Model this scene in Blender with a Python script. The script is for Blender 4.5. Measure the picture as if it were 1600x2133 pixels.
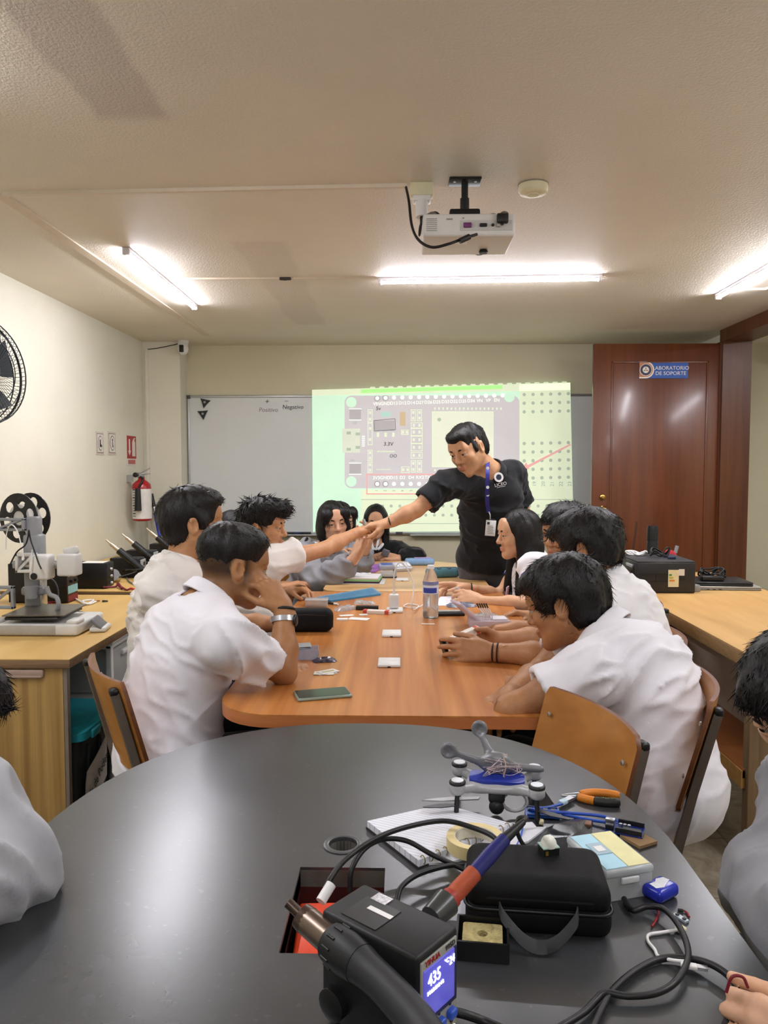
import bpy, bmesh, math, random
import numpy as np
from mathutils import Vector, Matrix, Euler
from mathutils.geometry import tessellate_polygon

for _o in list(bpy.data.objects):
    bpy.data.objects.remove(_o)
SC = bpy.context.scene
C = SC.collection
random.seed(7)
PI = math.pi

# ------------------------------------------------------------------ camera
CAMZ = 1.37
FPX = 1600.0
PITCH = math.radians(-3.27)
YAW = math.radians(1.25)
cam_d = bpy.data.cameras.new('camera')
cam = bpy.data.objects.new('camera', cam_d)
C.objects.link(cam)
cam_d.sensor_fit = 'HORIZONTAL'
cam_d.sensor_width = 36.0
cam_d.lens = 36.0 * FPX / 1600.0
cam_d.clip_start = 0.05
cam.location = (0, 0, CAMZ)
cam.rotation_euler = (PI / 2 + PITCH, 0, YAW)
SC.camera = cam
_R = Euler((PI / 2 + PITCH, 0, YAW)).to_matrix()

def ray(px, py):
    return _R @ Vector(((px - 800.0) / FPX, -(py - 1066.5) / FPX, -1.0))

def at(px, py, y):
    """world point on the ray through a photograph pixel at room depth y"""
    r = ray(px, py)
    t = y / r.y
    return Vector((r.x * t, y, CAMZ + r.z * t))

def atz(px, py, z):
    r = ray(px, py)
    t = (z - CAMZ) / r.z
    return Vector((r.x * t, r.y * t, z))

def atx(px, py, x):
    r = ray(px, py)
    t = x / r.x
    return Vector((x, r.y * t, CAMZ + r.z * t))

# ------------------------------------------------------------------ world, exposure
world = bpy.data.worlds.new('world')
SC.world = world
world.use_nodes = True
world.node_tree.nodes['Background'].inputs[0].default_value = (0.75, 0.8, 0.9, 1)
world.node_tree.nodes['Background'].inputs[1].default_value = 0.25
SC.view_settings.view_transform = 'Standard'
SC.view_settings.look = 'None'
SC.view_settings.gamma = 1.0
SC.view_settings.use_curve_mapping = False
SC.view_settings.exposure = 1.62
TUBE_STRENGTH = 66.0

# ------------------------------------------------------------------ materials
def lin(c):
    if isinstance(c, str):
        c = c.lstrip('#')
        c = [int(c[i:i + 2], 16) / 255.0 for i in (0, 2, 4)]
    return tuple(((x / 12.92) if x <= 0.04045 else ((x + 0.055) / 1.055) ** 2.4) for x in c[:3]) + (1.0,)

MATS = {}

def newmat(name):
    m = bpy.data.materials.new(name)
    m.use_nodes = True
    nt = m.node_tree
    b = nt.nodes['Principled BSDF']
    return m, nt, b

def nd(nt, t, **kw):
    n = nt.nodes.new(t)
    for k, v in kw.items():
        if k.startswith('i_'):
            key = k[2:]
            key = int(key) if key.isdigit() else key.replace('_', ' ')
            n.inputs[key].default_value = v
        else:
            setattr(n, k, v)
    return n

def coords(nt, scale=(1, 1, 1), rot=(0, 0, 0), kind='Object', loc=(0, 0, 0)):
    tc = nd(nt, 'ShaderNodeTexCoord')
    mp = nd(nt, 'ShaderNodeMapping')
    mp.inputs['Scale'].default_value = scale
    mp.inputs['Rotation'].default_value = rot
    mp.inputs['Location'].default_value = loc
    nt.links.new(tc.outputs[kind], mp.inputs[0])
    return mp.outputs[0]

def plain(name, col, rough=0.5, metal=0.0, var=0.06, vscale=30.0, bump=0.0, bscale=200.0, bdist=0.001,
          trans=0.0, alpha=1.0, spec=0.5, coat=0.0, emit=0.0, ior=1.45, sheen=0.0, sub=0.0):
    if name in MATS:
        return MATS[name]
    m, nt, b = newmat(name)
    c = lin(col)
    v = coords(nt)
    if var > 0:
        nz = nd(nt, 'ShaderNodeTexNoise', i_Scale=vscale, i_Detail=3.0)
        nt.links.new(v, nz.inputs['Vector'])
        rp = nd(nt, 'ShaderNodeValToRGB')
        rp.color_ramp.elements[0].position = 0.3
        rp.color_ramp.elements[1].position = 0.7
        rp.color_ramp.elements[0].color = tuple(max(0, x * (1 - var)) for x in c[:3]) + (1,)
        rp.color_ramp.elements[1].color = tuple(min(1, x * (1 + var)) for x in c[:3]) + (1,)
        nt.links.new(nz.outputs[0], rp.inputs[0])
        nt.links.new(rp.outputs[0], b.inputs['Base Color'])
        if emit:
            nt.links.new(rp.outputs[0], b.inputs['Emission Color'])
    else:
        b.inputs['Base Color'].default_value = c
        if emit:
            b.inputs['Emission Color'].default_value = c
    b.inputs['Emission Strength'].default_value = emit
    b.inputs['Roughness'].default_value = rough
    b.inputs['Metallic'].default_value = metal
    b.inputs['IOR'].default_value = ior
    b.inputs['Specular IOR Level'].default_value = spec
    b.inputs['Transmission Weight'].default_value = trans
    b.inputs['Alpha'].default_value = alpha
    b.inputs['Coat Weight'].default_value = coat
    b.inputs['Sheen Weight'].default_value = sheen
    if sub:
        b.inputs['Subsurface Weight'].default_value = sub
        b.inputs['Subsurface Radius'].default_value = (0.01, 0.004, 0.002)
    if bump > 0:
        bz = nd(nt, 'ShaderNodeTexNoise', i_Scale=bscale, i_Detail=4.0)
        nt.links.new(v, bz.inputs['Vector'])
        bp = nd(nt, 'ShaderNodeBump', i_Strength=bump, i_Distance=bdist)
        nt.links.new(bz.outputs[0], bp.inputs['Height'])
        nt.links.new(bp.outputs[0], b.inputs['Normal'])
    MATS[name] = m
    return m

def wood(name, c1, c2, scale=(3, 3, 3), stretch=(1, 12, 12), rough=0.4, dist=3.0, rings=6.0, bump=0.05, coat=0.0, mixfac=0.45):
    """grain runs along the axis with the smallest stretch"""
    if name in MATS:
        return MATS[name]
    m, nt, b = newmat(name)
    v = coords(nt, scale=tuple(a * s for a, s in zip(scale, stretch)))
    n1 = nd(nt, 'ShaderNodeTexNoise', i_Scale=1.0, i_Detail=6.0, i_Roughness=0.6, i_Distortion=0.6)
    nt.links.new(v, n1.inputs['Vector'])
    v2 = coords(nt, scale=tuple(a * s * 0.35 for a, s in zip(scale, stretch)))
    w = nd(nt, 'ShaderNodeTexNoise', i_Scale=rings * 0.3, i_Detail=2.0, i_Distortion=dist * 0.4)
    nt.links.new(v2, w.inputs['Vector'])
    mx = nd(nt, 'ShaderNodeMix')
    mx.inputs[0].default_value = mixfac
    nt.links.new(n1.outputs[0], mx.inputs[2])
    nt.links.new(w.outputs[0], mx.inputs[3])
    rp = nd(nt, 'ShaderNodeValToRGB')
    rp.color_ramp.elements[0].position = 0.36
    rp.color_ramp.elements[1].position = 0.64
    rp.color_ramp.elements[0].color = lin(c1)
    rp.color_ramp.elements[1].color = lin(c2)
    nt.links.new(mx.outputs[0], rp.inputs[0])
    nt.links.new(rp.outputs[0], b.inputs['Base Color'])
    b.inputs['Roughness'].default_value = rough
    b.inputs['Coat Weight'].default_value = coat
    b.inputs['Coat Roughness'].default_value = 0.15
    if bump:
        bp = nd(nt, 'ShaderNodeBump', i_Strength=bump, i_Distance=0.002)
        nt.links.new(n1.outputs[0], bp.inputs['Height'])
        nt.links.new(bp.outputs[0], b.inputs['Normal'])
    MATS[name] = m
    return m

# ------------------------------------------------------------------ object helpers
def tag(o, label=None, cat=None, group=None, kind=None):
    if label: o['label'] = label
    if cat: o['category'] = cat
    if group: o['group'] = group
    if kind: o['kind'] = kind
    return o

def thing(name, label, cat, loc=(0, 0, 0), rz=0.0, group=None, rot=None):
    o = bpy.data.objects.new(name, None)
    C.objects.link(o)
    o.empty_display_size = 0.05
    o.location = loc
    o.rotation_euler = rot if rot is not None else (0, 0, rz)
    tag(o, label, cat, group)
    return o

def catmull(pts, n=8, closed=False):
    P = [Vector(p) for p in pts]
    out = []
    N = len(P)
    segs = N if closed else N - 1
    for i in range(segs):
        p1, p2 = P[i], P[(i + 1) % N]
        p0 = P[(i - 1) % N] if (closed or i > 0) else p1 + (p1 - p2)
        p3 = P[(i + 2) % N] if (closed or i + 2 < N) else p2 + (p2 - p1)
        for k in range(n):
            t = k / n
            out.append(0.5 * ((2 * p1) + (-p0 + p2) * t + (2 * p0 - 5 * p1 + 4 * p2 - p3) * t * t
                              + (-p0 + 3 * p1 - 3 * p2 + p3) * t ** 3))
    if not closed:
        out.append(P[-1])
    return out

class MB:
    def __init__(self, mtx=None):
        self.v, self.f = [], []
        self.m = mtx if mtx is not None else Matrix.Identity(4)
    def add(self, vs, fs):
        k = len(self.v)
        self.v += [self.m @ Vector(p) for p in vs]
        self.f += [tuple(i + k for i in f) for f in fs]
        return self
    def box(self, c, s, rot=None):
        x, y, z = s[0] / 2, s[1] / 2, s[2] / 2
        vs = [Vector((a * x, b * y, d * z)) for a in (-1, 1) for b in (-1, 1) for d in (-1, 1)]
        if rot is not None:
            R = rot if isinstance(rot, Matrix) else Euler(rot).to_matrix()
            vs = [R @ p for p in vs]
        c = Vector(c)
        return self.add([p + c for p in vs], [(0, 1, 3, 2), (4, 6, 7, 5), (0, 4, 5, 1), (2, 3, 7, 6), (0, 2, 6, 4), (1, 5, 7, 3)])
    def rbox(self, c, s, r=0.005, seg=2, rot=None):
        bm = bmesh.new()
        bmesh.ops.create_cube(bm, size=1.0)
        for p in bm.verts:
            p.co = Vector((p.co.x * s[0], p.co.y * s[1], p.co.z * s[2]))
        r = min(r, min(s) * 0.49)
        bmesh.ops.bevel(bm, geom=bm.edges[:], offset=r, segments=seg, affect='EDGES', profile=0.5)
        bm.verts.index_update()
        R = Matrix.Identity(3)
        if rot is not None:
            R = rot if isinstance(rot, Matrix) else Euler(rot).to_matrix()
        c = Vector(c)
        self.add([R @ p.co + c for p in bm.verts], [tuple(x.index for x in f.verts) for f in bm.faces])
        bm.free()
        return self
    def cyl(self, p0, p1, r0, r1=None, n=16, caps=True):
        p0, p1 = Vector(p0), Vector(p1)
        r1 = r0 if r1 is None else r1
        d = (p1 - p0).normalized()
        a = d.orthogonal().normalized()
        b = d.cross(a)
        vs = []
        for p, r in ((p0, r0), (p1, r1)):
            for i in range(n):
                t = 2 * PI * i / n
                vs.append(p + (a * math.cos(t) + b * math.sin(t)) * r)
        fs = [(i, (i + 1) % n, n + (i + 1) % n, n + i) for i in range(n)]
        if caps:
            fs += [tuple(range(n - 1, -1, -1)), tuple(range(n, 2 * n))]
        return self.add(vs, fs)
    def tube(self, pts, r, n=8, closed=False, caps=True):
        P = [Vector(p) for p in pts]
        N = len(P)
        rs = r if isinstance(r, (list, tuple)) else [r] * N
        vs = []
        a = None
        for i in range(N):
            if closed:
                d = P[(i + 1) % N] - P[i - 1]
            else:
                d = P[min(i + 1, N - 1)] - P[max(i - 1, 0)]
            if d.length < 1e-9: d = Vector((0, 0, 1))
            d.normalize()
            if a is None:
                a = d.orthogonal().normalized()
            else:
                a = a - d * a.dot(d)
                a = a.normalized() if a.length > 1e-6 else d.orthogonal().normalized()
            b = d.cross(a)
            for k in range(n):
                t = 2 * PI * k / n
                vs.append(P[i] + (a * math.cos(t) + b * math.sin(t)) * rs[i])
        fs = []
        for i in range(N if closed else N - 1):
            j = (i + 1) % N
            for k in range(n):
                l = (k + 1) % n
                fs.append((i * n + k, i * n + l, j * n + l, j * n + k))
        if caps and not closed:
            fs += [tuple(range(n - 1, -1, -1)), tuple(range((N - 1) * n, N * n))]
        return self.add(vs, fs)
    def lathe(self, prof, n=24, o=(0, 0, 0), axis=(0, 0, 1), caps=True):
        ax = Vector(axis).normalized()
        a = ax.orthogonal().normalized()
        b = ax.cross(a)
        o = Vector(o)
        vs, fs = [], []
        for r, z in prof:
            for i in range(n):
                t = 2 * PI * i / n
                vs.append(o + ax * z + (a * math.cos(t) + b * math.sin(t)) * max(r, 1e-5))
        for j in range(len(prof) - 1):
            for i in range(n):
                l = (i + 1) % n
                fs.append((j * n + i, j * n + l, (j + 1) * n + l, (j + 1) * n + i))
        if caps:
            fs.append(tuple(range(n - 1, -1, -1)))
            fs.append(tuple(range((len(prof) - 1) * n, len(prof) * n)))
        return self.add(vs, fs)
    def prism(self, outline, z0, z1, holes=()):
        loops = [[Vector((p[0], p[1], 0)) for p in outline]] + [[Vector((p[0], p[1], 0)) for p in h] for h in holes]
        tris = tessellate_polygon(loops)
        flat = [p for l in loops for p in l]
        n = len(flat)
        area = sum(loops[0][i - 1].x * loops[0][i].y - loops[0][i].x * loops[0][i - 1].y for i in range(len(loops[0])))
        vs = [(p.x, p.y, z0) for p in flat] + [(p.x, p.y, z1) for p in flat]
        fs = []
        for t in tris:
            a, b, c = [flat[i] for i in t]
            up = (b - a).cross(c - a).z > 0
            t = t if up else t[::-1]
            fs.append(tuple(i + n for i in t))
            fs.append(tuple(t[::-1]))
        k = 0
        for li, l in enumerate(loops):
            ar = sum(l[i - 1].x * l[i].y - l[i].x * l[i - 1].y for i in range(len(l)))
            ccw = ar > 0
            for i in range(len(l)):
                j = (i + 1) % len(l)
                q = (k + i, k + j, n + k + j, n + k + i)
                if (ccw and li > 0) or (not ccw and li == 0):
                    q = q[::-1]
                fs.append(q)
            k += len(l)
        return self.add(vs, fs)
    def sphere(self, c, r, nu=16, nv=10, rot=None):
        r = (r, r, r) if not isinstance(r, (tuple, list)) else r
        c = Vector(c)
        R = Matrix.Identity(3) if rot is None else (rot if isinstance(rot, Matrix) else Euler(rot).to_matrix())
        vs = []
        for j in range(nv + 1):
            ph = PI * j / nv
            for i in range(nu):
                t = 2 * PI * i / nu
                vs.append(R @ Vector((r[0] * math.sin(ph) * math.cos(t), r[1] * math.sin(ph) * math.sin(t), r[2] * math.cos(ph))) + c)
        fs = []
        for j in range(nv):
            for i in range(nu):
                l = (i + 1) % nu
                fs.append((j * nu + i, (j + 1) * nu + i, (j + 1) * nu + l, j * nu + l))
        return self.add(vs, fs)
    def mesh(self, name, angle=62):
        me = bpy.data.meshes.new(name)
        me.from_pydata([tuple(p) for p in self.v], [], self.f)
        me.validate()
        bm = bmesh.new()
        bm.from_mesh(me)
        bmesh.ops.remove_doubles(bm, verts=bm.verts, dist=1e-6)
        bmesh.ops.recalc_face_normals(bm, faces=bm.faces)
        bm.to_mesh(me)
        bm.free()
        me.shade_smooth()
        me.set_sharp_from_angle(angle=math.radians(angle))
        return me
    def build(self, name, m, parent=None, angle=62, loc=None, rot=None):
        me = self.mesh(name, angle)
        me.materials.append(m)
        o = bpy.data.objects.new(name, me)
        C.objects.link(o)
        if parent: o.parent = parent
        if loc is not None: o.location = loc
        if rot is not None: o.rotation_euler = rot
        return o

def dup(root, loc=None, rz=None, label=None, group=None):
    r = root.copy()
    C.objects.link(r)
    if loc is not None: r.location = loc
    if rz is not None: r.rotation_euler = (0, 0, rz)
    if label: r['label'] = label
    if group: r['group'] = group
    for ch in list(root.children):
        c = ch.copy(); C.objects.link(c); c.parent = r
        for g in list(ch.children):
            d = g.copy(); C.objects.link(d); d.parent = c
    return r

def struct(name, mb, m, parent=None, **k):
    o = mb.build(name, m, parent, **k)
    if parent is None: o['kind'] = 'structure'
    return o

def text(name, body, size, m, parent, loc, rot=(PI / 2, 0, 0), align='CENTER', ext=0.0004, shear=0.0, sx=1.0, rotm=None):
    cu = bpy.data.curves.new(name, 'FONT')
    cu.body = body
    cu.size = size
    cu.align_x = align
    cu.align_y = 'CENTER'
    cu.extrude = ext
    cu.shear = shear
    cu.resolution_u = 3
    cu.materials.append(m)
    tmp = bpy.data.objects.new('tmp_text', cu)
    C.objects.link(tmp)
    me = bpy.data.meshes.new_from_object(tmp.evaluated_get(bpy.context.evaluated_depsgraph_get()))
    bpy.data.objects.remove(tmp); bpy.data.curves.remove(cu)
    me.name = name
    o = bpy.data.objects.new(name, me)
    if not me.materials: me.materials.append(m)
    C.objects.link(o)
    o.parent = parent
    o['kind'] = 'stuff'
    if rotm is not None:
        o.matrix_local = Matrix.Translation(loc) @ rotm.to_4x4()
    else:
        o.location = loc
        o.rotation_euler = rot
    o.scale = (sx, 1, 1)
    return o

def circ(r, n=32, cx=0, cy=0, a0=0, a1=2 * PI, ry=None):
    ry = r if ry is None else ry
    full = abs(a1 - a0 - 2 * PI) < 1e-6
    return [(cx + r * math.cos(a0 + (a1 - a0) * i / (n if full else n - 1)), cy + ry * math.sin(a0 + (a1 - a0) * i / (n if full else n - 1))) for i in range(n)]

def rrect(x0, y0, x1, y1, r, n=5):
    out = []
    for cx, cy, a in ((x1 - r, y1 - r, 0), (x0 + r, y1 - r, PI / 2), (x0 + r, y0 + r, PI), (x1 - r, y0 + r, 1.5 * PI)):
        for i in range(n + 1):
            t = a + PI / 2 * i / n
            out.append((cx + r * math.cos(t), cy + r * math.sin(t)))
    return out
# ================================================================== ROOM
XL, XR, YB, YF, ZC = -1.99, 2.33, 6.12, -2.4, 2.34
T = 0.12

def wallmat(name, col, bs=160, bump=0.25):
    return plain(name, col, rough=0.75, var=0.03, vscale=3.0, bump=bump, bscale=bs, bdist=0.003)

M_WALL = wallmat('wall_cream_paint', '#dcd9c8')
M_WALLB = wallmat('wall_back_paint', '#cfc9ae')
M_CORR = wallmat('corridor_paint', '#d3cdb8')

# ceiling with a stippled finish and damp stains
def ceiling_mat():
    m, nt, b = newmat('ceiling_stipple')
    v = coords(nt)
    n = nd(nt, 'ShaderNodeTexNoise', i_Scale=120.0, i_Detail=3.0, i_Roughness=0.6)
    nt.links.new(v, n.inputs['Vector'])
    big = nd(nt, 'ShaderNodeTexNoise', i_Scale=1.3, i_Detail=3.0)
    nt.links.new(v, big.inputs['Vector'])
    sep = nd(nt, 'ShaderNodeSeparateXYZ')
    wob = nd(nt, 'ShaderNodeTexNoise', i_Scale=3.0, i_Detail=3.0)
    nt.links.new(v, wob.inputs['Vector'])
    nt.links.new(v, sep.inputs[0])
    # long stain strip at x about -0.78 from y 1.2 to 2.3, fainter one farther on
    def strip(x0, w, y0, y1, amp):
        ax = nd(nt, 'ShaderNodeMath', operation='ADD'); ax.inputs[1].default_value = -x0 - 0.05
        nt.links.new(sep.outputs[0], ax.inputs[0])
        aw = nd(nt, 'ShaderNodeMath', operation='MULTIPLY_ADD')
        nt.links.new(wob.outputs[0], aw.inputs[0]); aw.inputs[1].default_value = 0.1
        nt.links.new(ax.outputs[0], aw.inputs[2])
        ab = nd(nt, 'ShaderNodeMath', operation='ABSOLUTE'); nt.links.new(aw.outputs[0], ab.inputs[0])
        r1 = nd(nt, 'ShaderNodeMapRange'); r1.interpolation_type = 'SMOOTHSTEP'
        r1.inputs[1].default_value = w; r1.inputs[2].default_value = w * 0.7
        nt.links.new(ab.outputs[0], r1.inputs[0])
        ay = nd(nt, 'ShaderNodeMath', operation='ADD'); ay.inputs[1].default_value = -(y0 + y1) / 2
        nt.links.new(sep.outputs[1], ay.inputs[0])
        aby = nd(nt, 'ShaderNodeMath', operation='ABSOLUTE'); nt.links.new(ay.outputs[0], aby.inputs[0])
        r2 = nd(nt, 'ShaderNodeMapRange'); r2.interpolation_type = 'SMOOTHSTEP'
        r2.inputs[1].default_value = (y1 - y0) / 2; r2.inputs[2].default_value = (y1 - y0) / 2 - 0.08
        nt.links.new(aby.outputs[0], r2.inputs[0])
        mu = nd(nt, 'ShaderNodeMath', operation='MULTIPLY'); nt.links.new(r1.outputs[0], mu.inputs[0]); nt.links.new(r2.outputs[0], mu.inputs[1])
        mk = nd(nt, 'ShaderNodeMath', operation='MULTIPLY'); nt.links.new(mu.outputs[0], mk.inputs[0]); mk.inputs[1].default_value = amp
        return mk
    s1 = strip(-0.74, 0.12, 0.3, 2.22, 0.45)
    s2 = strip(-0.62, 0.13, 3.3, 5.3, 0.22)
    sm = nd(nt, 'ShaderNodeMath', operation='ADD'); nt.links.new(s1.outputs[0], sm.inputs[0]); nt.links.new(s2.outputs[0], sm.inputs[1])
    rp = nd(nt, 'ShaderNodeValToRGB')
    rp.color_ramp.elements[0].color = lin('#dad1c2'); rp.color_ramp.elements[1].color = lin('#e4dccd')
    rp.color_ramp.elements[0].position = 0.3; rp.color_ramp.elements[1].position = 0.7
    nt.links.new(big.outputs[0], rp.inputs[0])
    mx = nd(nt, 'ShaderNodeMix', data_type='RGBA')
    nt.links.new(sm.outputs[0], mx.inputs[0]); nt.links.new(rp.outputs[0], mx.inputs[6]); mx.inputs[7].default_value = lin('#aa9c97')
    nt.links.new(mx.outputs[2], b.inputs['Base Color'])
    b.inputs['Roughness'].default_value = 0.6
    bp = nd(nt, 'ShaderNodeBump', i_Strength=0.6, i_Distance=0.005)
    nt.links.new(n.outputs[0], bp.inputs['Height']); nt.links.new(bp.outputs[0], b.inputs['Normal'])
    return m
M_CEIL = ceiling_mat()

def floor_mat():
    m, nt, b = newmat('floor_marbled')
    v = coords(nt)
    n = nd(nt, 'ShaderNodeTexNoise', i_Scale=7.0, i_Detail=7.0, i_Roughness=0.65, i_Distortion=1.2)
    nt.links.new(v, n.inputs['Vector'])
    rp = nd(nt, 'ShaderNodeValToRGB')
    rp.color_ramp.elements[0].position = 0.35; rp.color_ramp.elements[1].position = 0.66
    rp.color_ramp.elements[0].color = lin('#7d7260'); rp.color_ramp.elements[1].color = lin('#aea48f')
    nt.links.new(n.outputs[0], rp.inputs[0])
    br = nd(nt, 'ShaderNodeTexBrick', i_Scale=1.0, i_Mortar_Size=0.004)
    br.offset = 0.0
    br.inputs['Brick Width'].default_value = 0.4; br.inputs['Row Height'].default_value = 0.4
    br.inputs['Color1'].default_value = (1, 1, 1, 1); br.inputs['Color2'].default_value = (1, 1, 1, 1); br.inputs['Mortar'].default_value = (0.55, 0.55, 0.55, 1)
    nt.links.new(v, br.inputs['Vector'])
    mx = nd(nt, 'ShaderNodeMix', data_type='RGBA', blend_type='MULTIPLY'); mx.inputs[0].default_value = 1.0
    nt.links.new(rp.outputs[0], mx.inputs[6]); nt.links.new(br.outputs[0], mx.inputs[7])
    nt.links.new(mx.outputs[2], b.inputs['Base Color'])
    b.inputs['Roughness'].default_value = 0.45
    return m

XC = 3.6  # corridor far side
struct('floor', MB().box(((XL + XC) / 2, (YB + YF) / 2, -0.05), (XC - XL + 2 * T, YB - YF + 2 * T, 0.1)), floor_mat())
struct('ceiling', MB().box(((XL + XC) / 2, (YB + YF) / 2, ZC + 0.05), (XC - XL + 2 * T, YB - YF + 2 * T, 0.1)), M_CEIL)
struct('wall_left', MB().box((XL - T / 2, (YB + YF) / 2, ZC / 2), (T, YB - YF, ZC)), M_WALL)
struct('wall_back', MB().box(((XL + XC) / 2, YB + T / 2, ZC / 2), (XC - XL + 2 * T, T, ZC)), M_WALLB)
struct('wall_front', MB().box(((XL + XC) / 2, YF - T / 2, ZC / 2), (XC - XL + 2 * T, T, ZC)), M_WALL)
# right wall with the doorway gap between y 3.95 and 5.52
DY0, DY1, DZ = 3.95, 5.53, 2.255
struct('wall_right', MB().box((XR + T / 2, (YF + DY0) / 2, ZC / 2), (T, DY0 - YF, ZC))
       .box((XR + T / 2, (DY1 + YB) / 2, ZC / 2), (T, YB - DY1, ZC)), M_WALL)
struct('wall_corridor', MB().box((XC + T / 2, (YB + YF) / 2, ZC / 2), (T, YB - YF, ZC)), M_CORR)
M_DOOR = wood('door_stained_wood', '#582b13', '#6d3819', scale=(6, 6, 1.2), stretch=(4, 4, 1), rough=0.32, coat=0.3)
M_FRAME = wood('door_frame_wood', '#4a2713', '#623719', scale=(6, 6, 1.2), stretch=(4, 4, 1), rough=0.4)
struct('trim_1', MB().box((XR + 0.02, DY1 - 0.03, DZ / 2), (0.2, 0.06, DZ)).box((XR - 0.04, DY1 + 0.0, DZ / 2), (0.10, 0.08, DZ)), M_FRAME)
struct('trim_2', MB().box((XR + 0.02, (DY0 + DY1) / 2, (DZ + ZC) / 2), (0.2, DY1 - DY0, ZC - DZ)), M_FRAME)
struct('trim_3', MB().box((XR + 0.02, DY0 + 0.03, DZ / 2), (0.2, 0.06, DZ)), M_FRAME)
# column in the back corner
CX1, CY0 = -1.70, 5.93
struct('wall_column', MB().box(((XL + CX1) / 2, (CY0 + YB) / 2, ZC / 2), (CX1 - XL, YB - CY0, ZC)), M_WALL)

# flat raceway bands on the ceiling
M_RACE = plain('raceway_offwhite', '#d9ccb8', rough=0.5, var=0.03)
struct('trim_4', MB().box((-1.42, 4.2, ZC - 0.003), (0.045, 2.9, 0.006)), plain('ceiling_band', '#d6c8b4', rough=0.6, var=0.03))
o = MB().box((-0.69, 2.712, ZC - 0.006), (1.42, 0.018, 0.012), rot=(0, 0, math.radians(-2.0))).build('cable_raceway', M_RACE)
tag(o, 'thin cream raceway crossing the ceiling to the projector socket', 'raceway')
o = MB().box((-0.88, 3.965, ZC - 0.004), (0.60, 0.008, 0.008)).box((-0.34, 3.965, ZC - 0.004), (0.42, 0.008, 0.008)).build('lamp_raceway', M_RACE)
tag(o, 'thin cable strip between left tube and middle tube', 'raceway')
o = MB().box((-0.59, 3.965, ZC - 0.006), (0.055, 0.02, 0.012)).tube([(-0.62, 3.965, ZC - 0.008), (-0.59, 3.96, ZC - 0.014), (-0.56, 3.966, ZC - 0.008)], 0.003).build('wire_splice', plain('dark_tape', '#3a342c', 0.6))
tag(o, 'dark taped wire splice on the ceiling between tubes', 'splice')

# ceiling hatch at right
o = MB().box((2.0, 4.25, ZC - 0.006), (0.5, 0.012, 0.012)).box((1.97, 3.9, ZC - 0.006), (0.012, 0.7, 0.012)).build('trim_5', M_RACE); o['kind'] = 'structure'

# ------------------------------------------------------------------ LED tubes
M_TUBE = plain('led_glow', '#f5f5fd', rough=0.4, var=0, emit=TUBE_STRENGTH)
M_FIX = plain('fixture_white', '#e6e2ea', rough=0.4, var=0.02)
def led_tube(p0, p1, label):
    p0, p1 = Vector(p0), Vector(p1)
    L = (p1 - p0).length
    ang = math.atan2((p1 - p0).y, (p1 - p0).x)
    t = thing('led_tube_lamp', label, 'lamp', (p0 + p1) / 2, ang, 'LED tubes on the ceiling')
    MB().rbox((0, 0, -0.006), (L, 0.034, 0.012), 0.003).build('housing', M_FIX, t)
    n = 12; vs = []
    for x in (-L / 2 + .012, L / 2 - .012):
        for i in range(n + 1):
            a = 1.21 * PI + .58 * PI * i / n; vs.append((x, .018 * math.cos(a), -.012 + .018 * math.sin(a)))
    MB().add(vs, [(i, i + 1, n + 2 + i, n + 1 + i) for i in range(n)]).build('glowing_tube', M_TUBE, t)
    MB().rbox((0, 0, -.016), (L - .024, .029, .010), .002).build('tube_back', M_FIX, t)
    for s in (-1, 1):
        MB().rbox((s * (L / 2 - 0.006), 0, -0.017), (0.016, 0.032, 0.032), 0.003).build('end_cap', M_FIX, t)
    return t
led_tube((-1.21, 3.41, ZC), (-1.225, 4.6, ZC), 'lit LED tube on the ceiling running along the left side')
led_tube((-0.115, 3.985, ZC), (1.005, 3.94, ZC), 'lit LED tube crossing the ceiling behind the projector')
led_tube((1.765, 4.38, ZC), (1.745, 3.18, ZC), 'lit LED tube near the right edge above the doorway')
led_tube((-1.21, 0.75, ZC), (-1.21, 1.95, ZC), 'lit LED tube over the left foreground, outside the view')
led_tube((1.5, 0.6, ZC), (1.5, 1.8, ZC), 'lit LED tube over the right foreground, outside the view')
led_tube((-0.5, -0.9, ZC), (0.7, -0.9, ZC), 'lit LED tube behind the photographer, outside the view')
led_tube((2.95, 3.2, ZC), (2.95, 4.4, ZC), 'added LED tube lighting the corridor, outside the view')  # unseen lamp added to light the wall beyond the doorway

# ------------------------------------------------------------------ door leaf
d = thing('door_1', 'brown wooden door standing open, with a blue sign', 'door', (0, 0, 0)); d['kind'] = 'structure'
dy = 5.5
dx0, dx1, dz1 = 1.36, 2.268, 2.245
dm = MB()
dm.rbox(((dx0 + dx1) / 2, dy + 0.02, dz1 / 2 + 0.005), (dx1 - dx0, 0.036, dz1 - 0.01), 0.003)
dm.build('door_slab', M_DOOR, d)
px0, px1, pz0, pz1 = dx0 + 0.132, dx1 - 0.11, 0.16, 2.115
fr = MB()
w = 0.014
for (a, b) in (((px0, pz0), (px1, pz0)), ((px0, pz1), (px1, pz1)), ((px0, pz0), (px0, pz1)), ((px1, pz0), (px1, pz1))):
    fr.rbox(((a[0] + b[0]) / 2, dy, (a[1] + b[1]) / 2), (abs(a[0] - b[0]) + w, 0.010, abs(a[1] - b[1]) + w), 0.004)
fr.build('door_moulding', M_DOOR, d)
M_BRASS = plain('brass_polished', '#c9a45c', rough=0.22, metal=1.0, var=0.02)
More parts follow.
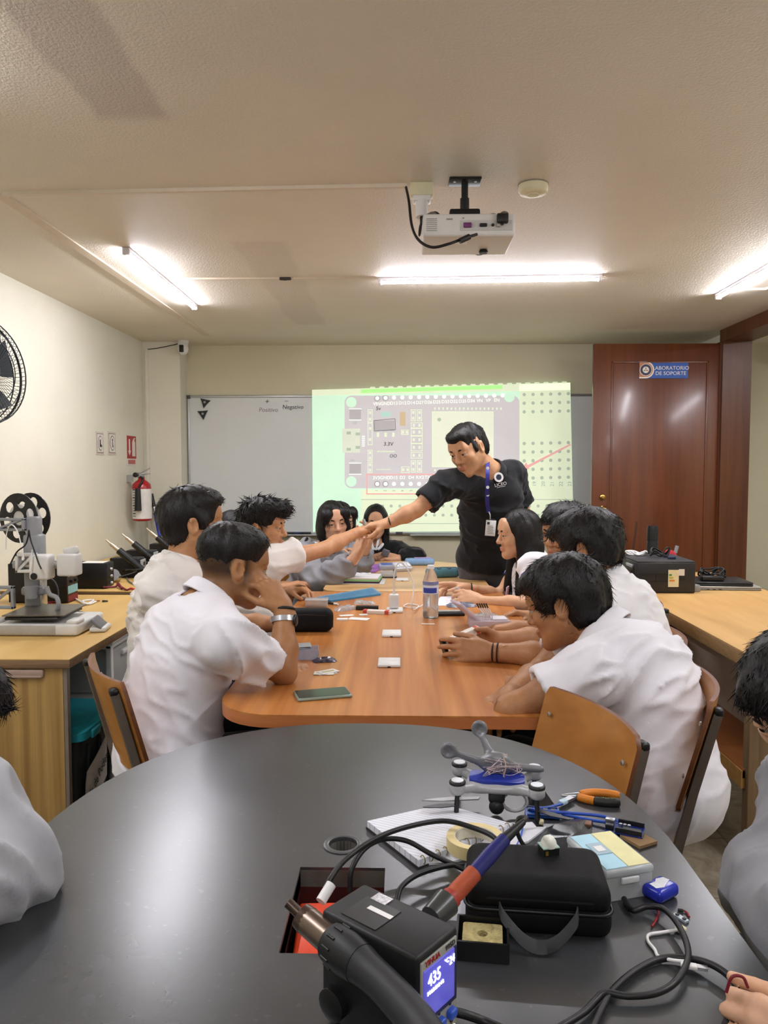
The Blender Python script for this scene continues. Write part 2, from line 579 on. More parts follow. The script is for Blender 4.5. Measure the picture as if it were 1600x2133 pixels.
for zz, r, nm in ((1.073, 0.028, 'door_knob'), (1.165, 0.022, 'deadbolt')):
    k = MB()
    pr = [(r, 0), (r, 0.006), (r * 0.5, 0.012), (r * 0.5, 0.03), (r * 0.95, 0.04), (r * 0.95, 0.055), (r * 0.5, 0.062)] if nm == 'door_knob' else [(r, 0), (r, 0.012), (r * 0.8, 0.018), (r * 0.35, 0.019), (r * 0.3, 0.024)]
    k.lathe(pr, 20, (dx0 + 0.075, dy, zz), (0, -1, 0)).build(nm, M_BRASS, d)
for zz in (0.35, 1.15, 1.95):
    MB().cyl((dx1 + 0.006, dy - 0.004, zz - 0.05), (dx1 + 0.006, dy - 0.004, zz + 0.05), 0.006, n=8).build('hinge', plain('dark_bronze', '#4b3a26', 0.4, 0.8), d)

# door sign
sg = thing('door_sign', 'blue sign reading LABORATORIO DE SOPORTE on the door', 'sign', (0, 0, 0))
def dpt(px, py): 
    p = at(px, py, dy); return p.x, p.z
def flat_xz(mb, pts, y, th=0.0008):
    n = len(pts)
    vs = [(p[0], y, p[1]) for p in pts] + [(p[0], y - th, p[1]) for p in pts]
    fs = [tuple(range(n)), tuple(range(2 * n - 1, n - 1, -1))] + [(i, (i + 1) % n, n + (i + 1) % n, n + i) for i in range(n)]
    return mb.add(vs, fs)
a = dpt(1332, 753); b_ = dpt(1433, 788)
sx0, sx1, sz0, sz1 = a[0], b_[0], b_[1], a[1]
M_SBLUE = plain('sign_blue', '#2a56a8', 0.4, var=0.05); M_SWHITE = plain('sign_white', '#e9e6de', 0.5, var=0.02)
M_SORANGE = plain('sign_orange', '#c07a4e', 0.5); M_SDARK = plain('sign_dark', '#3b3a52', 0.5)
flat_xz(MB(), [(sx0, sz0), (sx1, sz0), (sx1, sz1), (sx0, sz1)], dy - 0.001, 0.003).build('sign_plate', M_SBLUE, sg)
hh = (sz1 - sz0) / 2; cz = (sz1 + sz0) / 2; cx = sx0 + hh * 0.75
def dshape(r, x0):
    return [(x0, cz - r)] + [(cx + r * math.sin(t), cz - r * math.cos(t)) for t in [PI * i / 20 for i in range(21)]] + [(x0, cz + r)]
flat_xz(MB(), dshape(hh, sx0), dy - 0.004).build('white_border', M_SWHITE, sg)
flat_xz(MB(), dshape(hh * 0.84, sx0), dy - 0.0048).build('orange_field', M_SORANGE, sg)
for r, mm, k in ((0.72, M_SWHITE, 0), (0.66, M_SDARK, 1), (0.38, M_SWHITE, 2)):
    flat_xz(MB(), [(cx + hh * r * math.cos(t), cz + hh * r * math.sin(t)) for t in [2 * PI * i / 28 for i in range(28)]], dy - 0.0056 - 0.0008 * k).build('emblem_ring', mm, sg)
eb = MB()
for k in range(3):
    t0 = PI / 2 + k * 2 * PI / 3
    flat_xz(eb, [(cx + hh * 0.2 * math.cos(t0 - .5), cz + hh * .2 * math.sin(t0 - .5)), (cx + hh * .3 * math.cos(t0), cz + hh * .3 * math.sin(t0)), (cx + hh * 0.2 * math.cos(t0 + .5), cz + hh * .2 * math.sin(t0 + .5)), (cx, cz)], dy - 0.008)
eb.build('emblem_figure', plain('emblem_tan', '#9a7c5a', 0.5), sg)
p = dpt(1397, 767); text('sign_text', 'LABORATORIO', 0.037, M_SWHITE, sg, (p[0], dy - 0.0045, p[1]))
p = dpt(1397, 778); text('sign_text', 'DE SOPORTE', 0.037, M_SWHITE, sg, (p[0], dy - 0.0045, p[1]))

# ------------------------------------------------------------------ whiteboards
M_BOARD = plain('whiteboard_enamel', '#d3d7d6', rough=0.28, var=0.02, vscale=4.0)
M_ALU = plain('aluminium', '#b9bbbb', rough=0.35, metal=0.7, var=0.03)
M_GREYP = plain('grey_plastic', '#55575a', 0.5)
def whiteboard(x0, x1, z0, z1, label):
    t = thing('whiteboard', label, 'whiteboard', ((x0 + x1) / 2, YB, z0), 0, 'whiteboards on the back wall')
    w, h = x1 - x0, z1 - z0
    MB().box((0, -0.010, h / 2), (w - 0.01, 0.018, h - 0.01)).build('panel', M_BOARD, t)
    for zc_ in (0.008, h - 0.008):
        MB().rbox((0, -0.013, zc_), (w, 0.026, 0.02), 0.004).build('frame_rail', M_ALU, t)
    for s in (-1, 1):
        MB().rbox((s * (w / 2 - 0.008), -0.013, h / 2), (0.018, 0.026, h - 0.02), 0.004).build('frame_stile', M_ALU, t)
        for q in (0.012, h - 0.012):
            MB().rbox((s * (w / 2 - 0.012), -0.015, q), (0.03, 0.03, 0.03), 0.006).build('corner_cap', M_GREYP, t)
    MB().rbox((0, -0.035, -0.006), (w * 0.9, 0.06, 0.010), 0.003).build('marker_tray', M_ALU, t)
    return t
whiteboard(-1.695, -0.013, 0.845, 1.945, 'left whiteboard on the back wall with two magnets')
whiteboard(-0.011, 1.672, 0.845, 1.95, 'right whiteboard, partly behind the door and the standing man')
for px, c_ in ((604, '#222222'), (625, '#23335f'), (640, '#1c1c1c'), (590, '#7a1d1d')):
    p = at(px, 1107, YB - 0.045)
    o = MB().cyl((p.x - 0.05, YB - 0.045, 0.855), (p.x + 0.03, YB - 0.045, 0.855), 0.008, n=10).build('marker', plain('marker_' + c_[1:], c_, 0.4))
    tag(o, {604: 'black marker on the board tray', 625: 'navy marker on the board tray', 640: 'black marker nearest the hooded student', 590: 'dark red marker on the board tray'}[px], 'marker', 'markers on the tray')
# magnets: three pointed black clips
M_BLK = plain('black_plastic', '#151516', 0.4, var=0.05)
for (px, py, lb, a0) in ((427, 838, 'upper black triangular magnet on the whiteboard', 0.3), (423, 862, 'lower black triangular magnet on the whiteboard', 0.6)):
    p = at(px, py, YB - 0.022)
    t = thing('magnet', lb, 'magnet', (p.x, YB - 0.020, p.z), 0, 'magnets on the whiteboard')
    pts = []
    for k in range(6):
        r = 0.047 if k % 2 == 0 else 0.022
        pts.append((r * math.cos(a0 + k * PI / 3), r * math.sin(a0 + k * PI / 3)))
    flat_xz(MB(), pts, 0, 0.012).build('clip_body', M_BLK, t)
    MB().lathe([(0.009, 0), (0.009, 0.004), (0.004, 0.005)], 14, (0, -0.012, 0), (0, -1, 0)).build('clip_center', plain('grey_spot', '#9a9a98', 0.4), t)
# handwriting
M_INK = plain('marker_ink', '#3a3b40', 0.6, var=0.0); M_INK2 = plain('faded_ink', '#8d7f80', 0.6, var=0.0)
hw = thing('handwriting', 'faint marker writing with plus, minus, Positivo and Negativo on left whiteboard', 'writing', (0, 0, 0))
yb = YB - 0.0205
for body, px, py, sz, mm in (('+', 556, 837, .06, M_INK), ('_', 597, 829, .06, M_INK), ('Positivo', 559, 854, .048, M_INK2), ('Negativo', 610, 848, .046, M_INK)):
    p = at(px, py, yb); text('written_word', body, sz, mm, hw, (p.x, yb, p.z), shear=0.15, ext=0.0002)

# ------------------------------------------------------------------ projected slide on the board
YS = YB - 0.030
def spt(px, py, l=0):
    p = at(px, py, YS); return (p.x, p.z)
def slidem(name, col, e=0.55):
    return plain(name, col, rough=0.6, var=0.02, vscale=6, emit=e * 0.45)  # projector light is put into the panel colours and their slight emission
S_MINT = slidem('slide_mint', '#c9ecd2', .42); S_CREAM = slidem('slide_cream', '#dbe6c8', .42); S_GREY = slidem('slide_grey', '#bdb9bb', .5)
S_GREY2 = slidem('slide_grey_dark', '#aca8aa', .42); S_WHITE = slidem('slide_white', '#eaf3e6', .62); S_GREEN = slidem('slide_green', '#a6e88c', .5)
S_CHIP = slidem('slide_chip', '#d3d8c4', .5); S_RED = slidem('slide_red', '#e0aaa6', .42); S_DOT = slidem('slide_dot', '#aebfaa', .34); S_TAN = slidem('slide_tan', '#cbb894', .35)
S_TEAL = slidem('slide_teal', '#aed3c6', .38); S_NUM = slidem('slide_numbers', '#9db0a0', .3); S_USB = slidem('slide_port', '#ced4c2', .45)
sl = thing('projected_slide', 'glowing panel for the projected picture of a microcontroller board on a breadboard, on the whiteboards', 'projection', (0, 0, 0))
def poly(name, pts, layer, m):
    return flat_xz(MB(), [spt(*q) for q in pts], YS - 0.0008 * layer, 0.0007).build(name, m, sl)
def rect(name, x0, y0, x1, y1, layer, m):
    return poly(name, [(x0, y0), (x1, y0), (x1, y1), (x0, y1)], layer, m)
def outline(mb, x0, y0, x1, y1, w, layer):
    for (a, b, c, e) in ((x0, y0, x1, y0 + w), (x0, y1 - w, x1, y1), (x0, y0, x0 + w, y1), (x1 - w, y0, x1, y1)):
        flat_xz(mb, [spt(a, b), spt(c, b), spt(c, e), spt(a, e)], YS - 0.0008 * layer, 0.0007)
    return mb
poly('slide_field', [(650, 812), (1188, 797), (1195, 1106), (652, 1108)], 0, S_MINT)
poly('breadboard_field', [(1082, 800), (1188, 797), (1195, 1106), (752, 1108), (752, 1020), (1082, 1016)], 1, S_CREAM)
poly('slide_top_band', [(650, 812), (1188, 797), (1188, 812), (650, 824)], 1, S_CREAM)
poly('green_band', [(752, 811), (1046, 802), (1046, 810), (752, 819)], 2, S_GREEN)
# scalloped upper edge
sc_ = MB()
for i in range(22):
    x = 770 + i * 19
    y = 813 - (x - 650) * 15 / 538
    flat_xz(sc_, [spt(x, y), spt(x + 13, y - .4), spt(x + 11, y - 4), spt(x + 2, y - 4)], YS - 0.0016, 0.0007)
sc_.build('scalloped_edge', S_CREAM, sl)['kind'] = 'stuff'
def rr(x0, y0, x1, y1, r):
    return rrect(x0, y0, x1, y1, r, 5)
poly('board_outline', rr(718, 824, 1082, 1017, 14), 3, S_GREY)
for (x, y) in ((732, 838), (732, 1003), (1061, 827)):
    poly('mounting_hole', circ(11, 24, x, y), 4, S_MINT)
poly('usb_port', [(713, 893), (750, 893), (750, 943), (713, 943)], 5, S_USB)
for (x, y) in ((727, 902), (746, 904), (746, 932), (727, 936)):
    rect('port_mark', x - 5, y - 3, x + 4, y + 3, 6, S_DOT)
ln = MB()
for k in range(6):
    flat_xz(ln, [spt(754, 908 + k * 4), spt(760, 908 + k * 4), spt(760, 910 + k * 4), spt(754, 910 + k * 4)], YS - 0.0032, 0.0007)
ln.build('port_pins', S_WHITE, sl)['kind'] = 'stuff'
for (y0, y1) in ((852, 874), (965, 987)):
    rect('push_button', 728, y0, 752, y1, 4, S_GREY2)
    b2 = MB()
    for yy in (y0 - 1, y1):
        flat_xz(b2, [spt(727, yy), spt(753, yy), spt(753, yy + 1.5), spt(727, yy + 1.5)], YS - 0.0040, 0.0007)
    b2.build('button_lines', S_WHITE, sl)['kind'] = 'stuff'
for nm, px, py in (('EN', 739, 881), ('100', 734, 959)):
    p = at(px, py, YS); text('slide_text', nm, 0.024, S_NUM, sl, (p.x, YS - 0.004, p.z), rot=(PI / 2, PI if nm == 'EN' else 0, 0))
# part columns
for (x0, y0, x1, y1) in ((766, 853, 776, 880), (766, 881, 776, 927), (766, 937, 776, 960), (766, 962, 776, 985), (856, 853, 866, 877), (869, 853, 879, 877),
                        (856, 880, 880, 892), (856, 892, 880, 908), (856, 908, 880, 924), (856, 924, 880, 940), (856, 942, 880, 955), (856, 959, 866, 984), (869, 959, 879, 984), (836, 895, 851, 906), (836, 972, 853, 985)):
    outline(MB(), x0, y0, x1, y1, 1.2, 4).build('part_outline', S_CREAM, sl)
    pm = MB()
    for k in range(2):
        cx_, cy_ = (x0 + x1) / 2, (y0 + (y1 - y0) * (0.25 + 0.5 * k)) if (y1 - y0) > (x1 - x0) else (y0 + y1) / 2
        if (y1 - y0) <= (x1 - x0): cx_ = x0 + (x1 - x0) * (0.25 + 0.5 * k)
        flat_xz(pm, [spt(cx_ - 2.4, cy_ - 3), spt(cx_ + 2.4, cy_ - 3), spt(cx_ + 2.4, cy_ + 3), spt(cx_ - 2.4, cy_ + 3)], YS - 0.0032, 0.0007)
    pm.build('solder_pads', S_CHIP, sl)['kind'] = 'stuff'
rect('teal_part', 794, 858, 814, 868, 4, S_TEAL)
rect('tan_part', 833, 858, 845, 887, 4, S_TAN)
rect('regulator_chip', 780, 876, 822, 897, 4, S_GREY2)
ld = MB()
for k in range(3):
    flat_xz(ld, [spt(785 + 16 * k, 901), spt(790 + 16 * k, 901), spt(790 + 16 * k, 910), spt(785 + 16 * k, 910)], YS - 0.0032, 0.0007)
for k in range(12):
    flat_xz(ld, [spt(786 + 3.1 * k, 939), spt(788 + 3.1 * k, 939), spt(788 + 3.1 * k, 942), spt(786 + 3.1 * k, 942)], YS - 0.0032, 0.0007)
    flat_xz(ld, [spt(784 + 2.6 * k, 977), spt(785.2 + 2.6 * k, 977), spt(785.2 + 2.6 * k, 979), spt(784 + 2.6 * k, 979)], YS - 0.0032, 0.0007)
for k in range(17):
    flat_xz(ld, [spt(904 + 8.6 * k, 849), spt(908 + 8.6 * k, 849), spt(907 + 8.6 * k, 854), spt(905 + 8.6 * k, 854)], YS - 0.0032, 0.0007)
    flat_xz(ld, [spt(904 + 8.6 * k, 978), spt(908 + 8.6 * k, 978), spt(907 + 8.6 * k, 982), spt(905 + 8.6 * k, 982)], YS - 0.0032, 0.0007)
ld.build('chip_legs', S_CREAM, sl)['kind'] = 'stuff'
rect('processor_chip', 901, 858, 1027, 972, 4, S_CHIP)
outline(MB(), 900, 857, 1028, 973, 1.5, 5).build('chip_rim', S_CREAM, sl)
poly('chip_dot', circ(4, 14, 915, 874), 5, S_DOT)
# header holes and lettering
for k in range(16):
    x = 786 + k * 17.4
    poly('header_hole', circ(4.2, 12, x, 829 - k * .35), 4, S_WHITE)
for k, wd in enumerate(['VIN', 'GND', 'D13', 'D12', 'D14', 'D27', 'D26', 'D25', 'D33', 'D32', 'D35', 'D34', 'VN', 'VP', 'EN']):
    p = at(785 + k * 17.85, 841.5 - k * .55, YS); text('slide_text', wd, 0.036, S_WHITE, sl, (p.x, YS - 0.0036, p.z), sx=0.98)
for k in range(15):
    poly('header_hole', circ(4.2, 12, 786 + k * 17.4, 1008), 4, S_WHITE)
for k, wd in enumerate(['3V3', 'GND', 'D15', 'D2', 'D4', 'RX2', 'TX2', 'D5', 'D18', 'D19', 'D21', 'RX0', 'TX0', 'D22', 'D23']):
    p = at(784 + k * 18.2, 995.5 - k * .2, YS); text('slide_text', wd, 0.036, S_WHITE, sl, (p.x, YS - 0.0036, p.z))
for k in range(6):
    p = at(784 + k * 18, 1022, YS); text('slide_text', str(k + 1), 0.03, S_NUM, sl, (p.x, YS - 0.0036, p.z), rot=(PI / 2, PI / 2, 0))
for k in range(6):
    p = at(1095 + k * 18.4, 1008, YS); text('slide_text', str(18 + k), 0.04, S_NUM, sl, (p.x, YS - 0.0036, p.z), rot=(PI / 2, -PI / 2, 0))
# red frame and arrow
outline(MB(), 763, 987, 1075, 1030, 2.6, 6).build('red_frame', S_RED, sl)
ar = MB()
flat_xz(ar, [spt(1097, 970), spt(1188, 924), spt(1189, 927.5), spt(1099, 975)], YS - 0.0045, 0.0007)
flat_xz(ar, [spt(1084, 980), spt(1096, 963), spt(1103, 976)], YS - 0.0045, 0.0007)
ar.build('red_arrow', S_RED, sl)
dots = MB()
ys = [822, 840, 858, 924, 942, 960, 978, 996]
for j, yy in enumerate(ys):
    for k in range(6):
        x = 1092 + k * 18.4
        flat_xz(dots, [spt(*q) for q in circ(3.6, 10, x, yy - k * .4)], YS - 0.0016, 0.0007)
for yy in (1054, 1073):
    for k in range(22):
        flat_xz(dots, [spt(*q) for q in circ(3.2, 10, 797 + k * 18, yy)], YS - 0.0016, 0.0007)
od = dots.build('breadboard_holes', S_DOT, sl); od['kind'] = 'stuff'
for yy in (1040, 1090):
    rect('breadboard_line', 752, yy, 1194, yy + 1.3, 2, S_DOT)
# marker notes drawn over the slide
ink = thing('marker_notes', 'marker notes 5v, 3.3V and small circles drawn over the projected board', 'writing', (0, 0, 0))
yi = YS - 0.0065
for body, px, py, sz in (('5v', 788, 851, .042), ('3.3V', 809, 925, .042), ('OO', 819, 950, .036)):
    p = at(px, py, yi); text('written_word', body, sz, M_INK, ink, (p.x, yi, p.z), shear=0.1, ext=0.0002)
bx = MB()
for (a, b) in (((779, 876), (823, 872)), ((823, 872), (824, 895)), ((824, 895), (780, 898)), ((780, 898), (779, 876))):
    A, B = at(*a, yi), at(*b, yi); bx.tube([A, B], 0.0016, 5)
bx.build('drawn_box', M_INK, ink)
for (x, y) in ((786, 1008), (803, 1008), (786, 830), (803, 829)):
    cpts = [at(x + 5.5 * math.cos(t), y + 5.5 * math.sin(t), yi) for t in [2 * PI * i / 16 for i in range(16)]]
    MB().tube(cpts, 0.0013, 4, closed=True).build('drawn_circle', M_INK, ink)
# ================================================================== PEOPLE: smooth implicit bodies
def _v(a): return np.array(a, dtype=np.float64)
def unit(a):
    a = _v(a); return a / max(np.linalg.norm(a), 1e-9)

class SDF:
    """list of primitives; each is (bbox lo, bbox hi, function, op, k)"""
    def __init__(self): self.p = []
    def cone(self, a, b, ra, rb, k=0.02, op='u', cut=None, sq=None):
        """sq=(axis, factor): squash along a direction"""
        a, b = _v(a), _v(b)
        ab = b - a
        L2 = max(ab @ ab, 1e-12)
        d = ab / math.sqrt(L2)
        if sq is not None:
            ax = unit(sq[0]); fac = sq[1]
        def fn(P):
            q = P - a
            t = np.clip((q @ ab) / L2, 0, 1)
            e = q - t[..., None] * ab
            if sq is not None:
                c = e @ ax
                e = e + (c * (1.0 / fac - 1.0))[..., None] * ax
            s = np.sqrt((e * e).sum(-1)) - (ra + (rb - ra) * t)
            if cut:
                s = np.maximum(s, (P - b) @ d)
            return s
        r = max(ra, rb)
        self.p.append((np.minimum(a, b) - r, np.maximum(a, b) + r, fn, op, k))
        return self
    def ell(self, c, r, R=None, k=0.02, op='u'):
        c, r = _v(c), _v(r)
        R = np.eye(3) if R is None else R
        def fn(P):
            q = (P - c) @ R          # columns of R are the local axes
            k0 = np.sqrt(((q / r) ** 2).sum(-1))
            k1 = np.sqrt(((q / (r * r)) ** 2).sum(-1))
            return k0 * (k0 - 1.0) / np.maximum(k1, 1e-9)
        ext = np.sqrt(((R * r) ** 2).sum(1))
        self.p.append((c - ext, c + ext, fn, op, k))
        return self
    def plane(self, c, n, op='i'):
        c, n = _v(c), unit(n)
        self.p.append((None, None, lambda P: (P - c) @ n, op, 0.0))
        return self
    def bounds(self, pad=0.02):
        lo = np.min([q[0] for q in self.p if q[0] is not None and q[3] == 'u'], 0) - pad
        hi = np.max([q[1] for q in self.p if q[0] is not None and q[3] == 'u'], 0) + pad
        return lo, hi
    def grid(self, lo, hi, h):
        n = np.maximum(np.ceil((hi - lo) / h).astype(int) + 1, 3)
        D = np.full(n, 0.5, dtype=np.float32)
        ax = [lo[i] + h * np.arange(n[i]) for i in range(3)]
        for (pl, ph, fn, op, k) in self.p:
            if pl is None:
                s = [slice(0, n[i]) for i in range(3)]
            else:
                m = k + 3 * h
                i0 = np.clip(np.floor((pl - m - lo) / h).astype(int), 0, n)
                i1 = np.clip(np.ceil((ph + m - lo) / h).astype(int) + 1, 0, n)
                if (i1 <= i0).any(): continue
                s = [slice(i0[i], i1[i]) for i in range(3)]
            X, Y, Z = np.meshgrid(ax[0][s[0]], ax[1][s[1]], ax[2][s[2]], indexing='ij')
            d = fn(np.stack([X, Y, Z], -1))
            a = D[s[0], s[1], s[2]]
            if op == 'u':
                if k > 0:
                    hh = np.clip(0.5 + 0.5 * (a - d) / k, 0, 1)
                    r = a * (1 - hh) + d * hh - k * hh * (1 - hh)
                else:
                    r = np.minimum(a, d)
            elif op == 's':
                if k > 0:
                    hh = np.clip(0.5 - 0.5 * (a + d) / k, 0, 1)
                    r = a * (1 - hh) - d * hh + k * hh * (1 - hh)
                else:
                    r = np.maximum(a, -d)
            else:
                r = np.maximum(a, d)
            D[s[0], s[1], s[2]] = r
        return D
    def mesh(self, h, lo=None, hi=None, pad=0.02):
        if lo is None:
            lo, hi = self.bounds(pad)
        lo, hi = _v(lo), _v(hi)
        return surfnet(self.grid(lo, hi, h), lo, h)

def surfnet(D, lo, h):
    ins = D < 0
    nx, ny, nz = D.shape
    cnt = np.zeros((nx - 1, ny - 1, nz - 1), np.int8)
    for i in (0, 1):
        for j in (0, 1):
            for k in (0, 1):
                cnt += ins[i:nx - 1 + i, j:ny - 1 + j, k:nz - 1 + k]
    act = (cnt > 0) & (cnt < 8)
    idx = np.argwhere(act)
    if len(idx) == 0:
        return np.zeros((0, 3)), np.zeros((0, 4), int)
    I, J, K = idx.T
    acc = np.zeros((len(idx), 3)); num = np.zeros(len(idx))
    corners = [(i, j, k) for i in (0, 1) for j in (0, 1) for k in (0, 1)]
    for a in corners:
        for ax in range(3):
            if a[ax] == 1: continue
            b = list(a); b[ax] = 1
            da = D[I + a[0], J + a[1], K + a[2]]; db = D[I + b[0], J + b[1], K + b[2]]
            cr = (da < 0) != (db < 0)
            t = np.where(cr, da / np.where(cr, da - db, 1), 0)
            p = np.tile(_v(a), (len(idx), 1)); p[:, ax] += t
            acc += p * cr[:, None]; num += cr
    V = (idx + acc / num[:, None]) * h + lo
    vid = np.full(act.shape, -1, np.int64)
    vid[I, J, K] = np.arange(len(idx))
    F = []
    for ax in range(3):
        sl0 = [slice(1, -1)] * 3; sl1 = [slice(1, -1)] * 3
        sl0[ax] = slice(0, -1); sl1[ax] = slice(1, None)
        a = ins[tuple(sl0)]; b = ins[tuple(sl1)]
        e = np.argwhere(a != b)
        if len(e) == 0: continue
        off = np.ones(3, int); off[ax] = 0
        g = e + off
        u, v = [(1, 2), (2, 0), (0, 1)][ax]
        q = []
        for (du, dv) in ((0, 0), (-1, 0), (-1, -1), (0, -1)):
            c = g.copy(); c[:, u] += du; c[:, v] += dv
            q.append(vid[c[:, 0], c[:, 1], c[:, 2]])
        q = np.stack(q, 1)
        fl = a[tuple(e.T)]
        q[~fl] = q[~fl][:, ::-1]
        F.append(q)
    F = np.concatenate(F)
    F = F[(F >= 0).all(1)]
    return V, F

def np_mesh(name, parts, m, parent, cols=None):
    """parts: list of (V,F); cols: optional per-vertex rgba list"""
    vs, fs, k = [], [], 0
    for V, F in parts:
        vs.append(V); fs.append(F + k); k += len(V)
    V = np.concatenate(vs); 
    me = bpy.data.meshes.new(name)
    polys = []
    for F in fs: polys.append(F)
    nq = sum(len(F) for F in polys)
    w = polys[0].shape[1]
    if all(F.shape[1] == w for F in polys):
        F = np.concatenate(polys)
        me.vertices.add(len(V)); me.vertices.foreach_set('co', V.astype(np.float32).ravel())
        me.loops.add(F.size); me.loops.foreach_set('vertex_index', F.astype(np.int32).ravel())
        me.polygons.add(len(F)); me.polygons.foreach_set('loop_start', (np.arange(len(F)) * w).astype(np.int32))
        me.update(calc_edges=True)
        me.validate()
    else:
        me.from_pydata(V.tolist(), [], [f for F in polys for f in F.tolist()])
    me.shade_smooth()
    if cols is not None:
        at_ = me.color_attributes.new('tint', 'FLOAT_COLOR', 'POINT')
        at_.data.foreach_set('color', np.asarray(cols, np.float32).ravel())
    me.materials.append(m)
    o = bpy.data.objects.new(name, me)
    C.objects.link(o)
    if parent: o.parent = parent
    return o

# value noise
_rng = np.random.RandomState(3)
_lat = _rng.rand(32, 32, 32)
def vnoise(P):
    P = np.asarray(P); i = np.floor(P).astype(int); f = P - i
    f = f * f * (3 - 2 * f)
    r = 0
    for a in (0, 1):
        for b in (0, 1):
            for c in (0, 1):
                w = (f[:, 0] if a else 1 - f[:, 0]) * (f[:, 1] if b else 1 - f[:, 1]) * (f[:, 2] if c else 1 - f[:, 2])
                r = r + w * _lat[(i[:, 0] + a) % 32, (i[:, 1] + b) % 32, (i[:, 2] + c) % 32]
    return r

def vnormals(V, F):
    a, b, c, d = V[F[:, 0]], V[F[:, 1]], V[F[:, 2]], V[F[:, 3]]
    n = np.cross(c - a, d - b)
    N = np.zeros_like(V)
    for k in range(4): np.add.at(N, F[:, k], n)
    return N / np.maximum(np.linalg.norm(N, axis=1), 1e-12)[:, None]

def relax(V, F, it=1, lam=0.5):
    for _ in range(it):
        S = np.zeros_like(V); n = np.zeros(len(V))
        for k in range(4):
            a, b = F[:, k], F[:, (k + 1) % 4]
            np.add.at(S, a, V[b]); np.add.at(n, a, 1)
            np.add.at(S, b, V[a]); np.add.at(n, b, 1)
        V = V + lam * (S / np.maximum(n, 1)[:, None] - V)
    return V

# ---- materials for people
def skin_mat(name, col):
    if name in MATS: return MATS[name]
    m, nt, b = newmat(name)
    att = nd(nt, 'ShaderNodeVertexColor', layer_name='tint')
    v = coords(nt)
    nz = nd(nt, 'ShaderNodeTexNoise', i_Scale=40.0, i_Detail=3.0)
    nt.links.new(v, nz.inputs['Vector'])
    c = tuple(x * 1.12 + .018 for x in lin(col)[:3])
    rp = nd(nt, 'ShaderNodeValToRGB')
    rp.color_ramp.elements[0].position = .3; rp.color_ramp.elements[1].position = .7
    rp.color_ramp.elements[0].color = (c[0] * .92, c[1] * .88, c[2] * .86, 1)
    rp.color_ramp.elements[1].color = (min(1, c[0] * 1.06), c[1] * 1.06, c[2] * 1.06, 1)
    nt.links.new(nz.outputs[0], rp.inputs[0])
    mx = nd(nt, 'ShaderNodeMix', data_type='RGBA', blend_type='MULTIPLY'); mx.inputs[0].default_value = 1.0
    nt.links.new(rp.outputs[0], mx.inputs[6]); nt.links.new(att.outputs[0], mx.inputs[7])
    nt.links.new(mx.outputs[2], b.inputs['Base Color'])
    b.inputs['Roughness'].default_value = 0.5
    b.inputs['Specular IOR Level'].default_value = 0.35
    bz = nd(nt, 'ShaderNodeTexNoise', i_Scale=350.0, i_Detail=2.0)
    nt.links.new(v, bz.inputs['Vector'])
    bp = nd(nt, 'ShaderNodeBump', i_Strength=0.12, i_Distance=0.001)
    nt.links.new(bz.outputs[0], bp.inputs['Height']); nt.links.new(bp.outputs[0], b.inputs['Normal'])
    MATS[name] = m
    return m

def hair_mat():
    if 'hair_black' in MATS: return MATS['hair_black']
    m, nt, b = newmat('hair_black')
    v = coords(nt, scale=(1, 1, 0.25))
    nz = nd(nt, 'ShaderNodeTexNoise', i_Scale=260.0, i_Detail=4.0, i_Distortion=0.5)
    nt.links.new(v, nz.inputs['Vector'])
    rp = nd(nt, 'ShaderNodeValToRGB')
    rp.color_ramp.elements[0].color = lin('#060506'); rp.color_ramp.elements[1].color = lin('#171313')
    nt.links.new(nz.outputs[0], rp.inputs[0]); nt.links.new(rp.outputs[0], b.inputs['Base Color'])
    b.inputs['Roughness'].default_value = 0.4
    b.inputs['Specular IOR Level'].default_value = 0.3
    bp = nd(nt, 'ShaderNodeBump', i_Strength=0.7, i_Distance=0.003)
    nt.links.new(nz.outputs[0], bp.inputs['Height']); nt.links.new(bp.outputs[0], b.inputs['Normal'])
    MATS['hair_black'] = m
    return m

def cloth_mat(name, col, rough=0.85, bump=0.25, bs=500, sheen=0.15):
    return plain(name, col, rough=rough, var=0.03, vscale=12, bump=bump, bscale=bs, bdist=0.0012, sheen=sheen, spec=0.25)

M_EYEW = plain('eye_white', '#9c938a', 0.35, var=0); M_IRIS = plain('eye_iris', '#1c110b', 0.15, var=0)
M_BROW = plain('brow_hair', '#17110e', 0.7)
M_DARKTROUSER = cloth_mat('trousers_dark', '#25262b'); M_SHOE = plain('shoe_black', '#141416', 0.45)

def frame(fwd, up=(0, 0, 1)):
    f = unit(fwd); u = _v(up); u = unit(u - f * (u @ f)); s = np.cross(f, u)   # s = person's right
    return np.stack([s, f, u], 1)      # columns: side(right), forward, up

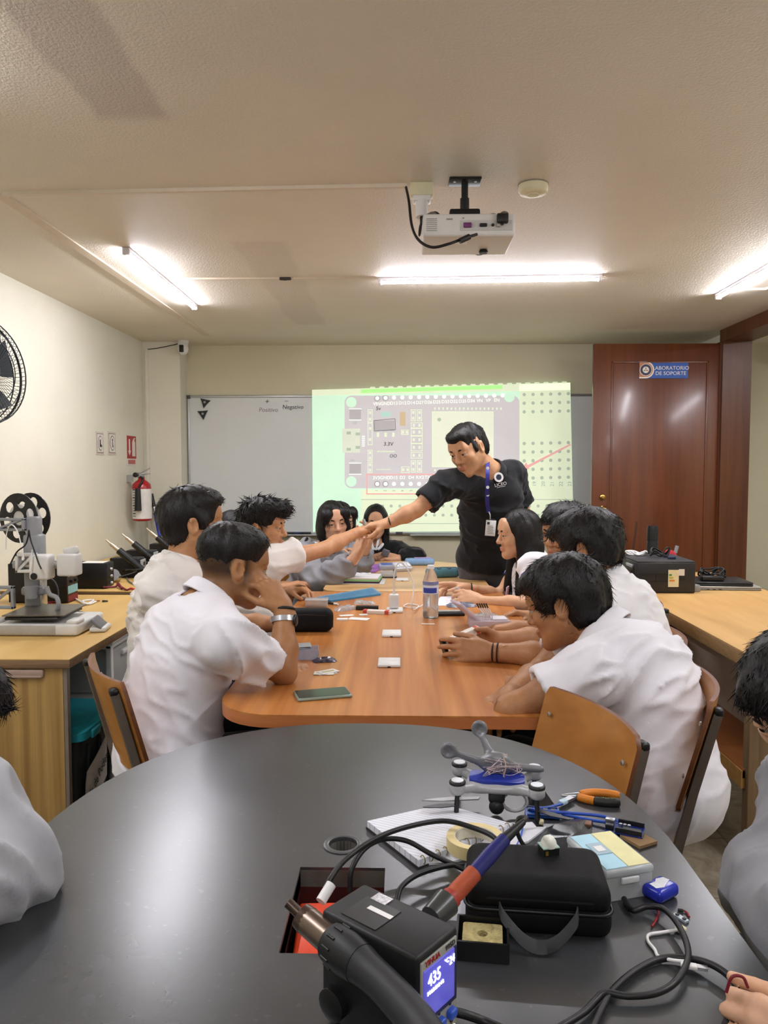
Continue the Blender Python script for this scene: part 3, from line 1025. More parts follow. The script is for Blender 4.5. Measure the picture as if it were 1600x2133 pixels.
def head_sdf(S, c, R, neckbase, sc=1.0, jaw=1.0, neck_r=0.052):
    def P(s, f, u): return c + R @ _v((s, f, u)) * sc
    e = lambda p, r, k, op='u', Q=None: S.ell(P(*p), _v(r) * sc, R if Q is None else Q, k * sc, op)
    e((0, -0.014, 0.028), (0.0745, 0.096, 0.088), 0.02)
    e((0, 0.032, -0.035), (0.058 * jaw, 0.060, 0.078), 0.03)
    for s in (-1, 1):
        S.cone(P(s * 0.056 * jaw, 0.0, -0.045), P(s * 0.018, 0.066, -0.098), 0.02 * sc, 0.017 * sc, 0.03 * sc)
        e((s * 0.038, 0.062, -0.024), (0.024, 0.022, 0.02), 0.025)
    e((0, 0.076, -0.100), (0.020, 0.016, 0.016), 0.02)
    S.cone(P(-0.036, 0.078, 0.026), P(0.036, 0.078, 0.026), 0.012 * sc, 0.012 * sc, 0.022 * sc)
    e((0, 0.078, 0.052), (0.045, 0.014, 0.035), 0.03)
    for s in (-1, 1):
        e((s * 0.032, 0.101, 0.004), (0.018, 0.014, 0.0105), 0.014, 's')
    S.cone(P(0, 0.087, 0.014), P(0, 0.106, -0.024), 0.0085 * sc, 0.0115 * sc, 0.010 * sc)
    e((0, 0.108, -0.030), (0.0125, 0.0115, 0.0105), 0.008)
    for s in (-1, 1):
        e((s * 0.0125, 0.096, -0.034), (0.0085, 0.010, 0.0075), 0.006)
    e((0, 0.0925, -0.0605), (0.024, 0.0105, 0.0062), 0.006)
    e((0, 0.0905, -0.0715), (0.0205, 0.0105, 0.0072), 0.006)
    e((0, 0.103, -0.066), (0.021, 0.006, 0.0016), 0.002, 's')
    for s in (-1, 1):
        Q = R @ np.array(Euler((0.15, 0, s * -0.35)).to_matrix())
        e((s * 0.0765, -0.012, -0.006), (0.0095, 0.020, 0.032), 0.006, 'u', Q)
        e((s * 0.0835, -0.008, -0.002), (0.0065, 0.011, 0.019), 0.004, 's', Q)
    S.cone(P(0, -0.022, -0.055), neckbase, neck_r * sc, neck_r * 1.08 * sc, 0.03 * sc)
    return P

def hand_sdf(S, w, d, palm, thumb_side, pose, sc=1.0, fk=0.003):
    """w wrist, d finger direction, palm = palm-facing normal, thumb_side = +1/-1 (side = d x palm * ts)"""
    d = unit(d); z = unit(_v(palm) - d * (_v(palm) @ d)); y = np.cross(z, d) * thumb_side
    T = lambda x, yy, zz: _v(w) + (d * x + y * yy + z * zz) * sc      # z>0 is the palm side
    S.cone(_v(w) - d * 0.03 * sc, T(0.02, 0, 0), 0.024 * sc, 0.023 * sc, 0.02, sq=(z, 0.78))
    curl = pose.get('curl', (0.35, 0.4, 0.45, 0.5)); spread = pose.get('spread', 0.08)
    base = [(0.088, 0.030), (0.092, 0.010), (0.086, -0.011), (0.078, -0.030)]
    lens = [(0.042, 0.026, 0.021), (0.046, 0.029, 0.022), (0.042, 0.027, 0.021), (0.034, 0.020, 0.019)]
    for (bx, by) in base:
        S.cone(T(0.012, by * 0.62, 0.0), T(bx, by, -0.001), 0.0165 * sc, 0.0118 * sc, 0.014)
    S.ell(T(0.045, 0.0, 0.006), (0.04 * sc, 0.035 * sc, 0.013 * sc), np.stack([d, y, z], 1), 0.014)
    tips = []
    for i in range(4):
        bx, by = base[i]; cu = curl[i]
        p = T(bx, by, -0.001); a = 0.0
        sp = (1.5 - i) * spread
        rr_ = [0.0100, 0.0090, 0.0082, 0.0070]
        if i == 3: rr_ = [x * 0.88 for x in rr_]
        for j in range(3):
            a += cu * (0.9, 1.15, 0.75)[j]
            dirv = unit(d * math.cos(a) * math.cos(sp) + y * math.sin(sp) * math.cos(a) + z * math.sin(a))
            q = p + dirv * lens[i][j] * sc
            S.cone(p, q, rr_[j] * sc, rr_[j + 1] * sc, 0.006 if j == 0 else 0.002)
            p = q
        tips.append(p)
    ta = pose.get('thumb', (0.5, 0.55)); # out angle, palm-ward angle
    p = T(0.022, 0.022, 0.006)
    q = T(0.055, 0.048, 0.014 + 0.02 * ta[1])
    S.cone(p, q, 0.0165 * sc, 0.0118 * sc, 0.012)
    dv = unit(d * math.cos(ta[0]) + y * math.sin(ta[0]) * (1 - pose.get('thumb_in', 0.3) * 1.6) + z * ta[1])
    q2 = q + dv * 0.034 * sc
    S.cone(q, q2, 0.0112 * sc, 0.0098 * sc, 0.003)
    q3 = q2 + unit(dv + d * 0.4) * 0.027 * sc
    S.cone(q2, q3, 0.0098 * sc, 0.0078 * sc, 0.002)
    return tips

def fold_disp(V, N, up, amp, freq=9.0, seed=0.0, aniso=2.6, gmin=0.25):
    """fold relief: ridged noise, stretched across the body"""
    up = unit(up)
    h = V @ up
    Q = V + np.outer(h * (aniso - 1.0), up)
    w = vnoise(V * 5.0 + seed)[:, None] * 1.4
    a = vnoise(Q * freq + w * 1.3 + seed + 7.1)
    r = 1 - np.abs(2 * a - 1)
    b = vnoise(Q * freq * 0.5 + w + seed + 2.3)
    gate = np.clip((vnoise(V * 4.0 + seed + 11) - 0.3) * 3, gmin, 1)
    return V + N * ((r ** 4 * 2.2 + b * 0.9 - 0.8) * amp * gate)[:, None]
def torso(S, hip, neck, R, shL, shR, pad=0.0, bw=1.0, bt=1.0, bow=0.03, k=0.07, lo=0.02, belly=0.0):
    hip, neck = _v(hip), _v(neck)
    back = -R[:, 1]
    def sp(t): return hip + (neck - hip) * t + back * bow * 4 * t * (1 - t)
    for t, r, f in ((lo, (0.160, 0.118, 0.125), 0.0), (0.30, (0.145, 0.110, 0.14), 0.01 + belly), (0.60, (0.158, 0.116, 0.155), 0.01), (0.83, (0.140, 0.092, 0.085), 0.0)):
        S.ell(sp(t) + R[:, 1] * f, (r[0] * bw + pad, r[1] * bt + pad, r[2] + pad), R, k)
    up = sp(0.86)
    for sh in (shL, shR):
        S.cone(up + (sh - up) * 0.3, sh, 0.066 + pad, 0.056 + pad, 0.05)
        S.cone(neck + (sh - neck) * 0.12, sh + (neck - sh) * 0.12 + R[:, 2] * 0.012, 0.046 + pad, 0.036 + pad, 0.04)
    return sp

def tufts(V, N, c, R, n, length, rad, seed, crown=(0, -0.05, 0.1), lift=0.25, down=0.0, mask=None, curl=0.3):
    rg = np.random.RandomState(seed)
    cand = np.arange(len(V)) if mask is None else np.nonzero(mask)[0]
    if len(cand) == 0 or n == 0: return np.zeros((0, 3)), np.zeros((0, 4), int)
    ids = rg.choice(cand, n)
    p = V[ids]; nn = N[ids]
    cr = c + R @ _v(crown)
    t = p - cr
    t -= (t * nn).sum(1)[:, None] * nn
    t += R[:, 2] * -down
    t /= np.maximum(np.linalg.norm(t, axis=1), 1e-6)[:, None]
    sd = np.cross(nn, t)
    t = t + sd * rg.uniform(-0.5, 0.5, n)[:, None]
    L = length * rg.uniform(0.5, 1.3, n); W = rad * rg.uniform(0.6, 1.2, n)
    lf = lift * rg.uniform(0.2, 1.4, n); cu = rg.uniform(-curl, curl, n)
    Vs, Fs = [], []
    segs = 4
    ring = []
    for j in range(segs):
        u = j / (segs - 1)
        q = p - nn * 0.004 + t * (L * u)[:, None] + nn * (L * lf * u * (1.0 - 0.55 * u))[:, None] + sd * (L * cu * u * u)[:, None]
        w = W * (1 - u) ** 0.7 + 0.0003
        for a in range(3):
            th = 2 * PI * a / 3
            ring.append(q + sd * (w * math.cos(th))[:, None] + nn * (w * 0.6 * math.sin(th))[:, None])
    A = np.stack(ring, 1).reshape(-1, 3)     # n, segs*3
    base = np.arange(n)[:, None] * (segs * 3)
    for j in range(segs - 1):
        for a in range(3):
            b = (a + 1) % 3
            Fs.append(base + np.array([[j * 3 + a, j * 3 + b, (j + 1) * 3 + b, (j + 1) * 3 + a]]))
    return A, np.concatenate(Fs)

def strand_noise(V, c, R, crown, fa, fb, seed):
    q = (V - (c + R @ _v(crown))) @ R
    ph = np.arctan2(q[:, 0], q[:, 1]); th = np.linalg.norm(q, axis=1)
    P = np.stack([np.cos(ph) * fa, np.sin(ph) * fa, th * fb + seed], 1) + 20
    return vnoise(P) + 0.5 * vnoise(P * 2.1 + 5)

def build_hair(root, c, R, sc, style, h=0.006, seed=1):
    S = SDF()
    def P(s, f, u): return c + R @ _v((s, f, u)) * sc
    e = lambda p, r, k=0.02, op='u', Q=None: S.ell(P(*p), _v(r) * sc, R if Q is None else Q, k * sc, op)
    crown = (0.01, -0.05, 0.10); amp = 0.007; nt, tl, tr, lift, down = 1500, 0.026, 0.0021, 0.14, 0.0
    fa, fb = 3.2, 22.0
    if style in ('short', 'mop', 'neat'):
        th = {'short': 0.0, 'mop': 0.007, 'neat': -0.004}[style]
        e((0, -0.020, 0.034), (0.083 + th, 0.106 + th, 0.096 + th))
        e((0, 0.022, 0.085), (0.068 + th, 0.078, 0.040 + th), 0.03)
        if style == 'mop':
            e((0, -0.055, -0.02), (0.076, 0.062, 0.075), 0.03)
            e((0, 0.075, 0.07), (0.062, 0.04, 0.034), 0.02)
            for s in (-1, 1): e((s * 0.066, 0.0, 0.03), (0.026, 0.06, 0.05), 0.02)
        else:
            e((0, -0.055, -0.015), (0.072, 0.052, 0.066), 0.03)
            for s in (-1, 1): e((s * 0.069, 0.022, 0.004), (0.013, 0.016, 0.034), 0.012)
        fz = 0.128 if style == 'mop' else 0.122
        e((0, fz, -0.052), (0.092, 0.082, 0.112 if style != 'mop' else 0.108), 0.012, 's')
        for s in (-1, 1):
            e((s * 0.098, 0.028, -0.070), (0.055, 0.062, 0.062), 0.008, 's')
            e((s * 0.088, -0.010, -0.010), (0.020, 0.024, 0.036), 0.006, 's')
        e((0, -0.075, -0.155), (0.13, 0.11, 0.085), 0.008, 's')
        if style == 'mop': nt, tl, tr, lift, amp = 2600, 0.034, 0.0020, 0.10, 0.008
        if style == 'neat': nt, tl, tr, lift, amp = 1100, 0.016, 0.0026, 0.5, 0.009
    elif style == 'fade':
        e((0, -0.020, 0.050), (0.080, 0.102, 0.082))
        e((0, 0.015, 0.085), (0.066, 0.084, 0.040), 0.03)
        e((0, 0.122, -0.045), (0.1, 0.082, 0.112), 0.012, 's')
        e((0, -0.03, -0.078), (0.2, 0.2, 0.082), 0.01, 's')
        nt, tl, tr, lift, amp = 1200, 0.020, 0.0026, 0.3, 0.006
    elif style == 'curly':
        e((0, -0.020, 0.052), (0.086, 0.106, 0.088))
        e((0, 0.030, 0.095), (0.074, 0.088, 0.044), 0.03)
        e((0, 0.092, 0.085), (0.060, 0.034, 0.034), 0.02)
        e((0, -0.075, 0.00), (0.066, 0.04, 0.06), 0.03)
        e((0, 0.124, -0.048), (0.1, 0.082, 0.112), 0.012, 's')
        for s in (-1, 1): e((s * 0.10, 0.01, -0.055), (0.06, 0.09, 0.078), 0.01, 's')
        e((0, -0.07, -0.14), (0.13, 0.11, 0.085), 0.008, 's')
        nt, tl, tr, lift, amp, fa, fb = 900, 0.034, 0.0042, 0.6, 0.013, 4.0, 45.0
    elif style == 'bob':
        crown = (0, 0.0, 0.115)
        e((0, -0.020, 0.034), (0.086, 0.108, 0.096))
        e((0, -0.062, -0.04), (0.080, 0.062, 0.085), 0.03)
        for s in (-1, 1):
            e((s * 0.076, -0.004, -0.035), (0.026, 0.060, 0.085), 0.02)
            e((s * 0.055, 0.068, 0.055), (0.040, 0.040, 0.045), 0.02)
        e((0.0, 0.13, -0.052), (0.072, 0.09, 0.118), 0.01, 's')
        e((0, 0.03, -0.16), (0.05, 0.1, 0.08), 0.01, 's')
        nt, tl, tr, lift, down, amp = 420, 0.05, 0.0032, 0.12, 0.5, 0.006
    elif style in ('long', 'longside'):
        crown = (0, 0.02, 0.115)
        e((0, -0.020, 0.034), (0.083, 0.106, 0.094))
        e((0, -0.06, -0.05), (0.082, 0.058, 0.10), 0.03)
        dn = -R[:, 2] if style == 'long' else _v((0, 0, -1))
        dn = _v((0, 0, -1))
        for s in (-1, 1):
            e((s * 0.072, -0.01, -0.03), (0.026, 0.055, 0.09), 0.02)
            a = P(s * 0.066, 0.0, -0.06)
            S.cone(a, a + dn * 0.22 + R[:, 1] * 0.03 + R[:, 0] * s * 0.015, 0.034 * sc, 0.022, 0.02)
            a = P(s * 0.045, -0.06, -0.07)
            S.cone(a, a + dn * 0.26 - R[:, 1] * 0.035, 0.046 * sc, 0.028, 0.03)
        e((0.0, 0.14, -0.045), (0.071, 0.104, 0.122), 0.01, 's')
        e((0, 0.06, -0.20), (0.045, 0.07, 0.16), 0.01, 's')
        nt, tl, tr, lift, down, amp = 420, 0.07, 0.003, 0.06, 1.5, 0.004
        fa, fb = 5.0, 6.0
    V, F = S.mesh(h)
    N = vnormals(V, F)
    V = V + N * (((strand_noise(V, c, R, crown, fa, fb, seed) / 1.5 - 0.5) * 2 * amp))[:, None]
    N = vnormals(V, F)
    A, Fa = tufts(V, N, c, R, nt, tl, tr, seed, crown, lift, down, curl=0.9 if style == 'curly' else 0.35)
    return np_mesh('hair', [(V, F), (A, Fa)], hair_mat(), root)

def ring_on(root, name, m, c, d, r, t=0.003, squash=0.8, nrm=(0, 0, 1), width=None):
    d = Vector(unit(d)); a = Vector(nrm); a = (a - d * a.dot(d)).normalized(); b = d.cross(a)
    c = Vector(c)
    pts = [c + a * (r * squash * math.cos(q)) + b * (r * math.sin(q)) for q in [2 * PI * i / 24 for i in range(24)]]
    mb = MB()
    if width is None:
        mb.tube(pts, t, 6, closed=True)
    else:
        n = len(pts); vs = []
        for p in pts:
            o = (p - c).normalized()
            vs += [p - d * width / 2, p + d * width / 2, p + d * width / 2 + o * t, p - d * width / 2 + o * t]
        fs = []
        for i in range(n):
            j = (i + 1) % n
            for q in range(4):
                fs.append((i * 4 + q, i * 4 + (q + 1) % 4, j * 4 + (q + 1) % 4, j * 4 + q))
        mb.add(vs, fs)
    return mb.build(name, m, root)

def person(label, head, hfwd, neck, hip, bfwd, arms, skin='#b98a63', hair='short', shirt=None, sleeve='short', hup=(0, 0, 1),
           sw=0.165, shL=None, shR=None, bw=1.0, bt=1.0, bow=0.03, hsc=1.0, hv=0.0055, fv=0.0045, bv=0.012, sv=0.010, stand=False, face=True,
           collar=True, trousers=None, seed=1, fold=0.011, hem=0.09, fade=False, legs=True, jaw=1.0, neck_r=0.052, belly=0.0, armr=1.0,
           sleeve_t=0.62, loose=0.0, stubble=0.0, knee=None, cuff=None, foldf=11.0):
    head, neck, hip = _v(head), _v(neck), _v(hip)
    root = thing('person', label, 'person', (hip[0], hip[1], 0.0), 0, 'people in the room')
    off = _v((hip[0], hip[1], 0.0))
    head = head - off; neck = neck - off; hip = hip - off
    # everything below is in the person's own coordinates
    up = unit(neck - hip)
    bf = _v((bfwd[0], bfwd[1], 0)); bf = unit(bf)
    side = unit(np.cross(bf, up)); fw = np.cross(up, side)
    R = np.stack([side, fw, up], 1)
    HR = frame(hfwd, hup)
    sR = _v(shR) - off if shR is not None else neck + side * sw - up * 0.075 + fw * 0.015
    sL = _v(shL) - off if shL is not None else neck - side * sw - up * 0.075 + fw * 0.015
    S = SDF()
    torso(S, hip, neck, R, sL, sR, 0.0, bw * 0.97, bt * 0.97, bow, belly=belly)
    lo0, hi0 = None, None
    # legs
    hips = {'R': hip + side * 0.085 - up * 0.02, 'L': hip - side * 0.085 - up * 0.02}
    leg = {}
    for s in ('R', 'L'):
        hp = hips[s]; sg = 1 if s == 'R' else -1
        if stand:
            kn = _v((hp[0], hp[1], 0.48)) + side * sg * 0.02 + bf * 0.02
            an = _v((hp[0], hp[1], 0.09)) + side * sg * 0.03 - bf * 0.02
        else:
            kl = knee if knee is not None else 0.40
            kn = hp + bf * kl + side * sg * 0.05; kn[2] = 0.50
            an = kn - bf * 0.06; an[2] = 0.09
        leg[s] = (hp, kn, an)
        S.cone(hp, kn, 0.075, 0.052, 0.05); S.cone(kn, an, 0.052, 0.036, 0.03)
        S.cone(an, an + bf * 0.13 + _v((0, 0, -0.045)), 0.036, 0.026, 0.03)
    boxes = []
    armd = {}
    for s in ('R', 'L'):
        el, wr, hd = arms[s]
        sh = sR if s == 'R' else sL
        el = _v(el) - off; wr = _v(wr) - off
        armd[s] = (sh, el, wr)
        mid = sh + (el - sh) * 0.45
        S.cone(sh, mid, 0.050 * armr, 0.046 * armr, 0.03); S.cone(mid, el, 0.046 * armr, 0.036 * armr, 0.03)
        fm = el + (wr - el) * 0.35
        S.cone(el, fm, 0.036 * armr, 0.040 * armr, 0.02); S.cone(fm, wr, 0.040 * armr, 0.0255 * armr, 0.02)
        k0 = len(S.p)
        hd = hd or {}
        dirv = hd.get('dir', tuple(unit(wr - el)))
        palm = hd.get('palm', (0, 0, -1))
        ts = (-1 if s == 'R' else 1)
        hand_sdf(S, wr, dirv, palm, ts * hd.get('flip', 1), hd, hd.get('sc', 1.0))
        pl = np.min([q[0] for q in S.p[k0:]], 0) - 0.006; ph = np.max([q[1] for q in S.p[k0:]], 0) + 0.006
        boxes.append((pl, ph, hd.get('v', fv)))
    k0 = len(S.p)
    P = head_sdf(S, head, HR, neck, hsc, jaw, neck_r)
    # upper lids
    for s in (-1, 1):
        S.ell(P(s * 0.032, 0.0840, 0.0098), _v((0.0172, 0.0125, 0.0068)) * hsc, HR, 0.004)
        S.ell(P(s * 0.032, 0.0835, -0.0058), _v((0.0155, 0.0105, 0.0056)) * hsc, HR, 0.004)
    ext = 0.128 * hsc
    boxes.append((head - ext - 0.01, head + ext + 0.005, hv))
    lo, hi = S.bounds()
    V, F = S.mesh(bv, lo, hi)
    cen = V[F].mean(1)
    keep = np.ones(len(F), bool)
    for (a, b, h) in boxes:
        mgn = bv * 1.0
        keep &= ~((cen > a + mgn) & (cen < b - mgn)).all(1)
    parts = [(V, F[keep])]
    for (a, b, h) in boxes:
        parts.append(S.mesh(h, a, b))
    allV = np.concatenate([p[0] for p in parts])
    col = np.ones((len(allV), 4), np.float32)
    q = (allV - head) @ HR / hsc
    near = (np.abs(q) < 0.135).all(1)
    def g(cx, cy, cz, rx, ry, rz): return np.clip(1.6 - 1.6 * (((q[:, 0] - cx) / rx) ** 2 + ((q[:, 1] - cy) / ry) ** 2 + ((q[:, 2] - cz) / rz) ** 2), 0, 1) * near
    lips = g(0, 0.098, -0.066, 0.027, 0.03, 0.014)
    col[:, 1] *= 1 - 0.28 * lips; col[:, 2] *= 1 - 0.22 * lips; col[:, 0] *= 1 - 0.08 * lips
    if fade:
        z = np.clip((q[:, 2] + 0.085) / 0.07, 0, 1) * np.clip((0.045 - q[:, 1]) / 0.03, 0, 1) * near
        ear = g(0.08, -0.012, -0.006, 0.018, 0.03, 0.045) + g(-0.08, -0.012, -0.006, 0.018, 0.03, 0.045)
        z = z * (1 - np.clip(ear * 2, 0, 1))
        col[:, :3] *= (1 - 0.86 * z)[:, None]
    if stubble:
        st = np.clip(g(0, 0.06, -0.075, 0.075, 0.08, 0.05) - lips, 0, 1) * stubble
        col[:, :3] *= (1 - st[:, None] * np.array([0.45, 0.4, 0.32]))
    sm = skin_mat('skin_' + skin[1:], skin)
    np_mesh('body', parts, sm, root, col)
    if face:
        for s in (-1, 1):
            eb = MB().sphere(P(s * 0.032, 0.0790, 0.0015), 0.0138 * hsc, 14, 8).build('eye', M_EYEW, root)
            ic = P(s * 0.032, 0.0885, 0.0015)
            Rm = Matrix(HR.tolist())
            MB().sphere(ic, (0.0068 * hsc, 0.0052 * hsc, 0.0068 * hsc), 12, 8, rot=Rm).build('iris', M_IRIS, eb)
            pts = [P(s * 0.012, 0.0935, 0.0225), P(s * 0.028, 0.0945, 0.0275), P(s * 0.042, 0.0865, 0.0275), P(s * 0.052, 0.0745, 0.0215)]
            MB().tube(catmull(pts, 5), [0.0034, 0.0044, 0.0048, 0.005, 0.005] + [0.005] * 6 + [0.0034, 0.003, 0.0024, 0.0018, 0.0012], 6).build('eyebrow', M_BROW, root)
    if hair:
        build_hair(root, head, HR, hsc, hair, h=max(hv, 0.0055), seed=seed)
    # ---- shirt
    pad = 0.013 + loose
    G = SDF()
    torso(G, hip, neck - up * 0.012, R, sL, sR, pad, bw, bt, bow, k=0.06, belly=belly)
    if not stand:
        G.ell(hip - up * 0.03, (0.165 * bw + pad, 0.135 * bt + pad, 0.10), R, 0.06)
    else:
        G.ell(hip + up * 0.0, (0.160 * bw + pad * .7, 0.120 * bt + pad * .7, 0.10), R, 0.06)
    cuts = []
    for s in ('R', 'L'):
        sh, el, wr = armd[s]
        if sleeve == 'short':
            e2 = sh + (el - sh) * sleeve_t
            G.cone(sh, e2, (0.058 + loose) * armr + 0.006, (0.060 + loose) * armr + 0.004, 0.03, cut=True)
            d = unit(el - sh)
            G.cone(e2 - d * 0.022, e2, (0.0615 + loose) * armr + 0.005, (0.062 + loose) * armr + 0.005, 0.004, cut=True)
            cuts.append((e2 - d * 0.006, e2 + d * 0.05, 0.050 * armr + loose))
        else:
            lf = loose * 0.6
            G.cone(sh, el, 0.058 * armr + pad, 0.047 * armr + pad, 0.03)
            wd = unit(wr - el); e3 = el + (wr - el) * (0.92 if cuff is None else cuff)
            fm = el + (wr - el) * 0.5
            G.cone(el, fm, 0.047 * armr + pad, 0.045 * armr + pad * 0.9, 0.02)
            G.cone(fm, e3, 0.045 * armr + pad * 0.9, 0.034 * armr + pad * 0.5, 0.02, cut=True)
            G.cone(e3 - wd * 0.05, e3, 0.036 * armr + pad * .4, 0.035 * armr + pad * .4, 0.01, cut=True)
            cuts.append((e3 - wd * 0.004, e3 + wd * 0.05, 0.028 * armr + pad * 0.3))
    for a, b, r in cuts:
        G.cone(a, b, r, r, 0.004, op='s')
    hd_ = unit(head + HR[:, 2] * -0.05 * hsc - neck)
    G.cone(neck - hd_ * 0.035, neck + hd_ * 0.12, neck_r + 0.012, neck_r + 0.022, 0.01, op='s')
    if stand:
        G.plane(hip - up * hem, -up)
    elif hem < 0.09:
        G.plane(hip - up * hem, -up)
    V, F = G.mesh(sv)
    N = vnormals(V, F)
    fd = up * 0.85 + fw * 0.3
    V2 = fold_disp(V, N, fd, fold, foldf, seed * 3.7, gmin=0.25 if sleeve == 'short' else 0.8)
    V2 = relax(V2, F, 1 if sleeve == 'short' else 3, 0.4)
    np_mesh('sweatshirt' if sleeve == 'long' else 'shirt', [(V2, F)], shirt, root)
    if collar:
        ax = unit(hd_ * 0.65 + up * 0.5 + fw * 0.05)
        c0 = neck + up * 0.004 - fw * 0.002
        a = unit(side - ax * (side @ ax)); b = np.cross(ax, a) * -1
        b = fw - ax * (fw @ ax); b = unit(b)
        n = 40; vs = []; fs = []
        prof = [(0.064, 0.028), (0.067, 0.036), (0.074, 0.030), (0.083, -0.008), (0.079, -0.010), (0.066, 0.002)]
        for i in range(n):
            t = 0.06 * PI + (2 * PI - 0.12 * PI) * i / (n - 1)
            # t measured from the front
            d2 = b * math.cos(t) + a * math.sin(t)
            fr_ = max(0, math.cos(t)) ** 2
            for (r, z) in prof:
                r2 = r + 0.003 + neck_r - 0.052 + (0.014 * fr_ if z < 0.02 else 0.004 * fr_)
                vs.append(c0 + d2 * r2 * (1.0 if True else 1) + ax * (z - 0.030 * fr_ - (0.015 * fr_ if z < 0.02 else 0)))
        m_ = len(prof)
        for i in range(n - 1):
            for j in range(m_):
                k = (j + 1) % m_
                fs.append((i * m_ + j, i * m_ + k, (i + 1) * m_ + k, (i + 1) * m_ + j))
        fs.append(tuple(range(m_))); fs.append(tuple((n - 1) * m_ + j for j in range(m_ - 1, -1, -1)))
        MB().add([tuple(v) for v in vs], fs).build('collar', shirt, root)
    # ---- trousers and shoes
    if legs:
        Tn = SDF()
        Tn.ell(hip - up * 0.02, (0.165, 0.125, 0.12), R, 0.05)
        if stand: Tn.ell(hip + up * 0.06, (0.150 * bw, 0.114 * bt, 0.10), R, 0.05)
        for s in ('R', 'L'):
            hp, kn, an = leg[s]
            Tn.cone(hp, kn, 0.090, 0.068, 0.05); Tn.cone(kn, an + _v((0, 0, -0.04)), 0.068, 0.058, 0.03, cut=True)
        V, F = Tn.mesh(0.014)
        V = fold_disp(V, vnormals(V, F), (0, 0, 1), 0.006, 8, seed)
        np_mesh('trousers', [(V, F)], trousers or M_DARKTROUSER, root)
        for s in ('R', 'L'):
            hp, kn, an = leg[s]
            z = SDF(); a = an.copy(); a[2] = 0.055
            z.cone(a - bf * 0.04, a + bf * 0.14 + _v((0, 0, -0.015)), 0.045, 0.036, 0.03); z.ell(a + _v((0, 0, 0.03)), (0.045, 0.045, 0.05), None, 0.03)
            z.plane((0, 0, 0.004), (0, 0, -1))
            V, F = z.mesh(0.010)
            np_mesh('shoe', [(V, F)], M_SHOE, root)
    root['_off'] = list(map(float, off))
    return root, dict(P=P, HR=HR, head=head, neck=neck, hip=hip, R=R, arm=armd, off=off, side=side, fw=fw, up=up, sR=sR, sL=sL)
# ================================================================== FURNITURE
TZ = 0.74
M_STEEL = plain('steel', '#b9bcc0', 0.3, 0.9, var=0.03)
M_ORANGE = wood('table_cherry_laminate', '#a5622c', '#c98848', scale=(9, 0.9, 5), stretch=(3, 1, 1), rough=0.3, bump=0.02, dist=1.5)
M_ORANGE_E = wood('table_cherry_edge', '#b0693a', '#c27a48', scale=(3, 3, 9), stretch=(1, 1, 3), rough=0.4)
M_MAPLE = wood('table_maple_laminate', '#cfa168', '#dcb27a', scale=(1.2, 7, 5), stretch=(1, 3, 1), rough=0.3, bump=0.02)
M_LEGDK = plain('dark_leg_paint', '#27211d', 0.5)
def edge_loop(outline, z, r):
    return [(p[0], p[1], z) for p in outline]
# orange table
X0, X1, Y0, Y1 = -0.49, 0.515, 1.925, 3.895
outl = []
for (cx, cy, r, a0) in ((X1 - 0.02, Y1 - 0.02, 0.02, 0), (X0 + 0.02, Y1 - 0.02, 0.02, PI / 2), (X0 + 0.16, Y0 + 0.16, 0.16, PI), (X1 - 0.16, Y0 + 0.16, 0.16, 1.5 * PI)):
    outl += [(cx + r * math.cos(a0 + PI / 2 * i / 8), cy + r * math.sin(a0 + PI / 2 * i / 8)) for i in range(9)]
t = thing('conference_table', 'long orange wood laminate table with students along both sides', 'table', (0, 0, 0))
MB().prism(outl, TZ - 0.004, TZ).build('tabletop', M_ORANGE, t)
MB().prism(outl, TZ - 0.034, TZ - 0.004).build('table_edge', M_ORANGE_E, t)
for yy in (2.35, 3.5):
    MB().rbox((0.01, yy, (TZ - 0.035) / 2), (0.5, 0.03, TZ - 0.036), 0.003).build('leg_panel', M_LEGDK, t)
MB().rbox((0.01, 2.92, 0.5), (0.03, 1.1, 0.25), 0.003).build('stretcher', M_LEGDK, t)
# maple end table with a rounded far end
t = thing('end_table', 'pale maple table with rounded end standing beyond the orange table', 'table', (0, 0, 0))
ex0, ex1, ey0, ey1 = -0.405, 0.475, 3.905, 5.2
out2 = [(ex1 - 0.02, ey0), (ex1, ey0 + 0.02)]
mx_, aa, bb = (ex0 + ex1) / 2, (ex1 - ex0) / 2, 0.62
for i in range(25):
    th = PI * i / 24
    out2.append((mx_ + aa * (abs(math.cos(th)) ** 0.75) * (1 if math.cos(th) > 0 else -1), ey1 - bb + bb * (abs(math.sin(th)) ** 0.75)))
out2 += [(ex0, ey0 + 0.08), (ex0 + 0.025, ey0 + 0.025), (ex0 + 0.08, ey0)]
MB().prism(out2, TZ - 0.004, TZ).build('tabletop', M_MAPLE, t)
MB().prism(out2, TZ - 0.034, TZ - 0.004).build('table_edge', wood('maple_edge', '#b98f58', '#c9a06a', rough=.4), t)
for yy in (4.2, 4.85):
    MB().rbox((mx_, yy, (TZ - 0.035) / 2), (0.45, 0.03, TZ - 0.036), 0.003).build('leg_panel', M_LEGDK, t)

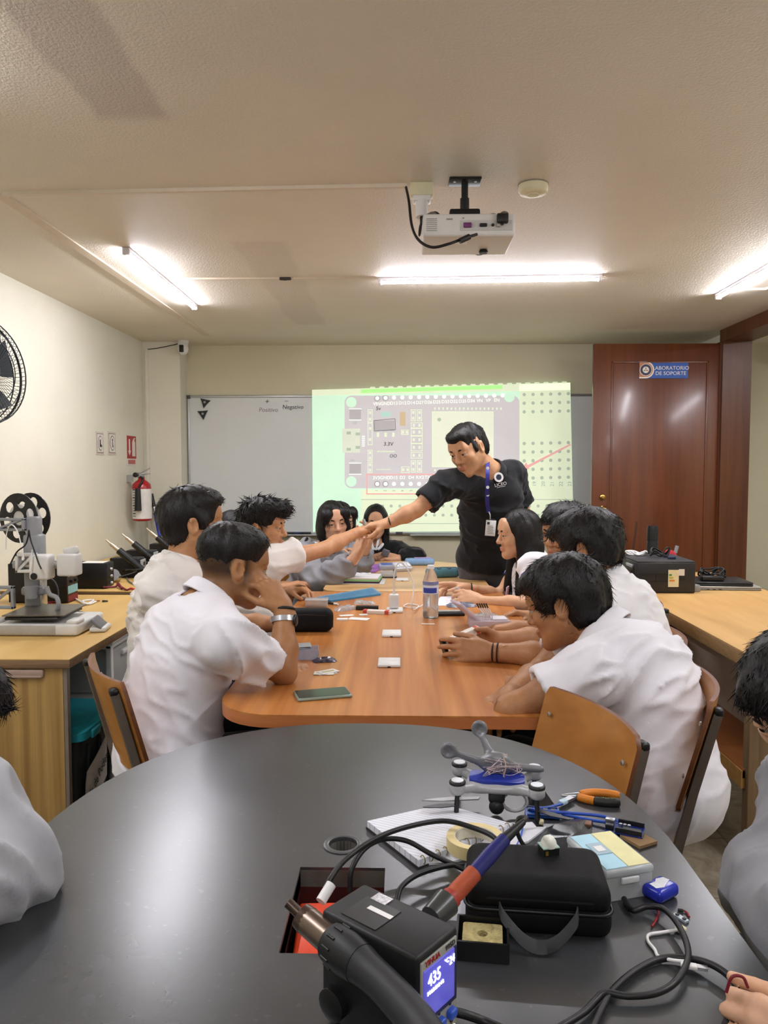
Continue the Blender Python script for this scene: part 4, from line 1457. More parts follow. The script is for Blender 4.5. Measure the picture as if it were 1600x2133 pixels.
# black table with a grommet and a recessed socket well
def black_mat():
    m, nt, b = newmat('table_black_laminate')
    v = coords(nt)
    n = nd(nt, 'ShaderNodeTexNoise', i_Scale=2.2, i_Detail=5.0); nt.links.new(v, n.inputs['Vector'])
    s = nd(nt, 'ShaderNodeTexNoise', i_Scale=90.0, i_Detail=3.0); nt.links.new(v, s.inputs['Vector'])
    rp = nd(nt, 'ShaderNodeValToRGB'); rp.color_ramp.elements[0].color = lin('#2f3234'); rp.color_ramp.elements[1].color = lin('#3c3e40')
    rp.color_ramp.elements[0].position = .35; rp.color_ramp.elements[1].position = .65
    nt.links.new(n.outputs[0], rp.inputs[0])
    sp = nd(nt, 'ShaderNodeMapRange'); sp.inputs[1].default_value = .66; sp.inputs[2].default_value = .74; sp.inputs[3].default_value = 0; sp.inputs[4].default_value = .25
    nt.links.new(s.outputs[0], sp.inputs[0])
    mx = nd(nt, 'ShaderNodeMix', data_type='RGBA'); nt.links.new(sp.outputs[0], mx.inputs[0]); nt.links.new(rp.outputs[0], mx.inputs[6]); mx.inputs[7].default_value = lin('#6d6d6a')
    nt.links.new(mx.outputs[2], b.inputs['Base Color'])
    rr_ = nd(nt, 'ShaderNodeMapRange'); rr_.inputs[3].default_value = .23; rr_.inputs[4].default_value = .34
    nt.links.new(n.outputs[0], rr_.inputs[0]); nt.links.new(rr_.outputs[0], b.inputs['Roughness'])
    b.inputs['Specular IOR Level'].default_value = 0.8
    bp = nd(nt, 'ShaderNodeBump', i_Strength=.08, i_Distance=.001); nt.links.new(s.outputs[0], bp.inputs['Height']); nt.links.new(bp.outputs[0], b.inputs['Normal'])
    return m
M_BLACKT = black_mat()
cxT, aT, yT0, bT = -0.085, 0.545, 1.22, 0.645
ol = []
for i in range(41):
    th = PI * i / 40
    c_, s_ = math.cos(th), math.sin(th)
    ol.append((cxT + aT * (abs(c_) ** 0.88) * (1 if c_ > 0 else -1), yT0 + bT * abs(s_) ** 0.88))
ol += rrect(cxT - aT, 0.18, cxT + aT, yT0, 0.12)[12:]
ol = [p for i, p in enumerate(ol) if i == 0 or (abs(p[0] - ol[i - 1][0]) + abs(p[1] - ol[i - 1][1])) > 1e-5]
WX0, WX1, WY0, WY1 = -0.158, -0.024, 0.962, 1.178
well = [(WX0, WY0), (WX1, WY0), (WX1, WY1), (WX0, WY1)]
GX, GY = -0.096, 1.251
gh = circ(0.024, 24, GX, GY)
t = thing('black_table', 'black topped table with rounded end in the foreground', 'table', (0, 0, 0))
MB().prism(ol, TZ - 0.005, TZ, holes=[well, gh]).build('tabletop', M_BLACKT, t)
MB().prism(ol, TZ - 0.032, TZ - 0.005, holes=[well, gh]).build('table_edge', plain('table_edge_worn', '#6a655d', .5, var=.25, vscale=25), t)
MB().lathe([(0.024, -0.03), (0.024, 0.002), (0.028, 0.0035), (0.033, 0.0015), (0.033, 0.0003)], 28, (GX, GY, TZ), caps=False).build('grommet_ring', plain('grommet_grey', '#4c4d4e', .35), t)
M_WELL = plain('well_dark_red', '#4a1512', 0.55, var=.15)
wl = MB(); z0, z1 = TZ - 0.115, TZ - 0.006
cxw, cyw, ww, wh = (WX0 + WX1) / 2, (WY0 + WY1) / 2, WX1 - WX0, WY1 - WY0
wl.box((WX0 - 0.004, cyw, (z0 + z1) / 2), (0.008, wh + .016, z1 - z0)).box((WX1 + 0.004, cyw, (z0 + z1) / 2), (0.008, wh + .016, z1 - z0)).box((cxw, WY0 - .004, (z0 + z1) / 2), (ww, .008, z1 - z0)).box((cxw, WY1 + .004, (z0 + z1) / 2), (ww, .008, z1 - z0)).box((cxw, cyw, z0 - .004), (ww + .016, wh + .016, .008))
wl.build('socket_well', M_WELL, t)
for yy in (0.55, 1.35):
    MB().rbox((cxT, yy, (TZ - 0.036) / 2), (0.6, 0.04, TZ - 0.037), 0.003).build('leg_panel', M_LEGDK, t)

# ---- work benches
M_OAKTOP = wood('bench_oak_top', '#c39c58', '#d5b26e', scale=(2.2, 1.2, 5), stretch=(3, 1, 1), rough=0.42, bump=.03)
M_OAKEND = wood('bench_oak_panel', '#8c6b38', '#b69458', scale=(9, 9, 0.5), stretch=(3, 3, 1), rough=0.45, bump=.05, dist=4)
M_ROUGHE = wood('bench_rough_edge', '#6b5238', '#8a6c4c', scale=(8, 8, 20), rough=.7, bump=.3)
t = thing('workbench', 'oak laminate workbench with the 3D printer along the left wall', 'bench', (0, 0, 0))
bx0, bx1, by0, by1 = XL + 0.012, -1.075, 2.44, 3.705
MB().box(((bx0 + bx1) / 2, (by0 + by1) / 2, 0.7485), (bx1 - bx0, by1 - by0, 0.003)).build('benchtop', M_OAKTOP, t)
MB().rbox(((bx0 + bx1) / 2, (by0 + by1) / 2, 0.733), (bx1 - bx0, by1 - by0, 0.028), 0.003).build('top_edge', M_ROUGHE, t)
MB().box(((bx0 + bx1 - .03) / 2, by0 + .025, 0.359), (bx1 - bx0 - .03, 0.02, 0.718)).build('end_panel', M_OAKEND, t)
MB().box((bx1 - .022, by0 + .025, 0.359), (0.012, 0.022, 0.718)).build('panel_edge_strip', plain('edge_strip_grey', '#7d7268', .5), t)
MB().rbox(((bx0 + bx1 - .09) / 2, by0 + .010, 0.700), (bx1 - bx0 - .09, 0.014, 0.026), .004).rbox(((bx0 + bx1 - .09) / 2, by0 + .008, 0.690), (bx1 - bx0 - .1, 0.012, 0.01), .003).build('moulding_strip', plain('moulding_mauve', '#a08878', .5), t)
MB().box(((bx0 + bx1 - .3) / 2, by1 - .03, 0.359), (bx1 - bx0 - .3, 0.02, 0.718)).build('far_panel', M_OAKEND, t)
MB().box((bx0 + .02, (by0 + by1) / 2, 0.4), (0.02, by1 - by0 - .1, 0.6)).build('back_panel', M_ROUGHE, t)
t = thing('workbench', 'farther oak laminate workbench loaded with soldering stations by the left wall', 'bench', (0, 0, 0))
MB().box(((bx0 + -1.12) / 2, 4.635, 0.7635), (-1.12 - bx0, 1.83, 0.003)).build('benchtop', M_OAKTOP, t)
MB().rbox(((bx0 + -1.12) / 2, 4.635, 0.748), (-1.12 - bx0, 1.83, 0.028), .003).build('top_edge', M_ROUGHE, t)
for yy in (3.80, 5.5):
    MB().box(((bx0 - 1.15) / 2, yy, 0.3665), (-1.18 - bx0, 0.02, 0.733)).build('end_panel', M_OAKEND, t)
BZ1, BZ2 = 0.75, 0.765

# right bench
M_TANTOP = wood('bench_pine_top', '#bd9257', '#d4ab6e', scale=(3.2, 0.9, 5), stretch=(2.2, 1, 1), rough=.4, dist=5, bump=.03)
M_SHELF = wood('bench_shelf_wood', '#8a4f22', '#a4642f', scale=(6, 1, 6), stretch=(2, 1, 2), rough=.4)
M_BROWNP = wood('bench_brown_panel', '#4a2f1f', '#5c3b27', scale=(6, 6, 1), rough=.5)
M_TAUPE = wood('bench_taupe_panel', '#7a6244', '#8d7353', scale=(9, 9, .8), stretch=(3, 3, 1), rough=.5)
t = thing('workbench', 'pine topped workbench with a lower shelf at the right, carrying the printer', 'bench', (0, 0, 0))
rx0, rx1, ry0, ry1 = 1.16, 1.86, 2.40, 4.60
MB().box(((rx0 + rx1) / 2, (ry0 + ry1) / 2, 0.748), (rx1 - rx0, ry1 - ry0, 0.004)).build('benchtop', M_TANTOP, t)
MB().rbox(((rx0 + rx1) / 2, (ry0 + ry1) / 2, 0.7205), (rx1 - rx0, ry1 - ry0, 0.051), .004).build('top_edge', wood('bench_pine_edge', '#86683f', '#9c7c50', scale=(3, 3, 12), rough=.5), t)
MB().box((1.28, 3.83, 0.35), (0.22, 0.03, 0.69)).build('far_panel', M_BROWNP, t)
MB().box((1.385, 3.2, 0.48), (0.02, 1.25, 0.43)).build('white_panel', plain('panel_white', '#b9b2a6', .6), t)
MB().box((1.27, 3.2, 0.335), (0.22, 1.25, 0.03)).build('shelf', M_SHELF, t)
MB().box((1.162, 3.2, 0.315), (0.014, 1.25, 0.06)).build('shelf_lip', wood('shelf_lip', '#a87a3c', '#bd9150', rough=.45), t)
MB().rbox((1.455, 2.585, 0.346), (0.57, 0.03, 0.692), .003).build('end_panel', M_TAUPE, t)
MB().rbox((1.185, 2.565, 0.346), (0.035, 0.03, 0.692), .003).build('corner_post', M_TAUPE, t)
MB().rbox((1.5, 4.55, 0.346), (0.6, 0.03, 0.692), .003).build('end_panel', M_BROWNP, t)
MB().cyl((1.155, 2.9, 0.03), (1.155, 2.9, 0.13), 0.03, n=14).build('foot_roller', M_BLK, t)

# ---- plywood chairs
M_PLY = wood('chair_plywood', '#a2682c', '#bd8343', scale=(4, 4, 4), stretch=(1, 1, 2.2), rough=.32, dist=6, coat=.25, mixfac=.7)
M_PLYE = wood('chair_ply_edge', '#5d3318', '#744523', rough=.5)
M_CHMET = plain('chair_metal_taupe', '#6e6459', .45, .3, var=.08)
def make_chair(label):
    """faces +y, origin on the floor under the seat centre"""
    t = thing('plywood_chair', label, 'chair', (0, 0, 0), 0, 'plywood chairs around the tables')
    # curved backrest
    n = 14; Wd = 0.40
    vs, fs = [], []
    for (yo, k) in ((0, 0), (-0.011, 1)):
        for zi, (zz, ww, yy) in enumerate(((0.555, .96, .0), (0.57, 1, .0), (0.70, 1, -0.035), (0.80, 1, -0.062), (0.822, .93, -0.067))):
            for i in range(n + 1):
                u = -1 + 2 * i / n
                vs.append((u * Wd / 2 * ww, -0.20 + yy + yo + 0.035 * u * u - 0.0, zz - (0.0)))
    row = n + 1; lay = row * 5
    for k in (0, 1):
        for zi in range(4):
            for i in range(n):
                a = k * lay + zi * row + i
                f = (a, a + 1, a + row + 1, a + row)
                fs.append(f if k == 0 else f[::-1])
    MB().add(vs, fs).build('backrest', M_PLY, t)
    es = []
    per = [(0, i) for i in range(n + 1)] + [(z, n) for z in range(1, 5)] + [(4, i) for i in range(n - 1, -1, -1)] + [(z, 0) for z in range(3, 0, -1)]
    ev = []
    for (z, i) in per:
        A = Vector(vs[z * row + i]); B = Vector(vs[lay + z * row + i]); ev += [A, B]
    m = len(per)
    MB().add(ev, [(2 * i, 2 * i + 1, 2 * ((i + 1) % m) + 1, 2 * ((i + 1) % m)) for i in range(m)]).build('backrest_edge', M_PLYE, t)
    sm = MB()
    sm.prism(rrect(-0.2, -0.17, 0.2, 0.21, 0.05), 0.435, 0.447)
    sm.build('seat', M_PLY, t)
    for s in (-1, 1):
        x = s * 0.175
        mb = MB()
        P = [(x, -0.172, 0.45), (x, -0.205, 0.60), (x, -0.254, 0.79)]
        for a, b in zip(P[:-1], P[1:]):
            a, b = Vector(a), Vector(b); d = b - a
            mb.box((a + b) / 2, (0.028, 0.02, d.length + 0.004), rot=(-math.atan2(d.y, d.z), 0, 0))
        mb.build('back_post', M_CHMET, t)
        MB().rbox((x, -0.256, 0.797), (0.03, 0.022, 0.02), .006).build('post_cap', M_BLK, t)
        for (y0, y1) in ((-0.165, -0.26), (0.17, 0.20)):
            a, b = Vector((x, y0, 0.435)), Vector((x * 1.08, y1, 0.004)); d = b - a
            MB().tube([a, b], 0.0135, 4).build('leg', M_CHMET, t)
        MB().box((x, 0.0, 0.423), (0.022, 0.36, 0.022)).build('seat_rail', M_CHMET, t)
        MB().tube([(x * 1.04, -0.21, 0.22), (x * 1.04, 0.185, 0.22)], 0.008, 6).build('stretcher', M_CHMET, t)
        for z in (0.63, 0.76):
            MB().lathe([(0.006, 0), (0.006, 0.003), (0.003, 0.004)], 10, (x * 0.93, -0.20 - (z - .57) * .27 + .0315, z), (0, 1, 0.2)).build('screw', M_STEEL, t)
    return t
def chair_at(src, x, y, fx, fy, label):
    rz = math.atan2(-fx, fy)
    if src is None:
        c = make_chair(label); c.location = (x, y, 0); c.rotation_euler = (0, 0, rz); return c
    return dup(src, (x, y, 0), rz, label)
ch = chair_at(None, 0.205, 1.665, -0.95, -0.28, 'empty plywood chair tucked against the right curve of the black table')
chair_at(ch, -0.615, 2.21, 0.84, 0.54, 'plywood chair under the boy with faded haircut')
chair_at(ch, 0.545, 2.03, -0.96, 0.25, 'plywood chair under the near right boy')
chair_at(ch, 0.66, 2.57, -0.98, 0.12, 'plywood chair under the boy holding the box')
st_ = thing('stool', 'round wooden stool under the boy with turned head', 'stool', (at(352, 1440, 2.66).x + .04, 2.68, 0))
MB().lathe([(.15, .42), (.16, .425), (.16, .44), (.15, .447)], 28, (0, 0, 0)).build('seat', M_PLY, st_)
for k in range(4):
    a = PI / 4 + k * PI / 2; MB().tube([(.11 * math.cos(a), .11 * math.sin(a), .42), (.15 * math.cos(a), .15 * math.sin(a), .004)], .012, 8).build('leg', M_CHMET, st_)
chair_at(ch, at(545, 1390, 3.52).x, 3.52, .95, .1, 'plywood chair under the curly haired boy')
chair_at(ch, at(650, 1310, 4.48).x, 4.48, .75, -.55, 'plywood chair under the hooded student facing the camera')
chair_at(ch, at(785, 1290, 5.56).x, 5.56, 0, -1, 'plywood chair under the girl at the far end')
chair_at(ch, at(1128, 1400, 3.76).x, 3.76, -.95, -.1, 'plywood chair under the girl in profile')
chair_at(ch, at(1225, 1440, 3.24).x, 3.24, -.95, -.05, 'plywood chair under the boy with glasses')
chair_at(ch, at(480, 1330, 4.25).x, 4.25, .95, -.1, 'plywood chair under the student hidden at left')
chair_at(ch, at(700, 1270, 5.08).x, 5.08, .5, -.8, 'plywood chair under the student hidden by the hooded one')
chair_at(ch, at(-330, 2080, 1.16).x, 1.16, .95, .15, 'plywood chair under the student at the left edge')
chair_at(ch, at(1850, 2010, 1.30).x, 1.30, -.8, -.45, 'plywood chair under the student at the right edge')
# blue shell chair beyond the right bench
t = thing('blue_chair', 'blue upholstered chair beyond the right workbench', 'chair', (2.12, 4.05, 0), PI / 2)
bs = SDF(); bs.ell((0, -0.2, 0.62), (0.21, 0.03, 0.16), None, .02); bs.ell((0, 0.02, 0.45), (0.22, 0.22, 0.035), None, .02)
Vb, Fb = bs.mesh(.012); np_mesh('upholstery', [(Vb, Fb)], cloth_mat('blue_fabric', '#20428f'), t)
MB().cyl((0, 0, 0.06), (0, 0, 0.43), 0.025).build('post', M_BLK, t)
for k in range(5):
    a = 2 * PI * k / 5
    MB().tube([(0, 0, 0.09), (0.22 * math.cos(a), 0.22 * math.sin(a), 0.03)], [0.022, 0.014], 8).build('foot', M_BLK, t)
# ================================================================== THE PEOPLE
M_WHITE1 = cloth_mat('shirt_white', '#e2e0e6'); M_WHITE2 = cloth_mat('shirt_white_warm', '#e3ded9'); M_WHITE3 = cloth_mat('shirt_white_crisp', '#e8e7ea')
M_BLACKPOLO = cloth_mat('polo_black', '#17181b'); M_GREYTR = cloth_mat('trousers_grey', '#56565a'); M_HOODIE = cloth_mat('hoodie_grey', '#8d8e93', bump=.2, bs=300)
M_HOODIE2 = cloth_mat('hoodie_grey_light', '#a3a4a9', bump=.2, bs=300); M_SWEATER = cloth_mat('sweater_black', '#101114')
M_BANDK = plain('band_black', '#16130f', 0.6)
V3 = lambda p: tuple(p)

# ---- standing man in the black polo
hd = at(975, 935, 4.12)
teacher, ti = person('man in a black polo shirt and lanyard leaning over the table with arm outstretched',
    hd, (-0.52, -0.60, -0.34), at(1022, 985, 4.22), at(1020, 1165, 4.38), (-0.25, -0.97),
    {'R': (at(868, 1062, 4.02), at(806, 1090, 4.0), {'dir': (-0.95, -0.05, -0.12), 'palm': (0.15, 0.1, -1), 'curl': (0.3, 0.35, 0.4, 0.5), 'thumb': (0.35, 0.6), 'v': 0.004}),
     'L': (at(1093, 1078, 4.42), at(1090, 1165, 4.46), {'dir': (-0.1, 0.1, -0.95), 'palm': (-1, 0, 0), 'curl': (.5, .5, .5, .5)})},
    skin='#b98c68', hair='neat', shirt=M_BLACKPOLO, hup=(-0.16, 0, 1), shR=at(925, 1010, 4.08), shL=at(1068, 985, 4.32), stand=True, trousers=M_GREYTR,
    bw=1.05, bt=1.10, belly=0.02, hem=0.03, fold=0.008, seed=4, hsc=1.08, hv=0.005, jaw=1.08, neck_r=0.058, armr=1.08, sleeve_t=0.68, stubble=0.12, sv=0.009)
# ---- lanyard and badge hanging from his neck, wristband
def local(info, p): return Vector(_v(p) - info['off'])
M_LAN = plain('lanyard_blue', '#2c2a86', 0.6); M_BADGE = plain('badge_white', '#d9dcdc', 0.35)
def ribbon(pts, w, wdir, th=0.0015):
    mb = MB(); wd = Vector(wdir).normalized()
    P = [Vector(p) for p in pts]; vs = []
    for p in P: vs += [p - wd * w / 2, p + wd * w / 2]
    fs = [(2 * i, 2 * i + 1, 2 * i + 3, 2 * i + 2) for i in range(len(P) - 1)]
    o = len(vs)
    nrm = (P[1] - P[0]).cross(wd).normalized() * th
    vs2 = vs + [v + nrm for v in vs]
    fs2 = fs + [tuple(reversed([i + o for i in f])) for f in fs]
    for i in range(len(P) - 1):
        fs2 += [(2 * i, 2 * i + 2, 2 * i + 2 + o, 2 * i + o), (2 * i + 1, 2 * i + 1 + o, 2 * i + 3 + o, 2 * i + 3)]
    return mb.add(vs2, fs2)
lan = [local(ti, at(1016, 962, 4.13)), local(ti, at(1016, 985, 4.06)), local(ti, at(1015, 1015, 4.06)), local(ti, at(1015, 1045, 4.10)), local(ti, at(1018, 1068, 4.14))]
LO = ribbon(catmull(lan, 5), 0.022, (1, 0.1, 0)).build('lanyard', M_LAN, teacher)
for yy in (975, 1015, 1031):
    p = local(ti, at(1016, yy, 4.052 if yy < 1020 else 4.08))
    MB().lathe([(0.0085, 0), (0.0085, 0.001)], 14, p, (0, -1, 0)).build('lanyard_emblem', M_BADGE, LO)
MB().tube(catmull([local(ti, at(1018, 1066, 4.13)), local(ti, at(1021, 1073, 4.125)), local(ti, at(1021, 1082, 4.125))], 4), 0.0035, 6).build('lanyard_clip', M_STEEL, teacher)
bc = local(ti, at(1022, 1100, 4.13))
bd = MB().rbox(bc, (0.055, 0.004, 0.085), 0.0018, rot=(0.0, 0.08, 0.05)).build('badge', M_BADGE, teacher)
mbk = MB()
for k in range(6):
    mbk.box(bc + Vector((-0.004 + 0.004 * (k % 2), -0.0026, 0.012 - k * 0.008)), (0.032, 0.0006, 0.0018), rot=(0, 0.08, 0.05))
mbk.box(bc + Vector((-0.012, -0.0026, 0.026)), (0.014, 0.0006, 0.014), rot=(0, .08, .05))
mbk.build('badge_print', M_INK, bd)['kind'] = 'stuff'
MB().rbox(bc + Vector((0, 0.001, 0.045)), (0.05, 0.005, 0.008), 0.002, rot=(0, 0.08, 0.05)).build('badge_header', M_BLK, bd)
M_PRINT = plain('print_white', '#d6d8da', 0.6, var=0)
lp = local(ti, at(1039, 994, 4.075))
Rl = Euler((0, -0.1, 0.12)).to_matrix()
em = MB().lathe([(0.026, 0), (0.026, 0.0012), (0.015, 0.0012), (0.015, 0.0)], 26, lp, Rl @ Vector((0.12, -1, 0.1))).build('shirt_emblem', M_PRINT, teacher)
MB().lathe([(0.0152, 0.0), (0.0152, 0.0016)], 20, lp, Rl @ Vector((0.12, -1, 0.1))).build('emblem_center', plain('emblem_navy', '#20253c', .6), em)
text('shirt_text', 'LICEO', 0.024, M_PRINT, teacher, local(ti, at(1043, 1009, 4.062)), rotm=(Euler((0, -0.2, 0.1)).to_matrix() @ Euler((PI / 2 - .1, 0, 0)).to_matrix()))
MB().box(local(ti, at(1044, 1014, 4.078)), (0.045, 0.001, 0.0025), rot=(0, -0.2, 0.1)).build('shirt_underline', M_PRINT, teacher)
ring_on(teacher, 'wristband', M_BANDK, local(ti, at(812, 1087, 4.0)), (-1, 0, -0.3), 0.031, 0.0035)

# ---- boy at the near left, hand at his chin
def D(a, b): return unit(_v(b) - _v(a))
p2, i2 = person('boy with faded haircut at near left, elbow on the table and hand at his chin',
    at(486, 1180, 2.36), (0.80, 0.50, -0.20), at(432, 1252, 2.30), at(358, 1570, 2.20), (0.72, 0.62),
    {'R': (at(592, 1400, 2.22), at(590, 1265, 2.30), {'dir': (-0.42, 0.15, 0.55), 'palm': (-0.5, 0.5, -0.55), 'curl': (0.9, 0.9, 0.85, 0.8), 'thumb': (.3, .5), 'v': 0.0042}),
     'L': (at(560, 1400, 2.62), at(600, 1395, 2.46), {'curl': (.5, .5, .5, .5)})},
    skin='#96683f', hair='fade', fade=True, shirt=M_WHITE1, hup=(0.12, 0.1, 1), shR=at(478, 1338, 2.08), shL=at(420, 1292, 2.46), sw=0.17,
    seed=5, sv=0.008, fold=0.012, bow=0.045, hem=0.16, sleeve_t=0.60, armr=1.02, hsc=1.03, fv=0.0045, loose=0.004, face=True, bw=1.05)
a_, b_2 = _v(i2['arm']['R'][1]), _v(i2['arm']['R'][2])
ring_on(p2, 'watch', M_STEEL, a_ + (b_2 - a_) * 0.80, b_2 - a_, 0.035, 0.004, 0.85, (0, 1, 0), width=0.016)
ring_on(p2, 'wristband', M_BANDK, a_ + (b_2 - a_) * 0.96, b_2 - a_, 0.033, 0.005, 0.85, (0, 1, 0))
wc = Vector(a_ + (b_2 - a_) * 0.80) + Vector((0.034, -0.005, 0))
MB().lathe([(0.017, 0), (0.018, 0.005), (0.014, 0.008)], 18, wc, (1, -0.1, 0.05)).build('watch_face', M_BLK, p2)

# ---- boy behind him
p3, i3 = person('boy in a white shirt behind the near left boy, head turned to the right',
    at(402, 1090, 2.74), (0.90, 0.42, -0.02), at(378, 1178, 2.72), at(352, 1440, 2.66), (0.80, 0.45),
    {'R': (at(440, 1330, 2.55), at(520, 1360, 2.72), {'curl': (.5, .5, .5, .5)}), 'L': (at(500, 1300, 3.0), at(590, 1300, 3.05), {'dir': (1, -.3, 0)})},
    skin='#a77850', hair='short', shirt=M_WHITE2, shR=at(345, 1235, 2.54), seed=6, sv=0.009, fold=0.012, hv=0.005, loose=0.006, hsc=1.03, hem=0.14)

# ---- boy reaching out
p4, i4 = person('curly haired boy in white reaching his arm towards the standing man',
    at(548, 1098, 3.62), (0.97, -0.12, -0.05), at(528, 1158, 3.62), at(545, 1390, 3.52), (0.9, 0.1),
    {'R': (at(676, 1144, 3.78), at(742, 1110, 3.96), {'dir': (0.72, 0.55, 0.30), 'palm': (0.3, 0.2, -0.9), 'curl': (0.85, 0.95, 1.0, 1.05), 'thumb': (.2, .45), 'v': 0.004}),
     'L': (at(575, 1290, 3.75), at(606, 1232, 3.72), {'dir': (0.8, -0.4, 0.15), 'palm': (0, -.3, -1), 'curl': (.6, .65, .7, .75), 'v': 0.004})},
    skin='#b18058', hair='curly', fade=True, shirt=M_WHITE2, shR=at(560, 1172, 3.56), shL=at(520, 1180, 3.76), seed=7, sv=0.009, hv=0.005, sleeve_t=0.50, loose=0.010, fold=0.012, hem=0.14, stubble=.15)
bt_ = MB(); hA = at(762, 1088, 4.0)
o = MB().cyl(hA + Vector((0, 0, -0.02)), hA + Vector((-0.012, 0, 0.016)), 0.008, n=10).build('small_part', M_STEEL); tag(o, 'small silver part passed between the two hands', 'part')

# ---- hidden student behind
p5, i5 = person('student mostly hidden, only dark hair showing behind the two left boys',
    at(492, 1112, 4.25), (0.9, -0.1, -0.1), at(480, 1165, 4.25), at(480, 1330, 4.25), (0.9, -0.1),
    {'R': (at(540, 1240, 4.05), at(590, 1225, 4.1), {}), 'L': (at(540, 1230, 4.4), at(590, 1220, 4.4), {})},
    skin='#b18058', hair='bob', shirt=M_WHITE2, seed=8, hv=0.007, fv=0.006, sv=0.014, bv=0.015)

# ---- student in the grey hoodie
p6, i6 = person('student with bobbed black hair in a grey hooded sweatshirt facing the camera',
    at(694, 1088, 4.50), (0.34, -0.93, -0.08), at(672, 1148, 4.56), at(650, 1310, 4.48), (0.62, -0.55),
    {'R': (at(668, 1222, 4.20), at(742, 1158, 4.16), {'dir': (0.35, 0.1, 0.9), 'palm': (-.5, -.5, 0), 'curl': (.5, .5, .6, .6)}),
     'L': (at(742, 1195, 4.50), at(762, 1140, 4.40), {'dir': (0.25, -0.2, 0.9), 'palm': (-.6, -.5, 0), 'curl': (.5, .5, .6, .6)})},
    skin='#c4987a', hair='bob', shirt=M_HOODIE, sleeve='long', collar=False, hup=(-0.1, 0, 1), seed=9, sv=0.011, hv=0.0048, loose=0.012, fold=0.014, hsc=0.98, bw=1.02, jaw=1.0, cuff=0.85, hem=0.14)
ring_pts = i6['neck']
hood = SDF(); up6, fw6, sd6 = i6['up'], i6['fw'], i6['side']
hood.ell(i6['neck'] - fw6 * 0.07 + up6 * 0.0, (0.12, 0.055, 0.07), i6['R'], 0.03)
for s in (-1, 1): hood.cone(i6['neck'] - fw6 * 0.05 + sd6 * s * 0.09 + up6 * 0.02, i6['neck'] + fw6 * 0.075 + sd6 * s * 0.03 - up6 * 0.05, 0.035, 0.024, 0.03)
Vh, Fh = hood.mesh(0.01); np_mesh('hood', [(fold_disp(Vh, vnormals(Vh, Fh), (0, 0, 1), 0.008, 10, 3), Fh)], M_HOODIE, p6)
c6 = SDF()
for t in range(8):
    a0 = -2.0 + t * 4.0 / 8; a1 = -2.0 + (t + 1) * 4.0 / 8
    q = lambda a: i6['neck'] + up6 * 0.035 + (fw6 * math.cos(a) + sd6 * math.sin(a)) * 0.068 - up6 * 0.03 * max(0, math.cos(a))
    c6.cone(q(a0), q(a1), 0.014, 0.014, 0.01)
Vh, Fh = c6.mesh(0.007); np_mesh('inner_collar', [(Vh, Fh)], M_WHITE3, p6)
br = [Vector(_v(at(640, 1120, 4.52)) - i6['off']), Vector(_v(at(628, 1145, 4.46)) - i6['off']), Vector(_v(at(620, 1170, 4.42)) - i6['off'])]
MB().tube(catmull(br, 6), 0.008, 6).build('braid', hair_mat(), p6)

# ---- face peeking behind
p7, i7 = person('student almost hidden behind the hooded student, part of face showing',
    at(710, 1084, 5.05), (0.45, -0.85, -0.05), at(704, 1132, 5.08), at(700, 1270, 5.08), (0.5, -0.8),
    {'R': (at(680, 1190, 4.98), at(700, 1165, 4.9), {}), 'L': (at(725, 1200, 5.0), at(722, 1180, 4.9), {})},
    skin='#c09474', hair='bob', shirt=M_HOODIE2, sleeve='long', collar=False, seed=10, hv=0.006, sv=0.014, bv=0.015, fv=0.006, sw=.14, hsc=.97)

# ---- girl at the far end
p8, i8 = person('girl with long black hair and black sweater at the far end of the table',
    at(783, 1086, 5.52), (0.02, -1.0, -0.16), at(785, 1133, 5.56), at(785, 1290, 5.56), (0.0, -1.0),
    {'R': (at(738, 1175, 5.45), at(782, 1162, 5.28), {'dir': (0.75, -0.5, 0.1), 'palm': (0.3, 0.4, -.6), 'curl': (.8, .8, .8, .8), 'v': .0045}),
     'L': (at(868, 1160, 5.36), at(826, 1164, 5.25), {'dir': (-0.85, -0.2, 0.25), 'palm': (-0.3, 0.4, -.6), 'curl': (.8, .8, .8, .8), 'v': .0045})},
    skin='#b98c6c', hair='long', shirt=M_SWEATER, sleeve='long', collar=False, seed=11, sv=0.011, hv=0.005, sw=0.15, hsc=0.97, bw=.95, shL=at(828, 1150, 5.52), shR=at(748, 1152, 5.54), fold=.008)
# white collar and lanyard
R8 = i8['R']
wb = SDF(); nk = i8['neck']
for s in (-1, 1): wb.cone(nk + R8[:, 0] * s * 0.045 + R8[:, 1] * 0.06 + R8[:, 2] * 0.0, nk + R8[:, 0] * s * 0.014 + R8[:, 1] * 0.088 - R8[:, 2] * 0.03, 0.015, 0.010, 0.01)
Vh, Fh = wb.mesh(0.006); np_mesh('inner_collar', [(Vh, Fh)], M_WHITE3, p8)
M_LANW = plain('lanyard_white', '#cfcfce', 0.6)
for x0, x1 in ((773, 777), (790, 783)):
    pts = [local(i8, at(x0, 1118, 5.49)), local(i8, at((x0 + x1) / 2, 1133, 5.445)), local(i8, at(x1, 1146, 5.425))]
    ribbon(catmull(pts, 4), 0.016, (1, 0, 0)).build('lanyard', M_LANW, p8)
